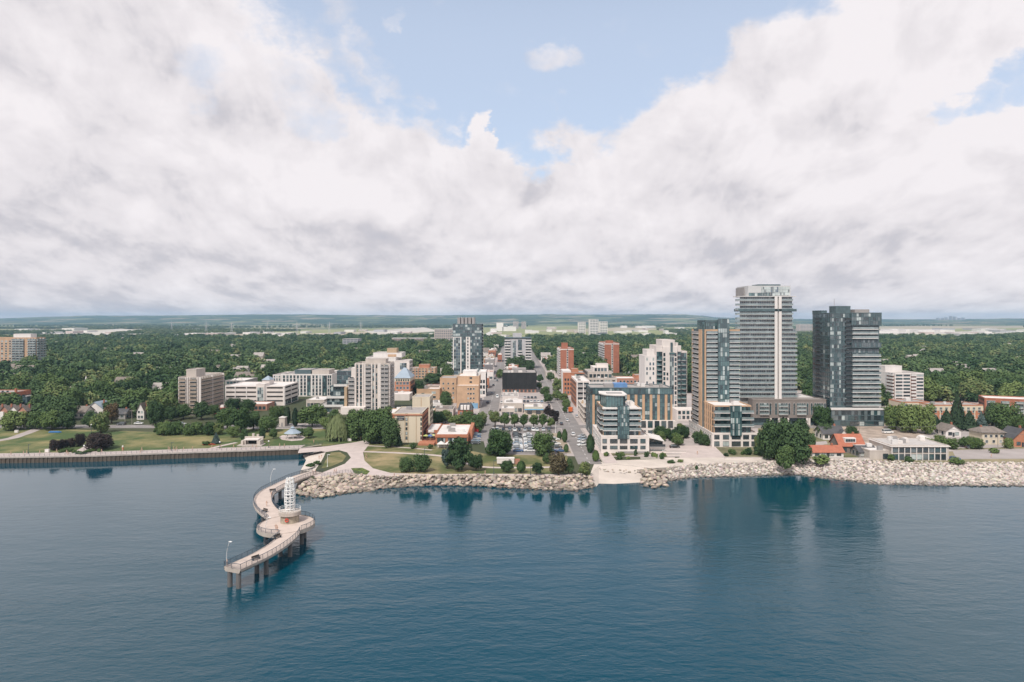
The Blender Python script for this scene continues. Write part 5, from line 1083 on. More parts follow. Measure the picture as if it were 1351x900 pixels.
# ---------------------------------------------------------------- tallest tower
Y = 372; b = mk('tallest_tower','tallest tower with stacked pale balcony bands, a white double column and a grey crown','condo tower', XA(976,Y), XA(1045,Y), Y, Y+28)
zb = ZA(527,364); zt = ZA(392,Y); n = 22; fh = (zt-zb)/n; k = Y/F; w = b.x1-b.x0
b.add('wall', MB().prism([(b.x0,Y),(b.x1,Y),(b.x1,Y+26),(b.x0*(Y+26)/Y+1.5,Y+26)],G-.3,zt), m_grey); b.add('roof', MB().prism([(b.x0+.5,Y+.3),(b.x1-.3,Y+.3),(b.x1-.3,Y+25.5),(b.x0*(Y+26)/Y+2,Y+25.5)],zt+.02,zt+.12), m_roofg); f = b.face('F'); b.curtain(f, .1, 45*k, zb, zt, 19, n, 'G', (4,3,1.2,2.2), .1); b.curtain(f, 53.5*k, w-.1, zb, zt, 7, n, 'G', (4,4,1.2,1), .1)
for i, z in enumerate(rng(zb+.2,n,fh)):
    ext = 0 if i > 14 else 5.5
    o_ = 0.3
    mbk = MB(); x0, x1 = -4.4*k, 44.6*k
    top = i >= n-3
    def make(ext=ext): 
        mb = MB(); mb.box(-4.6*k,45.2*k,-1.6,.05,0,.2,0); mb.box(-4.6*k,-.02,.06,2,0,.26,0); mb.box(-4.5*k,45.1*k,-1.58,-1.53,.3,1.25,1); mb.box(-4.6*k,-4.55*k,-1.5,2,.3,1.25,1)
        return mb.mesh('balcony',[m_gslab,g_rail])
    b.put('balcony', ('tt1',), make, f, 0, z)
    def make2(ext=ext):
        mb = MB(); e = w+ext*k-53.4*k; mb.box(0,e,-1.6,.05,0,.2,0); mb.box(e-ext*k-.3,e,.06,7,0,.26,0); mb.box(.1,e-.05,-1.58,-1.53,.3,1.25,1); mb.box(e-.08,e-.03,-1.5,7,.3,1.25,1)
        return mb.mesh('balcony',[m_gslab,g_rail])
    b.put('balcony', ('tt2',ext), make2, f, 53.4*k, z)
b.box('east_bay', b.x1-.02, b.x1+5*k, Y+.5, Y+20, zb, zb+15*fh, m_grey); b.curtain((Vector((b.x1,Y+.5,0)),0,1), .1, 5*k-.1, zb, zb+15*fh, 2, 15, 'G', (4,4,1,1), .1)
for l in (46.5,51.8): b.piers(f, [l*k], 1.5, zb-2, zt+.3, m_white, 1.75, 'column')
b.wins(f, 48*k, 50.3*k, 1, rng(zb+.8,n,fh), 1.3, 1.9, 'D')
b.box('dark_band', b.x0-1.2, b.x1+1.8, Y-1.75, Y+6, zt-fh*3.15, zt-fh*2.6, m_dark)
b.curtain((Vector((b.x0-2.0,Y+8,0)),LE,1), 0, 6, zb, zt, 2, n, 'G', (4,3,1,2), .1) if False else None
b.box('roof_slab', b.x0-1.9, b.x1+1.6, Y-1.7, Y+6, zt+.13, zt+.5, m_slab)
zc = ZA(377,Y+3); cx0, cx1 = XA(987,Y+3), XA(1043,Y+3); m_crown = mat('crown_panel',(0.50,0.50,0.50),.6,.05,.3)
b.box('crown', cx0, cx1, Y+3, Y+22, zt+.5, zc, m_crown); b.curtain((Vector((cx0,Y+3,0)),0,1), 17*k, 55*k, zt+1, zc-.5, 18, 3, 'G', (1,1,7,0), .05, .08); b.box('crown_side', XA(981.5,Y+8), cx0-.02, Y+8, Y+22, zt+.5, zc-.6, m_grey); b.curtain((Vector((cx0,Y+3,0)),0,1), .3, 36*k, zt+.6, zt+2.3, 9, 1, 'T', (4,3,1,1), .05, .14)
b.box('roof_unit', cx0+16*k, cx0+46*k, Y+6, Y+16, zc, zc+.9, m_dark); b.done()
Y = 364; b = mk('podium_building','brown grey four storey podium at the foot of the tallest tower','podium', XA(993,Y), XA(1090,Y), Y, Y+7.6)
zt = ZA(528,Y); z0 = ZA(551.5,Y); k = Y/F; b.body(zt, m_brownp, m_roofg, .5, z0=z0); f = b.face('F')
for l0 in (9,34,58,81): 
    b.curtain(f, l0*k, (l0+12)*k, z0+1.8, zt-1.6, 4, 3, 'W', (4,3,1,2), .1); b.balcs(f, l0*k, (l0+12)*k, rng(z0+1.7,3,(zt-z0-3.2)/3), .9, .25, 'glass'); 
    for q in (l0-4.6, l0+13): b.curtain(f, q*k, (q+2.6)*k, z0+1.8, zt-1.6, 1, 3, 'W', (5,2,1,0), .1)
for l in (24,35,47,72,75,86,88): b.piers(f, [l*k], 1.0, G, z0, m_precast, -.6, 'column')
b.box('ground_floor', b.x0+1, b.x1-1, Y+2, Y+7.5, G, z0-.01, m_dark); b.done()
b = mk('podium_deck','low grey podium roof deck right of the tallest tower with pale units','podium', XA(1050,Y), XA(1090,Y), Y+7.8, Y+34); b.body(zt-.3, m_brownp, m_roofw, .4); b.units(7, zt-.2, 83); b.done()
# ---------------------------------------------------------------- dark tower
Y = 366; b = mk('dark_tower','dark blue grey glass tower with white balcony bands on its right half','condo tower', XA(1095,Y), XA(1160,Y), Y, Y+21)
zt = ZA(413.5,Y); zp = ZA(538,Y); n = 21; fh = (zt-zp)/n; k = Y/F; b.body(zt, m_dark, m_roofg, .3); f = b.face('F'); w = b.x1-b.x0
b.curtain(f, .1, 16.6*k, zp+.6, zt-.2, 7, n, 'D', (2,4,4,2.6), .24, cols=[(1,2,4,4),(1,2,4,5),(4,5,.5,0),(5,3,.3,0),(1,3,4,3),(1,2,3,4),(4,4,1,.5)]); b.curtain(f, 17*k, 28*k, zp+.6, zt-.2, 4, n, 'D', (5,4,1,.6), .2, .02); b.balcs(f, 20*k, 27.8*k, rng(zp+1,n-1,fh), .9, .22, 'dark', m=m_dark); b.curtain(f, 28.2*k, w-.1, zp+.6, zt-.2, 12, n, 'D', (2,3,5,1.5), .2)
zsb = rng(zp+.9,n,fh); sel = [z for i, z in enumerate(zsb) if i < 13 or i in (15,16,17)]
b.balcs(f, 28.4*k, w+.3, [z for i, z in enumerate(zsb) if i < 12], 1.5, .36, 'glass'); b.balcs(f, 28.4*k, w-3*k, [zsb[i] for i in (15,16,17)], 1.5, .36, 'glass')
b.box('glass_box', b.x0+27.5*k, b.x1+.6, Y-1.2, Y-.01, zsb[13]-.1, zsb[14]+.4, m_dark); b.curtain((Vector((b.x0+27.5*k,Y-1.2,0)),0,1), .1, 37*k, zsb[13], zsb[14]+.2, 12, 1, 'D', (2,3,5,1), .15)
b.box('top_box', b.x0+27*k, b.x1+.8, Y-1.0, Y-.01, zsb[18]-.1, zt+.4, m_dark); b.curtain((Vector((b.x0+27*k,Y-1.0,0)),0,1), .1, 38*k, zsb[18], zt, 12, 3, 'D', (2,4,4,1), .2)
l_ = b.face('L'); b.curtain(l_, .2, 20.8, zp-6, zt-.2, 8, n+2, 'D', (4,5,.5,3), .22, cols=[(6,3,.3,0),(3,4,1,.2),(8,1,0,0),(3,5,1,.3),(8,1,0,0),(2,5,2,.6),(6,3,.3,0),(2,4,2,.8)]); b.balcs(l_, 5, 10, rng(zp+1,n-1,fh), .8, .22, 'dark', m=m_dark); b.body(zt+1.4, m_dark, m_roofg, .3, b.x0-.15, b.x0+3, Y+10, Y+21.2, zt-.4, 'roof_screen')  # left face: darker panes picked, its shade painted into the glazing
b.body(ZA(404.5,Y+6), m_dark, m_roofg, .3, XA(1103,Y+6), XA(1122,Y+6), Y+6, Y+14, zt, 'penthouse'); b.box('roof_screen', XA(1128,Y+5), XA(1147,Y+5), Y+5, Y+14, zt, zt+2.2, m_grey); b.box('mast', b.x0+6, b.x0+6.15, Y+8, Y+8.15, zt+4, zt+8, m_grey)
b.body(zp, m_dark, m_roofw, .1, b.x0-3*k, b.x1+1*k, Y-4, Y-.02, G, 'podium'); fp = (Vector((b.x0-3*k,Y-4,0)),0,1); b.band(fp, -.2, w+4.2*k, zp-.7, zp+.3, m_slab, .4); b.curtain(fp, .3, w+3.4*k, zp-6.4, zp-.9, 16, 2, 'D', (4,3,5,1), .12); b.curtain(fp, 12*k, w+3*k, G+.2, zp-6.8, 9, 1, 'D', (5,4,.5,1), .1); b.done()
# ---------------------------------------------------------------- white slab apartment on the right
Y = 449; b = mk('white_apartment','white apartment block with brown brick balcony strips, right of the dark tower','apartment block', XA(1181,Y), XA(1218.7,Y), Y, Y+22)
zt = ZA(493.5,Y); n = 9; fh = (zt-G-.8)/n; k = Y/F; b.body(zt, m_white, m_roofg, .6); f = b.face('F'); zs = rng(G+1.6,n,fh)
for l0, l1 in ((1,9.5),(11,19.5),(28.5,37)): b.wins(f, l0*k, l1*k, 1, zs, (l1-l0)*k, 1.0, 'D', div=3)
b.box('brick_strip', b.x0+20.5*k, b.x0+27.3*k, Y-.06, Y-.005, G, zt, m_pbrick); b.balcs(f, 20.6*k, 27.2*k, zs, 1.0, .2, 'white')
l_ = b.face('L'); b.box('brick_strip', b.x0-.06, b.x0+.001, Y+1, Y+10, G, zt-.8, m_pbrick); b.balcs(l_, 12.3, 20.7, zs, 1.0, .2, 'white'); b.wins((Vector((b.x0-.06,Y+22,0)),LE,1), 13, 20, 2, zs, 1.6, 1.5)
b.body(zt+4.2, m_white, m_roofg, .4, XA(1168,Y+12), XA(1190,Y+12), Y+12, Y+20, zt, 'penthouse') ; b.done()
# ---------------------------------------------------------------- brick low rises on the right
for nm, u0, u1, Y, vt, lab in (('brick_walkup',1190,1226,402,531,'red brick walk up with a grey flat roof, in front of the white apartment block'),('brick_walkup',1229,1297,390,535,'long red and cream brick walk up behind the tall dark pines')):
    b = mk(nm, lab, 'apartment building', XA(u0,Y), XA(u1,Y), Y, Y+14); zt = ZA(vt,Y); k = Y/F; w = b.x1-b.x0
    b.body(zt, m_orange, m_roofg, .4); b.box('upper_band', b.x0-.08, b.x1+.08, Y-.08, Y+14.05, zt-3.0, zt-.28, m_cream); f = (Vector((b.x0,Y-.08,0)),0,1)
    b.wins(f, .6, w-.6, int(w/3.2), [G+.9,G+3.5], 1.5, 1.3, 'W'); b.wins(f, .6, w-.6, int(w/3.2), [zt-2.4], 1.5, 1.3, 'G'); b.piers(f, [w*i/6 for i in range(1,6)], .5, G, zt-3, m_cream, .15); b.wins(b.face('L'), 1, 13, 3, [G+.9,G+3.5], 1.4, 1.3); b.units(2, zt+.1, u0); b.done()
X0, Y0 = XA(1299,396), 396; b = mk('brick_condo','modern red brick condo with grey glass bays at the right edge','condo building', X0, X0+62, Y0, Y0+16, rz=R(-24))
b.t.location = (X0, Y0, G); b.o = Vector((0,0,G)); b.x0, b.x1, b.y0, b.y1 = 0, 62, 0, 16; zt = ZA(526,396); n = 4; fh = (zt-G)/n
b.body(zt, m_brick, m_roofw, .5); f = b.face('F')
for i in range(9): b.curtain(f, 1+i*6.8, 5.2+i*6.8, G+.4, zt-1, 3, n, 'G', (3,3,3,3), .2); b.balcs(f, 1.4+i*6.8, 4.8+i*6.8, rng(G+.5,n,fh)[1:], 1.0, .2, 'glass')
b.wins(b.face('L'), 1, 15, 4, rng(G+1,n,fh), 1.6, 1.5); b.done(); reg(X0-2, X0+60, 372, 412)
# ---------------------------------------------------------------- shore office and cottages on the right
Y = 275; b = mk('shore_office','long two storey office with dark square windows above the wide rock bank','office building', XA(1176,Y), XA(1252,Y), Y, Y+17)
zt = ZA(588.5,Y); k = Y/F; b.body(zt, m_beige, mat('pale_grey_roof',(0.46,0.43,0.41),.9,.12,.25), .3); f = b.face('F'); w = b.x1-b.x0
b.wins(f, .4, w-3.6*k, 9, [G+.5], 2.05, 2.1, 'D'); b.wins(f, .4, w-3.6*k, 9, [G+3.4], 2.05, 1.75, 'D'); b.piers(f, [.15]+[.4+(w-3.6*k-.4)*i/9 for i in range(1,10)], .28, G, zt, m_white, .35); b.box('roof_edge', b.x0-.6, b.x1+.4, Y-.7, Y+17.2, zt-.26, zt-.055, m_white)
b.body(ZA(596,Y), m_beige, m_roofw, .3, XA(1150,Y), b.x0-.02, Y+1.5, Y+17, G, 'west_wing'); b.wins((Vector((XA(1166,Y),Y+1.5,0)),0,1), .2, 2.8, 1, [G+.5], 2, 2); b.units(8, zt+.1, 91); b.units(2, ZA(596,Y)+.1, 92, XA(1150,Y), b.x0); b.done()
def cottage(name, label, u0, u1, Y, D, zw, zr, wall, roof, axis='x', group=None, nw=3, ridge=None, cat='house', g='D'):
    b = mk(name, label, cat, XA(u0,Y), XA(u1,Y), Y, Y+D, group); b.box('wall', b.x0, b.x1, Y, Y+D, G-.2, zw, wall)
    b.gable('roof', b.x0, b.x1, Y, Y+D, zw, zr, roof, wall, .5, axis); w = b.x1-b.x0; h = min(1.4,(zw-G)*.5)
    b.wins(b.face('F'), .4, w-.4, nw, [G+.9], min(1.7,w/nw*.6), h, g, div=2)
    if zw-G > 5: b.wins(b.face('F'), .4, w-.4, nw, [G+3.8], min(1.4,w/nw*.5), 1.2, g)
    b.wins(b.face('L'), .6, D-.6, 2, [G+.9], 1.2, h); b.wins(b.face('R'), .6, D-.6, 2, [G+.9], 1.2, h)
    b.box('door', b.x0+w*.5-.5, b.x0+w*.5+.5, Y-.06, Y+.01, G, G+2.1, frame_d) if w > 7 and nw % 2 == 0 else None
    b.box('chimney', b.x0+w*.7, b.x0+w*.7+.7, Y+D*.5-.35, Y+D*.5+.35, zw, zr+.9, m_brick); return b
b = cottage('cottage','white cottage with a long orange tile roof nearest the big shore tree',1072,1113,281,6,G+2.4,G+4.5,m_white,m_rooft,nw=4); b.done()
b = cottage('cottage','taller house with steep orange roof and wide white dormer behind the white cottage',1108,1141,290,9,G+3.3,G+7.4,m_brownp,m_rooft,nw=3)
b.box('dormer', b.x0+2.6, b.x0+7.4, 291, 295, G+4.4, G+6.3, m_white); b.wins((Vector((b.x0+2.6,291,0)),0,1), .3, 4.5, 4, [G+4.9], .8, .9); b.done()
b = cottage('cottage','low grey roofed cottage with white windows beside the two storey office',1134,1157,281,7,G+2.4,G+4.3,m_grey,m_roofd,nw=4,g='W'); b.done()
b = cottage('house','white gabled house with a dark grey roof left of the dark round tree',1086,1114,322,9,G+3,G+6,m_white,m_roofd,nw=4); b.gable('porch_roof', b.x1-3.4, b.x1, 319, 322, G+3, G+5, m_roofd, m_white, .3, 'y'); b.done()
b = cottage('house','white bungalow with brown hipped roof among shrubs on the right',1248,1268,330,9,G+3,G+5.6,m_white,m_roofbr,'y',nw=2); b.done()
Y = 310; b = mk('cream_house','cream two storey house with a wide brown hipped roof near the right edge','house', XA(1296,Y), XA(1326,Y), Y, Y+9)
b.box('wall', b.x0, b.x1, Y, Y+9, G, G+5.4, m_cream); b.hip('roof', b.x0, b.x1, Y, Y+9, G+5.4, G+7.6, m_roofbr, .55, .7); b.wins(b.face('F'), .4, 9.9, 4, [G+3.3], 1.2, 1.2, 'W'); b.wins(b.face('F'), .4, 9.9, 3, [G+.8], 1.2, 1.3, 'W'); b.box('chimney', b.x0+2, b.x0+2.7, Y+4, Y+4.7, G+5, G+8.2, m_brick); b.done()
b = cottage('house','orange brick house with steep dark roof cut by the right picture edge',1337,1362,304,9,G+4,G+8,m_orange,m_roofd,'y',nw=2); b.done()
Y = 318; mb = MB(); px = XA(1223,Y); n_ = 12
for i in range(n_):
    a0, a1 = math.pi*i/n_, math.pi*(i+1)/n_; mb.quad((px-2.4*math.cos(a0),Y,G+2.3*math.sin(a0)),(px-2.4*math.cos(a1),Y,G+2.3*math.sin(a1)),(px-2.4*math.cos(a1),Y+5,G+2.3*math.sin(a1)),(px-2.4*math.cos(a0),Y+5,G+2.3*math.sin(a0)))
mb.poly([(px-2.4*math.cos(math.pi*i/n_),Y+.05,G+2.3*math.sin(math.pi*i/n_)) for i in range(n_+1)])
t = thing('storage_tent','small white round topped storage tent among the shrubs on the right','tent',(px,Y,G)); part('tent_cover', mb, m_roofw, t); link('tent_door', MB().box(-.7,.7,-.02,.04,0,1.6).mesh('tent_door', m_slab), t)
# ---------------------------------------------------------------- houses on the left
for nm, lab, u0, u1, Y, D, zw, zr, wl, rf, ax, nw in (
    ('house','pale bungalow with a grey gable roof behind the park trees on the left',96,112,392,9,G+3.4,G+6.4,m_white,m_roofbr,'x',2), ('house','white house with a blue grey roof and two gables left of the russet tree',113,137,402,10,G+3.8,G+8,m_white,m_roofb,'y',3),
    ('house','small grey house with white trim beside the road left of the white gabled house',151,165,388,8,G+3,G+5.4,m_grey,m_roofd,'x',2), ('house','tall white gabled house beside the lakeside road',180.5,190,386,9,G+5.2,G+9.3,m_white,m_roofbr,'y',2),
    ('house','brown roofed house half hidden in the trees above the pale bungalow',88,101,470,9,G+6,G+10,m_brick,m_roofbr,'x',2), ('house','white walled house with brown roof half hidden in trees right of the church steeple',178,190,500,9,G+6.5,G+10.5,m_white,m_roofbr,'x',2)):
    b = cottage(nm, lab, u0, u1, Y, D, zw, zr, wl, rf, ax, nw=nw, g='W'); b.done()
Y = 405; b = mk('brick_walkup','red brick apartment block with black side wing at the left edge','apartment building', XA(-40,Y), XA(16,Y), Y, Y+16); zt = ZA(519,Y)
b.body(zt, m_brick, m_roofg, .5); b.wins(b.face('F'), 1, 24, 8, rng(G+1.5,5,2.9), 1.5, 1.4, 'W'); b.box('chimney', b.x1-1.5, b.x1-.5, Y+4, Y+5, zt, zt+2.5, m_brick); b.body(ZA(524,Y+3), m_dark, m_roofg, .4, b.x1+.02, XA(31,Y), Y+3, Y+15, G, 'side_wing'); b.wins((Vector((b.x1,Y+3,0)),0,1), .5, 6, 2, rng(G+1.5,4,2.9), 1.8, 1.5); b.done()
for i, (u0, u1, lab) in enumerate(((-26,-14,'white gabled row house leftmost in the row below the brick block'),(-13,-1,'second white gabled row house from the left picture edge side'),(0,11,'middle white and brick row house in the row below the brick block'),(12,23,'white and brick row house next to the end of the row below the brick block'),(24,35,'white row house at the right end of the row below the brick block'))):
    b = cottage('row_house', lab, u0, u1, 386, 8, G+5, G+7.6, m_white if i % 2 else m_pbrick, m_roofbr, 'y', 'white row houses by the road', nw=2); b.box('bay', b.x0+.5, b.x0+2.4, 385.2, 385.99, G, G+4.6, m_white); b.done()
# church steeple
Y = 520; px = XA(113.5,Y); z0, z1 = ZA(513,Y), ZA(495.5,Y); t = thing('church','white church with a pointed steeple rising out of the trees on the left','church',(px,Y,G))
link('tower', MB().box(-1.6,1.6,-1.6,1.6,0,z0-G+3).mesh('tower', m_white), t); link('belfry', MB().box(-1.1,1.1,-1.1,1.1,z0-G+3,z0-G+5.5).mesh('belfry', m_white), t); link('spire', MB().cyl(0,0,z0-G+5.5,z1-G,1.1,.05,8).mesh('spire', m_white), t)
link('nave', MB().box(-4,4,1.7,16,0,6).mesh('nave', m_white), t); reg(px-5,px+5,Y-3,Y+16)
mb = MB(); mb.quad((-4.4,1.7,5.8),(0,1.7,10),(0,16,10),(-4.4,16,5.8)); mb.quad((4.4,1.7,5.8),(0,1.7,10),(0,16,10),(4.4,16,5.8)); mb.poly([(-4,1.72,6),(4,1.72,6),(0,1.72,9.7)]); link('nave_roof', mb.mesh('nave_roof', m_roofd), t)
# ---------------------------------------------------------------- low buildings around the parking lots and the park edge
def lowb(name, label, u0, u1, Y, D, h, wall, roof, cat='shop', units=2, nw=3, g='D', awn=None):
    b = mk(name, label, cat, XA(u0,Y), XA(u1,Y), Y, Y+D); b.body(G+h, wall, roof, .35); w = b.x1-b.x0
    b.wins(b.face('F'), .5, w-.5, nw, [G+.7], min(2.6,w/nw*.7), min(1.9,h*.5), g, div=2); b.units(units, G+h+.05, int(u0*3+Y))
    if awn: b.box('awning', b.x0, b.x1, Y-1.6, Y-.02, G+h-1.3, G+h-1.0, awn)
    b.done(); return b
lowb('shop','beige flat roofed shop between the west street and the back lot',661,679,398,12,4.5,m_beige,m_roofw,nw=3); lowb('shop','pale flat roofed shop with rooftop units behind the row of lakeside trees',664,690,415,22,5.5,m_beige,m_roofw,units=5,nw=4)
lowb('shop','long pale shop with grey roof below the black clad building',663,684,446,26,6,m_precast,m_roofg,units=4,nw=4); lowb('shop','cream walled low shop with blue awning beside the dark red trees',692,717,404,13,4.6,m_cream,m_roofw,nw=2,awn=mat('blue_awning',(0.10,0.34,0.55),.6,.1))
lowb('shop','brown roofed low shop behind the orange hotel restaurant',572,598,398,18,4,m_beige,m_roofbr,nw=4); lowb('shop','white roofed low building behind the hotel block beside the tan office',568,588,425,16,4.2,m_white,m_roofw,nw=3)
lowb('restaurant','low pink beige restaurant under the parking garage',308,352,425,14,3.6,m_pbrick,m_roofw,'restaurant',4,8); lowb('shop','flat roofed white shop with red front half hidden by park trees',282,300,410,9,3.4,mat('red_front',(0.45,0.06,0.04),.7,.1),m_roofw,nw=3)
lowb('shop','low beige shop with terrace below the dark terraced condo',404,428,440,20,4.5,m_beige,m_roofw,nw=5); lowb('shop','red roofed corner shop beside the west street',640,651,640,16,7,m_white,m_rooft,nw=2)
lowb('shop','orange fronted shop on the west street below the dark and white tower',638,645,560,14,8,m_orange,m_roofw,nw=2); lowb('shop','small white shop on the far west street',639,650,720,20,8,m_white,m_roofw,nw=2); lowb('shop','grey shop on the far west street behind the white one',640,652,800,24,9,m_grey,m_roofw,nw=2)
lowb('shop','white shop beside the far west street at the foot of the grey tower',668,680,690,20,7,m_precast,m_roofw,nw=3); lowb('shop','brick shop row across the far west street',656.5,662,900,30,9,m_brick,m_roofw,nw=2); lowb('house','pale roofed house beside the east street below the brick tower',720,733,640,14,7,m_beige,m_roofg,'house',1,3)
lowb('house','grey roofed house in the trees behind the stepped condo',828,842,620,14,7,m_grey,m_roofd,'house',1,3); lowb('school','white school wing under the white stepped building',522,540,525,18,8,m_white,m_roofw,'school',3,5)
lowb('office_building','pale low office behind the orange brick apartment building',582,600,720,22,9,m_precast,m_roofw,'office building',4,5)
# building under construction rubble: stacked slabs beside the hotel
t = thing('construction_frame','unfinished concrete frame with stacked materials beside the waterfront hotel','construction site',(43,388,G)); reg(37,52,370,420)
for i in range(4): link('floor_slab', MB().box(-4,4.5,-16,16,i*2.9+.1,i*2.9+.4).mesh('floor_slab', m_beige), t)
cm = MB().box(-.25,.25,-.25,.25,0,9.2).mesh('column', m_beige)
for x in (-3.6,0,4):
    for y in (-15,-7.5,0,7.5,15): link('column', cm, t, (x,y,0))
r_ = random.Random(5); mb = MB()
for i in range(60): x, y = r_.uniform(-3.8,3.8), r_.uniform(-15.5,15.5); w_ = r_.uniform(.3,1.2); mb.box(x,x+w_,y,y+r_.uniform(.4,2.2),9.12,9.2+r_.uniform(.2,1.0),r_.randrange(3))
tag(link('building_materials', mb.mesh('building_materials', [m_tan, m_dark, m_slab]), t), kind='stuff')
# ================================================================== trees
bark = mat('bark', (0.10,0.075,0.055), 0.95, 0.25, 1.5)
lf_green = leafmat('leaf_green', (0.032,0.068,0.022), (0.098,0.150,0.050), (0.15,0.175,0.065))
lf_deep = leafmat('leaf_deep', (0.020,0.046,0.018), (0.064,0.108,0.040))
lf_bright = leafmat('leaf_bright', (0.070,0.115,0.034), (0.15,0.20,0.065))
lf_pale = leafmat('leaf_willow', (0.12,0.155,0.065), (0.20,0.23,0.11))
lf_purple = leafmat('leaf_purple', (0.016,0.012,0.012), (0.045,0.032,0.028))
lf_russet = leafmat('leaf_russet', (0.075,0.055,0.028), (0.15,0.105,0.055))
lf_blue = leafmat('leaf_blue', (0.035,0.060,0.055), (0.075,0.11,0.10))
lf_con = leafmat('leaf_conifer', (0.014,0.030,0.016), (0.036,0.062,0.030))
lf_far = leafmat('leaf_far', (0.030,0.066,0.024), (0.098,0.150,0.058), (0.20,0.215,0.085))
lf_plain_sunlit = leafmat('leaf_plain_sunlit', (0.060,0.095,0.035), (0.135,0.170,0.070), (0.23,0.235,0.11))  # lighter copy of the far leaves: sunlight on the plain painted into the colour
def leaf_quad(mb, p, n, s, r_, zf=1.0):
    u = n.cross(Vector((r_.gauss(0,1),r_.gauss(0,1),r_.gauss(0,1)))).normalized(); v = n.cross(u)
    u = u*s*r_.uniform(.7,1.2); v = v*s*r_.uniform(.5,.9); i = len(mb.v)
    if zf != 1.0: u = Vector((u.x,u.y,u.z*zf)); v = Vector((v.x,v.y,v.z*zf))
    mb.v += [tuple(p-u), tuple(p-v*.8), tuple(p+u), tuple(p+v)]; mb.f.append((i,i+1,i+2,i+3)); mb.m.append(0)
def crown(seed, nl, n, s, kind='round'):
    """unit crown, radius 1 and height 1 (base z 0): lobes filled with leaf-sized faces"""
    r_ = random.Random(seed); mb = MB(); lobes = []
    if kind in ('round','oval'):
        for k in range(nl):
            a = k*2.39996+r_.uniform(-.3,.3); h = .20+.66*(k+.5)/nl+r_.uniform(-.05,.05); rm = math.sqrt(max(0,1-((h-.44)/.60)**2))*r_.uniform(.50,.82)
            lobes.append((Vector((math.cos(a)*rm, math.sin(a)*rm, h)), r_.choice([.22,.28,.34,.40,.46])))
        lobes += [(Vector((0,0,.48)),.78), (Vector((r_.uniform(-.2,.2),r_.uniform(-.2,.2),.82)),.34)]
        tot = sum(l[1]**2 for l in lobes)
        for c, rr in lobes:
            for _ in range(int(n*rr*rr/tot)):
                d_ = Vector((r_.gauss(0,1),r_.gauss(0,1),r_.gauss(0,1))).normalized()
                rad_ = rr*(r_.uniform(.80,1.08) if r_.random() < .75 else r_.uniform(.4,.9))
                p = c + Vector((d_.x*rad_*1.05, d_.y*rad_*1.05, d_.z*rad_*.52))
                if p.z < .02: p.z = .02+r_.random()*.08
                nn = (d_+Vector((r_.gauss(0,.35),r_.gauss(0,.35),r_.gauss(0.3,.35)))).normalized(); leaf_quad(mb, p, nn, s*1.12, r_, .5)
    elif kind == 'cone':
        for _ in range(n):
            h = 1-math.sqrt(r_.random())*.98; a = r_.uniform(0,6.283); tier = .72+.28*abs(math.sin(h*23+a*1.0)); rad_ = (1-h)**.85*tier*r_.uniform(.55,1.05)
            p = Vector((math.cos(a)*rad_, math.sin(a)*rad_, h-rad_*.06)); nn = Vector((math.cos(a)*.6+r_.gauss(0,.4), math.sin(a)*.6+r_.gauss(0,.4), .7)).normalized(); leaf_quad(mb, p, nn, s, r_)
    elif kind == 'column':
        for _ in range(n):
            h = r_.random(); a = r_.uniform(0,6.283); rad_ = (math.sin(math.pi*min(1,h*.86+.10))**.55)*r_.uniform(.6,1.05)
            leaf_quad(mb, Vector((math.cos(a)*rad_,math.sin(a)*rad_,h)), Vector((math.cos(a),math.sin(a),.4+r_.gauss(0,.4))).normalized(), s, r_)
    elif kind == 'willow':
        for k in range(nl*30):
            a = r_.uniform(0,6.283); rm = math.sqrt(r_.random()); top = .45+.52*math.sqrt(max(0,1-rm*rm*.9))*r_.uniform(.9,1.02); bot = max(.02, top-r_.uniform(.12,.36)*(0.5+rm*.9)); m_ = max(3,int(n/(nl*30)))
            for j in range(m_):
                t = j/m_; q = rm*(1+.10*t); p = Vector((math.cos(a)*q+r_.gauss(0,.03),math.sin(a)*q+r_.gauss(0,.03),top+(bot-top)*t))
                leaf_quad(mb, p, Vector((math.cos(a),math.sin(a),r_.uniform(.1,.9))).normalized(), s, r_)
    # fill the unit box: radius 1, height 0..1
    rs = sorted(math.hypot(v[0],v[1]) for v in mb.v); k = 1/rs[int(len(rs)*.985)]; zs = sorted(v[2] for v in mb.v); z0, z1 = zs[int(len(zs)*.004)], zs[int(len(zs)*.996)]
    mb.v = [(v[0]*k, v[1]*k, max(-.02,(v[2]-z0)/(z1-z0))) for v in mb.v]
    return mb
def trunk_mesh(seed, limbs=5):
    r_ = random.Random(seed); mb = MB(); mb.tube([(0,0,-.05),(.02,0,.3),(.0,.02,.62)], .05, 7, r2=.028)
    for k in range(limbs):
        a = 6.283*k/limbs+r_.uniform(-.4,.4); z0 = r_.uniform(.28,.55); mb.tube([(0,0,z0),(math.cos(a)*.12,math.sin(a)*.12,z0+.10),(math.cos(a)*.30,math.sin(a)*.30,z0+.26)], .020, 5, r2=.007)
    return mb.mesh('trunk', bark)
TR = [trunk_mesh(i) for i in range(3)]
CM = {}
def crown_mesh(kind, var, m):
    key = (kind, var, m.name)
    if key not in CM:
        nl, n, s = {'round': (17,3600,.080), 'oval': (11,2000,.10), 'cone': (0,1700,.105), 'column': (0,800,.20), 'willow': (9,3400,.075), 'light': (11,760,.14), 'shrub': (6,420,.19)}[kind]
        base = (kind, var)
        if base not in CM: CM[base] = crown(hash_(kind)+var*17, nl, n, s, {'light':'round','shrub':'round','oval':'round'}.get(kind, kind))
        CM[key] = CM[base].mesh('crown', m)
    return CM[key]
def hash_(s): return sum(ord(c)*(i+3) for i, c in enumerate(s))
trnd = random.Random(99); NTREE = [0]
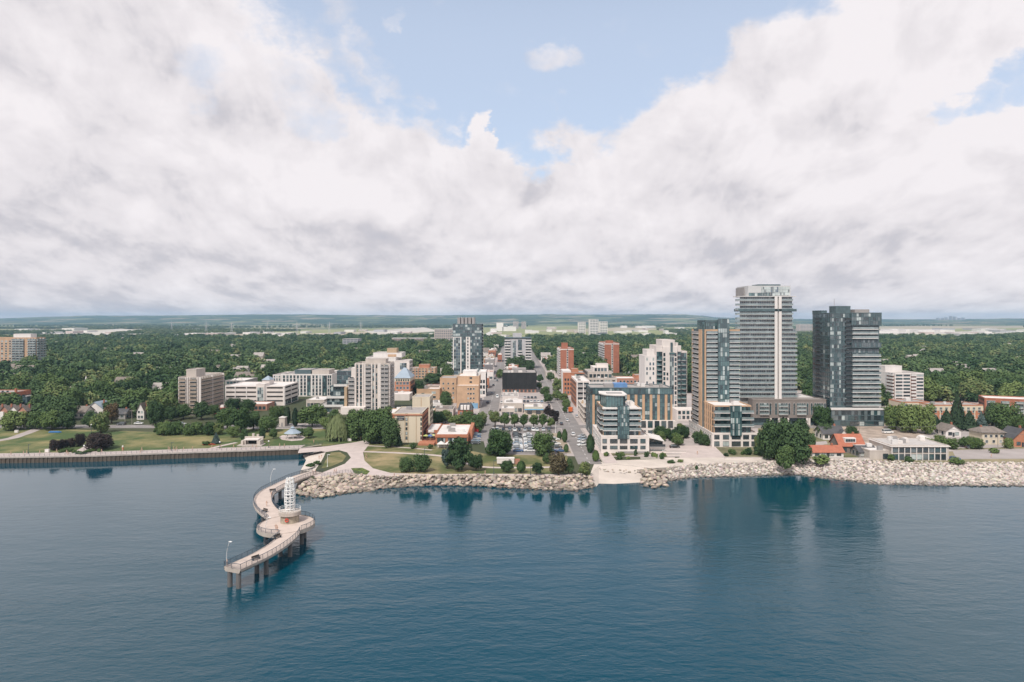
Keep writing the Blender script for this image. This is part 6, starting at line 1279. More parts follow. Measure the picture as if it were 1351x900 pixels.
def tree(name, X, Y, w, h, kind, m, label, cat='tree', group=None, z=G, lift=None, var=None):
    """w crown width, h total height in metres"""
    var = trnd.randrange(4) if var is None else var; NTREE[0] += 1
    t = thing(name, label, cat, (X,Y,z), trnd.uniform(0,6.28), group)
    lf = {'round':.16,'oval':.16,'light':.16,'cone':.05,'column':.04,'willow':.04,'shrub':.0}[kind] if lift is None else lift
    ch = h*(1-lf); c = link('crown', crown_mesh(kind, var, m), t, (0,0,h*lf)); c.scale = (w/2, w/2, ch)
    if kind != 'shrub':
        k = link('trunk', TR[var % 3], t); k.scale = (max(h*.8,w*.55), max(h*.8,w*.55), h*(.85 if kind in ('round','oval','light') else 1.3))
    return t
def tpx(name, u, vb, wpx, hpx, kind, m, label, group=None, cat='tree', var=None, lift=None):
    Y = YV(vb); k = Y/F; return tree(name, XA(u,Y), Y, wpx*k, hpx*k, kind, m, label, cat, group, lift=lift, var=var)
T_ = tpx
# ---- single trees of the park and the shore
T_('round_tree',659,601,41,35,'round',lf_green,'big round dense tree left of the parked cars in the lakeside lot',lift=.05)
T_('round_tree',716,600.5,32,31,'round',lf_green,'round dense tree right of the parked cars in the lakeside lot',lift=.05)
T_('round_tree',604,620,40,43,'oval',lf_deep,'tall dark green tree in front of the low restaurant',lift=.08); T_('broad_tree',590,618.5,18,27,'oval',lf_blue,'greyish green tree touching the left side of the tall dark tree before the restaurant')
T_('round_tree',628,621,21,21,'round',lf_deep,'small dark tree right of the tall dark tree before the restaurant')
T_('round_tree',536,623,20,19,'round',lf_deep,'smaller of two dark round trees on the dry lawn before the hotel',lift=.06); T_('round_tree',557,622.5,25,23,'round',lf_deep,'larger of two dark round trees on the dry lawn before the hotel',lift=.06)
T_('round_tree',669,623,20,15.5,'round',lf_deep,'low wide dark tree above the rock bank below the biggest round tree'); T_('conical_tree',687.5,624,12.5,16,'column',lf_green,'small egg shaped green tree above the rock bank',lift=.1)
T_('round_tree',708,627,17,16.5,'oval',lf_deep,'dark open tree above the rock bank left of the brown pine',lift=.22)
T_('brown_pine',737,627,25,31,'oval',leafmat('leaf_brown_pine',(0.05,0.045,0.022),(0.11,0.09,0.05)),'brownish half bare pine at the end of the park above the rocks',lift=.08)
T_('young_tree',750.5,626,14,21,'oval',lf_deep,'dark tree touching the right side of the brownish pine'); T_('young_tree',771,628,17,19,'oval',lf_green,'lone green tree at the water end of the east street',lift=.06)
T_('young_tree',721,612,12,14,'oval',lf_green,'small bush like tree left of the brownish pine')
for u, vb, w, h, lb in ((653,564,17,22,'leftmost tree in the row on the lot edge by the lakeside road'),(666,565,15,20,'second tree from the left in the row on the lot edge'),(679,565,14,19,'third tree from the left in the row on the lot edge'),(691,565.5,14,19,'middle tree of the row on the lot edge by the lakeside road'),(704,566,14,19,'third tree from the right in the row on the lot edge'),(715.5,566,15,20,'second tree from the right in the row on the lot edge'),(727,566,12,15,'rightmost and smallest tree in the row on the lot edge')):
    T_('street_tree',u,vb,w,h,'oval',lf_green,lb,'row of trees between the lot and the road',lift=.3)
for u, vb, w, h, lb in ((722,550,11,14,'dark purple tree nearest the cream walled shop'),(728,552,10,12,'middle dark purple tree beside the east street'),(734,553,9,11,'dark purple tree nearest the east street crossing'),(732,560,11,11,'low dark purple tree at the corner of the lakeside road')): T_('purple_tree',u,vb,w,h,'oval',lf_purple,lb,'dark purple trees at the east street corner')
for i, (u, vb, w, h) in enumerate(((737,518,20,19),(735.5,528,15,13),(719,523,15,13),(723,532,14,13),(743,531,14,12),(747,540,12,14),(712,505,10,11),(711,514,9,10),(727,503,12,12),(745,545,7,9))):
    T_('street_tree',u,vb,w,h,'oval',lf_green,'green street tree lining the east street beyond the lakeside road','street trees along the east street')
T_('columnar_tree',745,584,8,18,'column',lf_deep,'narrow dark tree on the strip between lot and street, nearer the road'); T_('columnar_tree',747,597,7,11,'column',lf_deep,'narrow dark tree on the strip between lot and street, nearer the water'); T_('columnar_tree',738,580,7,11,'column',lf_green,'narrow green tree beside the lot exit by the road')
T_('conical_tree',779,598,12,25,'column',lf_deep,'tall dark conical tree beside the white base of the glass condo'); T_('shrub',786,609,10,15,'column',lf_bright,'bright green shrub tree at the corner of the glass condo')
# left of the hotel
for u, vb, w, h, m, lb in ((497,585,42,44,lf_green,'large spreading tree left of the cream hotel'),(515,590,27,38,lf_deep,'dark tree touching the left wall of the cream hotel'),(471,580,36,40,lf_green,'large tree between the willow and the hotel trees'),(484,573,30,32,lf_deep,'dark tree behind the large trees left of the hotel'),(508,566,24,30,lf_green,'tree behind the hotel trees under the beige block'),(460,571,24,22,lf_green,'tree right behind the willow')):
    T_('broad_tree',u,vb,w,h,'round',m,lb,lift=.06)
T_('willow_tree',446,581,33,34,'willow',lf_pale,'pale green weeping willow at the edge of the park'); T_('conifer',525.5,589,11,21,'cone',lf_con,'small dark conifer against the cream hotel front')
T_('shrub',545,592,10,8,'shrub',lf_deep,'dark clipped shrub left of the restaurant patio','patio shrubs'); T_('shrub',568,592,9,6,'shrub',lf_deep,'low dark shrub in front of the restaurant patio','patio shrubs')
# park trees, middle
T_('cypress_tree',379,561,9,25,'column',lf_con,'left of two narrow dark cypresses behind the blue roofed gazebo'); T_('cypress_tree',389.5,563,9,25,'column',lf_con,'right of two narrow dark cypresses behind the blue roofed gazebo')
for u, vb, w, h, m, lb in ((362,558,15,22,lf_green,'tree left of the two narrow cypresses'),(374,556,18,20,lf_green,'tree behind the two narrow cypresses'),(412,563,37,29,lf_green,'broad tree right of the cypresses, above the gazebo'),(431,566,20,16,lf_bright,'light green tree between the broad tree and the willow'),(353,570,28,21,lf_green,'round tree left of the gazebo, above the grey monument'),(360.5,579,11,14,lf_green,'small tree beside the gazebo on its left'),(407,578,16,14,lf_green,'low tree right of the gazebo'),(308,577,18,15,lf_bright,'light green small tree beside the monument lawn'),(300,566,26,28,lf_green,'leafy tree above the light green small tree'),(318,571,26,34,lf_green,'tall leafy tree left of the monument'),(334,567,22,24,lf_deep,'dark tree behind the monument'),(296,558,22,20,lf_deep,'dark tree under the beige balcony slab'),(322,584,11,18,lf_deep,'dark narrow tree at the left side of the monument'),(346,582,10,18,lf_deep,'dark narrow tree at the right side of the monument'),(395,575,14,10,lf_deep,'low dark tree behind the gazebo roof'),(266,554,25,24,lf_deep,'dark tree at the foot of the beige balcony slab'),(242,553,22,20,lf_green,'tree left of the foot of the beige balcony slab'),(308,545,22,20,lf_deep,'left of two dark trees before the parking garage'),(326,545,20,18,lf_deep,'right of two dark trees before the parking garage'),(225,556,18,20,lf_deep,'dark tree left of the beige balcony slab'),(441,556,16,16,lf_green,'tree under the dark terraced condo'),(424,552,18,13,lf_bright,'bright low tree under the dark terraced condo'),(283,548,14,14,lf_green,'small tree between balcony slab and garage')):
    T_('park_tree',u,vb,w,h,'round',m,lb)
for i, u in enumerate((210,223,236,249,262,275,288)): T_('hedge_tree',u,573.5+(i%2),17,16+(i%3),'oval',lf_green,'low tree of the dense leafy row along the park lawn edge','row of low trees along the park lawn edge',lift=.03)
T_('blue_spruce',285,585.5,11.5,14.5,'cone',lf_blue,'blue grey spruce beside the red flower bed'); T_('shrub',272,587,13,5,'shrub',lf_green,'low green shrub left of the red flower bed')
# park trees, left
for u, vb, w, h, m, lb in ((20,567,36,25,lf_bright,'light green broad tree leftmost in the park'),(49,566,27,24,lf_green,'left tree of the flat topped group of three in the west park'),(68,567,28,26,lf_bright,'middle tree of the flat topped group of three in the west park'),(88,566,24,22,lf_deep,'right tree of the flat topped group of three in the west park'),(118,564,17,22,lf_deep,'dark tree left of the tall park tree by the road'),(133,571,24,28,lf_green,'tall green tree in front of the lakeside road'),(205,561,22,32,lf_deep,'dark tall tree right of the white gabled house'),(219,574,22,18,lf_bright,'light low tree at the left end of the leafy row')):
    T_('park_tree',u,vb,w,h,'round',m,lb,lift=.08)
T_('russet_tree',147,559,20,27,'round',lf_russet,'russet brown tree beside the lakeside road')
for u, vb, w, h, lb in ((72,594,15,14,'leftmost of the dark purple trees by the west promenade'),(83,591.5,13,12,'second dark purple tree from the left by the west promenade'),(93,590,13,12,'third dark purple tree from the left by the west promenade'),(106,589,14,17,'taller dark purple tree left of the widest one'),(131,593,38,22,'widest dark purple tree by the west promenade')):
    T_('purple_tree',u,vb,w,h,'round',lf_purple,lb,lift=.05)
for i in range(12): T_('shrub',80+i*4.6,597.5-2.2*math.sin(i*.8),7,4.5,'shrub',lf_green,'low green shrub under the dark purple trees','shrubs under the dark purple trees',cat='shrub')
# right side
for u, vb, w, h, k, m, lb in ((1021,606,42,52,'round',lf_deep,'left part of the big dark tree clump on the shore'),(1047,611,46,57,'round',lf_deep,'tallest dark tree of the big shore clump'),(1036,618,26,30,'oval',lf_green,'lighter tree at the foot of the big shore clump'),(1008,601,22,34,'oval',lf_deep,'narrow dark tree at the left end of the big shore clump'),(1067,600,20,30,'oval',lf_deep,'dark tree at the right end of the big shore clump')):
    T_('shore_tree',u,vb,w,h,k,m,lb,lift=.04)
for u, vb, w, h, k, m, lb in ((1263,566,22,47,'cone',lf_con,'tallest dark pine before the long brick walk up'),(1249,568,24,26,'cone',lf_con,'dark pine left of the tallest pine'),(1279,568,24,25,'cone',lf_con,'dark pine right of the tallest pine'),(1295,568,17,24,'cone',lf_blue,'blue spruce right of the dark pines'),(1236,566,14,16,'cone',lf_con,'small dark pine left of the pine group')): T_('pine_tree',u,vb,w,h,k,m,lb)
for u, vb, w, h, m, lb in ((1181,567,30,32,lf_bright,'light green tree below the white apartment block'),(1202,571,34,38,lf_bright,'largest light green tree right of the dark tower'),(1222,573,26,40,lf_bright,'tall light green tree before the brick walk up'),(1170,558,20,22,lf_green,'tree at the right foot of the dark tower'),(1326,568,36,36,lf_green,'broad green tree before the modern brick condo'),(1309,562,24,30,lf_deep,'dark tree left of the modern brick condo'),(1345,566,22,20,lf_green,'tree at the right edge under the modern brick condo'),(1124,580,17.5,18,lf_deep,'dark round tree beside the building site'),(1088,578,21,20,lf_deep,'dark tree left of the grey roofed white house'),(1102,577,17,13,lf_green,'low tree under the grey roofed white house'),(1084,562,28,28,lf_green,'tree below the brown grey podium'),(1108,560,26,22,lf_deep,'dark tree before the dark tower podium'),(1066,560,22,24,lf_deep,'dark tree under the right end of the podium'),(1224,590,18,12,lf_bright,'bright low tree beside the white tent'),(1252,592,26,14,lf_bright,'wide bright shrub tree beside the white bungalow'),(1286,592,24,15,lf_bright,'wide bright tree left of the cream house'),(1273,590,18,14,lf_green,'green tree between bungalow and cream house'),(1331,592,14,14,lf_bright,'small bright tree right of the cream house'),(1240,588,16,14,lf_green,'green shrub tree right of the white tent'),(1058,575,20,22,lf_deep,'dark tree behind the big shore clump'),(1001,596,12,22,lf_green,'slim tree beside the white base of the teal tower')):
    T_('garden_tree',u,vb,w,h,'round',m,lb,lift=.06)
# trees along the lakeside road behind the hotel
for u, vb, w, h, m, lb in ((575,560,24,18,lf_deep,'dark tree left in the row behind the restaurant roof'),(588,558,20,17,lf_green,'tree behind the restaurant roof beside the dark one'),(602,562,20,15,lf_bright,'light green tree behind the restaurant roof'),(617,566,22,24,lf_green,'tall tree before the old mansard house'),(630,571,20,24,lf_deep,'blue green tree at the restaurant corner'),(634,562,18,18,lf_green,'tree beside the old mansard house'),(588,541,19,25,lf_deep,'dark round tree before the tan wing'),(553,522,16,20,lf_deep,'dark tree behind the tan hotel block'),(572,507,30,15,lf_deep,'wide dark tree below the orange brick building'),(589,504,18,24,lf_green,'tree left of the dark and white tower'),(661,499,14,12,lf_green,'small tree on the west street behind the black building')):
    T_('city_tree',u,vb,w,h,'round',m,lb,lift=.08)
for u, vb, w, h in ((674,490,14,18),(686,491,20,22),(698,491,18,16)): T_('city_tree',u,vb,w,h,'round',lf_deep,'dark tree between the black building and the grey tower','trees behind the black building')
gr_ = random.Random(4)
for i in range(22):
    u = gr_.uniform(868,936); vb = gr_.uniform(571,588.5)
    if u > 912 and vb < 578: u -= 30
    T_('courtyard_tree',u,vb,gr_.uniform(13,18),gr_.uniform(11,15),'oval',lf_deep if i % 3 else lf_green,'low leafy tree in the courtyard between the two glass condos','courtyard trees between the glass condos',lift=.05)
for i in range(18):
    u = gr_.uniform(796,882); T_('shrub',u,gr_.uniform(601,606.5),gr_.uniform(5,9),gr_.uniform(4,9),'shrub',[lf_green,lf_bright,lf_deep][i%3],'garden shrub in the beds below the glass condo','shrubs below the glass condo',cat='shrub')
for i in range(14):
    u = gr_.uniform(957,1004); T_('shrub',u,gr_.uniform(597,603),gr_.uniform(5,9),gr_.uniform(4,10),'shrub',[lf_green,lf_deep][i%2],'garden shrub below the white base of the teal tower','shrubs below the teal tower',cat='shrub')
for u, vb, w, h, m, lb in ((919,620,5,6,lf_deep,'lone round shrub in the rocks of the east shore'),(1176,608,10,9,lf_green,'green shrub at the left end of the two storey office'),(1199,610,13,8,lf_green,'green shrub in front of the two storey office'),(1166,600,10,7,lf_green,'shrub beside the grey roofed cottage'),(1262,612,22,8,lf_bright,'wide weedy shrub right of the two storey office'),(1084,612,24,12,lf_bright,'leafy bush hanging over the rocks beside the big shore clump'),(1312,598,14,7,lf_bright,'lone shrub in the pale lot'),(885,611,12,4,lf_green,'low shrub on the sand terrace'),(898,610,10,4,lf_bright,'low bright shrub on the sand terrace'),(410,616,14,5,lf_green,'left half of the low hedge beside the pier head'),(418,613,12,5,lf_green,'right half of the low hedge beside the pier head')): T_('shrub',u,vb,w,h,'shrub',m,lb,cat='shrub')
# ---- the tree carpet: the nearest as things, the rest as one far wood
def inside(x, y, poly):
    c = False; n = len(poly)
    for i in range(n):
        (x0,y0),(x1,y1) = poly[i], poly[i-1]
        if (y0 > y) != (y1 > y) and x < (x1-x0)*(y-y0)/(y1-y0)+x0: c = not c
    return c
REG = [[(-420,441),(232,441),(232,541),(232,551),(193,556),(178,551),(150,549),(140,547),(90,549),(86,556),(50,556),(38,551),(-420,558)], [(232,441),(455,441),(455,509),(360,510),(330,517),(232,540)], [(455,441),(600,441),(600,493),(560,497),(480,500),(455,505)], [(600,441),(664,441),(664,462),(600,470)], [(682,441),(825,441),(825,494),(735,506),(725,500),(702,485)], [(825,441),(1060,441),(1060,515),(1000,520),(915,520),(850,512),(825,505)], [(1060,441),(1800,441),(1800,548),(1351,540),(1300,531),(1225,531),(1160,538),(1060,545)]]
wr = [[tuple(P(*p).to_2d()) for p in g] for g in REG]
def blocked(x, y):
    if -23 < x < -4 or 23 < x < 39: return True
    return any(a < x < b and c < y < e for a, b, c, e in FOOT)
FOOT += [(38,66,575,671),(90,118,600,717),(-4,30,420,527)]
cand = []; cr_ = random.Random(77)
def fill(y0, y1, sp):
    y = y0
    while y < y1:
        xm = y*.86+40; x = -xm
        while x < xm:
            px, py = x+cr_.uniform(-.46,.46)*sp, y+cr_.uniform(-.46,.46)*sp; x += sp
            if not any(inside(px, py, g) for g in wr): continue
            if blocked(px, py): continue
            u = CU+px*F/py
            den = math.sin(px*.011+1.3)*math.sin(py*.009+.4)+.5*math.sin(px*.031+py*.017)
            if den < -.95 and cr_.random() < .75: continue
            cand.append((px, py, *(lambda k: (k*cr_.uniform(.85,1.2), k*cr_.uniform(.75,1.1)))(cr_.choice([7.5,9,10.5,12,13,15,17.5]))))
        y += sp*.9
fill(378,760,10.8); fill(760,1500,12.6); fill(1500,1850,14.5)
# scattered houses in the gaps of the wood
hl = [('grey roofed',m_roofg,m_grey),('brown roofed',m_roofbr,m_cream),('pale roofed',m_roofg,m_white),('white walled',m_roofbr,m_white),('pale walled',m_roofg,m_cream)]
hr = random.Random(8); HS = 0; HOLES = []
for u, v, nm in ((70,512,'in the west wood left of the church'),(160,520,'in the west wood right of the church'),(210,530,'in the west wood near the beige balcony slab'),(30,500,'in the west wood under the tan and white tower'),(340,478,'in the wood behind the garage'),(410,488,'in the wood behind the white condo'),(250,470,'far in the wood above the balcony slab'),(180,478,'far in the wood above the white gabled house'),(140,470,'far in the west wood'),(90,467,'far in the wood right of the tan and white tower'),(310,465,'far in the wood above the parking garage'),(470,470,'in the wood behind the white stepped building'),(560,474,'in the wood left of the dark and white tower'),(720,478,'in the trees left of the brick twin towers'),(775,478,'in the trees between the brick twin towers'),(840,482,'in the trees left of the stepped condo'),(890,470,'far in the wood behind the stepped condo'),(1070,510,'in the wood behind the podium deck'),(1235,505,'in the wood right of the white apartment block'),(1270,498,'in the wood above the long brick walk up'),(1310,505,'in the wood above the modern brick condo'),(1240,480,'far in the wood right of the white apartment block'),(1300,472,'far in the wood near the right edge'),(1340,485,'in the wood at the right edge'),(1200,465,'far in the wood above the white apartment block'),(1330,462,'very far in the wood at the right edge'),(640,470,'beside the far west street behind the dark tower'),(390,466,'far in the wood above the white condo')):
    Y = YV(v); k = hl[hr.randrange(5)]; w = hr.uniform(11,18); X = XA(u,Y)
    b = B('house', f'{k[0]} house {nm}', 'house', X-w/2, X+w/2, Y, Y+10, 'houses scattered in the wood'); b.box('wall', X-w/2, X+w/2, Y, Y+10, G, G+8, k[2]); b.gable('roof', X-w/2, X+w/2, Y, Y+10, G+8, G+12.5, k[1], k[2], .6); b.wins(b.face('F'), .6, w-.6, 4, [G+4.8], 1.4, 1.5, 'W')
    HOLES.append((X-w/2-4, X+w/2+4, Y-15, Y+13))
for i in range(64):
    u = hr.uniform(-20,440) if i % 2 else hr.uniform(840,1360); Y = YV(hr.uniform(449,515 if u < 440 else 498)); X = XA(u,Y); w = hr.uniform(9,16)
    if blocked(X,Y) or any(a-6 < X < b_+6 and y0-6 < Y < y1+6 for a, b_, y0, y1 in HOLES): continue
    k = hl[hr.randrange(5)]; side = 'west' if u < 600 else 'east'; b = B('house', f'small pale walled house half hidden in the {side} wood', 'house', X-w/2, X+w/2, Y, Y+9, f'houses half hidden in the {side} wood'); zz = hr.uniform(6.5,9.5); b.box('wall', X-w/2, X+w/2, Y, Y+9, G, G+zz, k[2]); b.gable('roof', X-w/2, X+w/2, Y, Y+9, G+zz, G+zz+3.6, k[1], k[2], .5, 'x' if i % 3 else 'y')
    HOLES.append((X-w/2-2, X+w/2+2, Y-20, Y+10))
cand = [c for c in cand if not any(a < c[0] < b and y0 < c[1] < y1 for a, b, y0, y1 in HOLES)]
vis = [c for c in cand if abs(c[0]) < c[1]*.77]
vis.sort(key=lambda c: c[1]/(c[2]+c[3])); NS = 300-NTREE[0] if NTREE[0] < 300 else 0
NS = max(60, min(NS, 120)); near_ = set(id(c) for c in vis[:NS])
for c in vis[:NS]:
    m = cr_.choices([lf_green,lf_deep,lf_bright],[6,4,1.6])[0]; u = CU+c[0]*F/c[1]
    nm, g_ = ('green wood tree at the near edge of the west wood','near trees of the west wood') if u < 455 else (('green wood tree among the downtown blocks','trees among the downtown blocks') if u < 830 else ('green wood tree at the near edge of the east wood','near trees of the east wood'))
    tree('wood_tree', c[0], c[1], c[2], c[3], 'round', m, nm, 'tree', g_, lift=.05)
rest = [c for c in cand if id(c) not in near_]
# far plain: clumps and belts
fr = random.Random(5); plain = []
for i in range(52000):
    v = 452.5-(23*fr.random()**.62); Y = YV(v)
    if Y > 5600 or Y < 1800: continue
    u = fr.uniform(-150,1500); X = XA(u,Y)
    den = math.sin(X*.0031+Y*.0021)+math.sin(X*.0012-Y*.0041+1.7)+.7*math.sin(Y*.011+X*.0009)
    if den < (.62 if v < 438 else .25): continue
    if any(inside(u, v, g) for g in FIELDS): continue
    if -22 < X < -5: continue
    (plain if v < 446 or fr.random() < .6 else rest).append((X, Y, fr.uniform(9,19), fr.uniform(7,13)))
def far_wood(name, pts, label):
    me = bpy.data.meshes.new(name); me.from_pydata([(x, y, G) for x, y, w, h in pts], [], [])
    a = me.attributes.new('size','FLOAT_VECTOR','POINT'); flat = []
    for x, y, w, h in pts: flat += [w/2*1.1, w/2*1.1, h]
    a.data.foreach_set('vector', flat); o = link(name, me); tag(o, label, 'wood', None, 'stuff')
    ng = bpy.data.node_groups.new(name,'GeometryNodeTree'); ng.interface.new_socket('Geometry', in_out='INPUT', socket_type='NodeSocketGeometry'); ng.interface.new_socket('Geometry', in_out='OUTPUT', socket_type='NodeSocketGeometry')
    gi, go = ng.nodes.new('NodeGroupInput'), ng.nodes.new('NodeGroupOutput'); iop = ng.nodes.new('GeometryNodeInstanceOnPoints'); join = ng.nodes.new('GeometryNodeGeometryToInstance')
    for src in FARSRC:
        oi = ng.nodes.new('GeometryNodeObjectInfo'); oi.inputs[0].default_value = src; oi.transform_space = 'ORIGINAL'; ng.links.new(oi.outputs['Geometry'], join.inputs[0])
    at = ng.nodes.new('GeometryNodeInputNamedAttribute'); at.data_type = 'FLOAT_VECTOR'; at.inputs[0].default_value = 'size'
    rv = ng.nodes.new('FunctionNodeRandomValue'); rv.data_type = 'FLOAT_VECTOR'; rv.inputs[0].default_value = (0,0,0); rv.inputs[1].default_value = (0,0,6.28)
    ng.links.new(gi.outputs[0], iop.inputs['Points']); ng.links.new(join.outputs[0], iop.inputs['Instance']); iop.inputs['Pick Instance'].default_value = True
    ng.links.new(rv.outputs[0], iop.inputs['Rotation']); ng.links.new(at.outputs[0], iop.inputs['Scale']); ng.links.new(iop.outputs[0], go.inputs[0])
    md = o.modifiers.new('scatter','NODES'); md.node_group = ng; return o
# source crowns for the far wood: four trees standing in it
FARSRC = []
src = sorted(rest, key=lambda c: c[1])[:5]
for i, c in enumerate(src):
    t = tree('wood_tree', c[0], c[1], c[2], c[3], 'light', lf_far, 'loose leaved tree at the near edge of the far wood', 'tree', 'near trees of the far wood', var=i); FARSRC.append(t.children[0] if t.children[0].name.startswith('crown') else t.children[1])
FARSRC2 = FARSRC[:]
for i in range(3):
    c = plain.pop(0); t = tree('plain_tree', c[0], c[1], c[2], c[3], 'light', lf_plain_sunlit, 'pale sun-toned green tree standing far out on the plain', 'tree', 'pale trees far out on the plain', var=i); FARSRC2.append([q for q in t.children if q.name.startswith('crown')][0])
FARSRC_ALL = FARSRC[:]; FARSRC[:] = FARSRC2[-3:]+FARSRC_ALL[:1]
far_wood('plain_wood', plain, 'paler sun-toned tree belts scattered over the far plain between fields')
FARSRC[:] = FARSRC_ALL
far_wood('far_wood', [c for c in rest if c not in src], 'far carpet of tree crowns running from the town to the hills')
# ================================================================== cars
paints = {'white':(0.72,0.72,0.71),'silver':(0.42,0.43,0.44),'black':(0.018,0.018,0.02),'dark grey':(0.075,0.08,0.085),'blue':(0.05,0.11,0.24),'pale blue':(0.26,0.34,0.42),'red':(0.38,0.035,0.03)}
PM = {k: mat('paint_'+k.replace(' ','_'), c, 0.3, 0.03, 1, spec=.5) for k, c in paints.items()}
tyre = mat('tyre_rubber',(0.02,0.02,0.02),.9,.1,2); rimm = mat('rim_metal',(0.45,0.45,0.46),.4,.05,2); lampm = mat('lamp_lens',(0.7,0.7,0.68),.2,.02,2); rearm = mat('rear_lens',(0.30,0.02,0.02),.3,.02,2)
def car_parts(kind):
    L_, W_, hb = (4.5,1.78,.78) if kind == 'saloon' else ((4.7,1.88,.95) if kind == 'suv' else (5.4,2.0,1.0))
    prof = {'saloon':[(-2.2,.30),(2.2,.30),(2.25,.55),(2.1,.72),(1.1,.84),(-1.45,.90),(-2.15,.84),(-2.25,.55)],'suv':[(-2.3,.36),(2.3,.36),(2.35,.7),(2.2,.92),(1.2,1.02),(-2.25,1.05),(-2.35,.7)],'van':[(-2.65,.36),(2.65,.36),(2.7,.8),(2.45,1.08),(1.9,1.2),(-2.7,1.2)]}[kind]
    gl = {'saloon':(-1.75,.95,-1.05,.25,.86,1.38),'suv':(-2.2,1.1,-1.95,.35,1.02,1.62),'van':(-2.62,1.85,-2.58,1.15,1.18,2.1)}[kind]
    w = W_/2; mb = MB(); i = len(mb.v); n = len(prof)
    for s in (-1,1): mb.v += [(x, s*w*(1 if z < .8 else .95), z) for x, z in prof]
    mb.f.append(tuple(range(n-1,-1,-1)) if False else tuple(range(n))); mb.f.append(tuple(range(2*n-1,n-1,-1))); mb.m += [0,0]
    for k in range(n): q = (k+1)%n; mb.f.append((k,n+k,n+q,q)); mb.m.append(0)
    a, b_, c, d_, z0, z1 = gl; ww, wt = w*.92, w*.74
    mb.box(c+.05,d_-.05,-wt+.02,wt-.02,z1,z1+.06,0)
    for sx0, sx1 in ((a,c),(b_,d_)):
        for s in (-1,1): mb.tube([(sx0,s*ww,z0),(sx1,s*wt,z1+.02)],.045,4)
    g = MB(); v = [(a,-ww,z0),(b_,-ww,z0),(b_,ww,z0),(a,ww,z0),(c,-wt,z1),(d_,-wt,z1),(d_,wt,z1),(c,wt,z1)]; g.v = v; g.f = [(0,1,5,4),(1,2,6,5),(2,3,7,6),(3,0,4,7),(4,5,6,7)]; g.m = [0]*5
    wh = MB(); i0 = 0
    wl = MB(); wl.cyl(0,0,-.11,.11,.32,.32,14,0); wl.v = [(x,z,y) for x,y,z in wl.v]
    rm = MB(); rm.cyl(0,0,-.125,.125,.19,.19,10,0); rm.v = [(x,z,y) for x,y,z in rm.v]
    hl = MB().box(-.05,.05,-.2,.2,-.08,.08).mesh('headlight', lampm); tl = MB().box(-.05,.05,-.16,.16,-.1,.1).mesh('tail_light', rearm)
    return mb, g.mesh('windows', g_dark), wl.mesh('wheel', tyre), rm.mesh('rim', rimm), hl, tl, L_, w, prof
CP = {k: car_parts(k) for k in ('saloon','suv','van')}; CB = {}
def car(kind, col, X, Y, rz, label, group=None, cat='car', detail=True, name='parked_car'):
    mb, g, wl, rm, hl, tl, L_, w, prof = CP[kind]; t = thing(name, label, cat, (X,Y,G+.09), rz, group); key = (kind,col)
    if key not in CB: CB[key] = mb.mesh('body', PM[col])
    link('body', CB[key], t); link('windows', g, t)
    if detail:
        for x in (-1.38,1.38):
            for s in (-1,1): q = link('wheel', wl, t, (x,s*(w-.10),.32)); link('rim', rm, q)
        for s in (-1,1): link('headlight', hl, t, (prof[2][0]-.02,s*(w-.32),.66)); link('tail_light', tl, t, (-prof[2][0]+.02,s*(w-.3),.72))
    return t
ordn = ['first','second','third','fourth','fifth','sixth','seventh','eighth','ninth','tenth','eleventh','twelfth','thirteenth','fourteenth']
cr2 = random.Random(12)
colr = lambda: cr2.choices(['white','silver','black','dark grey','blue','pale blue','red'],[5,4,3,3,1.3,2,.3])[0]
colA = ['blue','silver','white','white','pale blue','silver','white','silver','black','dark grey','black']; colB = ['white','dark grey','silver','white','pale blue','white','silver','white','dark grey','white','white']
for nm, u, cs in (('left',683,colA),('right',697,colB)):
    for i in range(11):
        Y = 293+i*4.1; X = XA(u,318)+cr2.uniform(-.25,.25); k = cr2.choice(['saloon','suv','saloon'])
        car(k, cs[i], X, Y, (0 if nm == 'left' else math.pi)+cr2.uniform(-.05,.05), f'{cs[i]} car, {ordn[i]} from the water, {nm} column between the big round trees', 'cars parked in the lakeside lot')
for i, (u, c) in enumerate(((650.5,'white'),(656,'white'),(664,'black'),(672.5,'dark grey'),(679,'white'),(685,'black'),(692.5,'silver'),(698,'black'),(703.5,'white'),(708.5,'white'),(717,'silver'),(724.5,'dark grey'))):
    Y = 347.5; car(cr2.choice(['saloon','suv']), c, XA(u,Y), Y, R(-90)+cr2.uniform(-.06,.06), f'{c} car, {ordn[i]} from the left in the row under the lot edge trees', 'cars parked in the lakeside lot')
for i, (u, v, c, lb) in enumerate(((732,581,'white','white car farthest back beside the right round tree'),(733,587,'white','white car midway beside the right round tree'),(735,591,'dark grey','dark grey car beside the right round tree near the water end'),(728.5,596,'blue','blue car tucked in front of the right round tree'),(740,596.5,'blue','blue car at the water end corner of the lot'))): p = P(u,v); car('saloon', c, p.x, p.y, .1, lb, 'cars parked in the lakeside lot')
for i, (v, c) in enumerate(((577,'silver'),(580.5,'pale blue'),(584,'white'),(588.5,'white'))): p = P(771,v); car('saloon', c, p.x-1, p.y, R(200), f'{c} car, {ordn[i]} from the crossing in the bays beside the glass condo', 'cars in the angled bays by the glass condo')
for i, (u, v, c) in enumerate(((627,586,'dark grey'),(627.5,583,'pale blue'),(628,580,'silver'),(628.5,577.5,'blue'),(629,574.5,'pale blue'))): p = P(u,v); car('saloon', c, p.x, p.y, .05, f'{c} car, {ordn[i]} from the park beside the restaurant end wall', 'cars beside the restaurant')
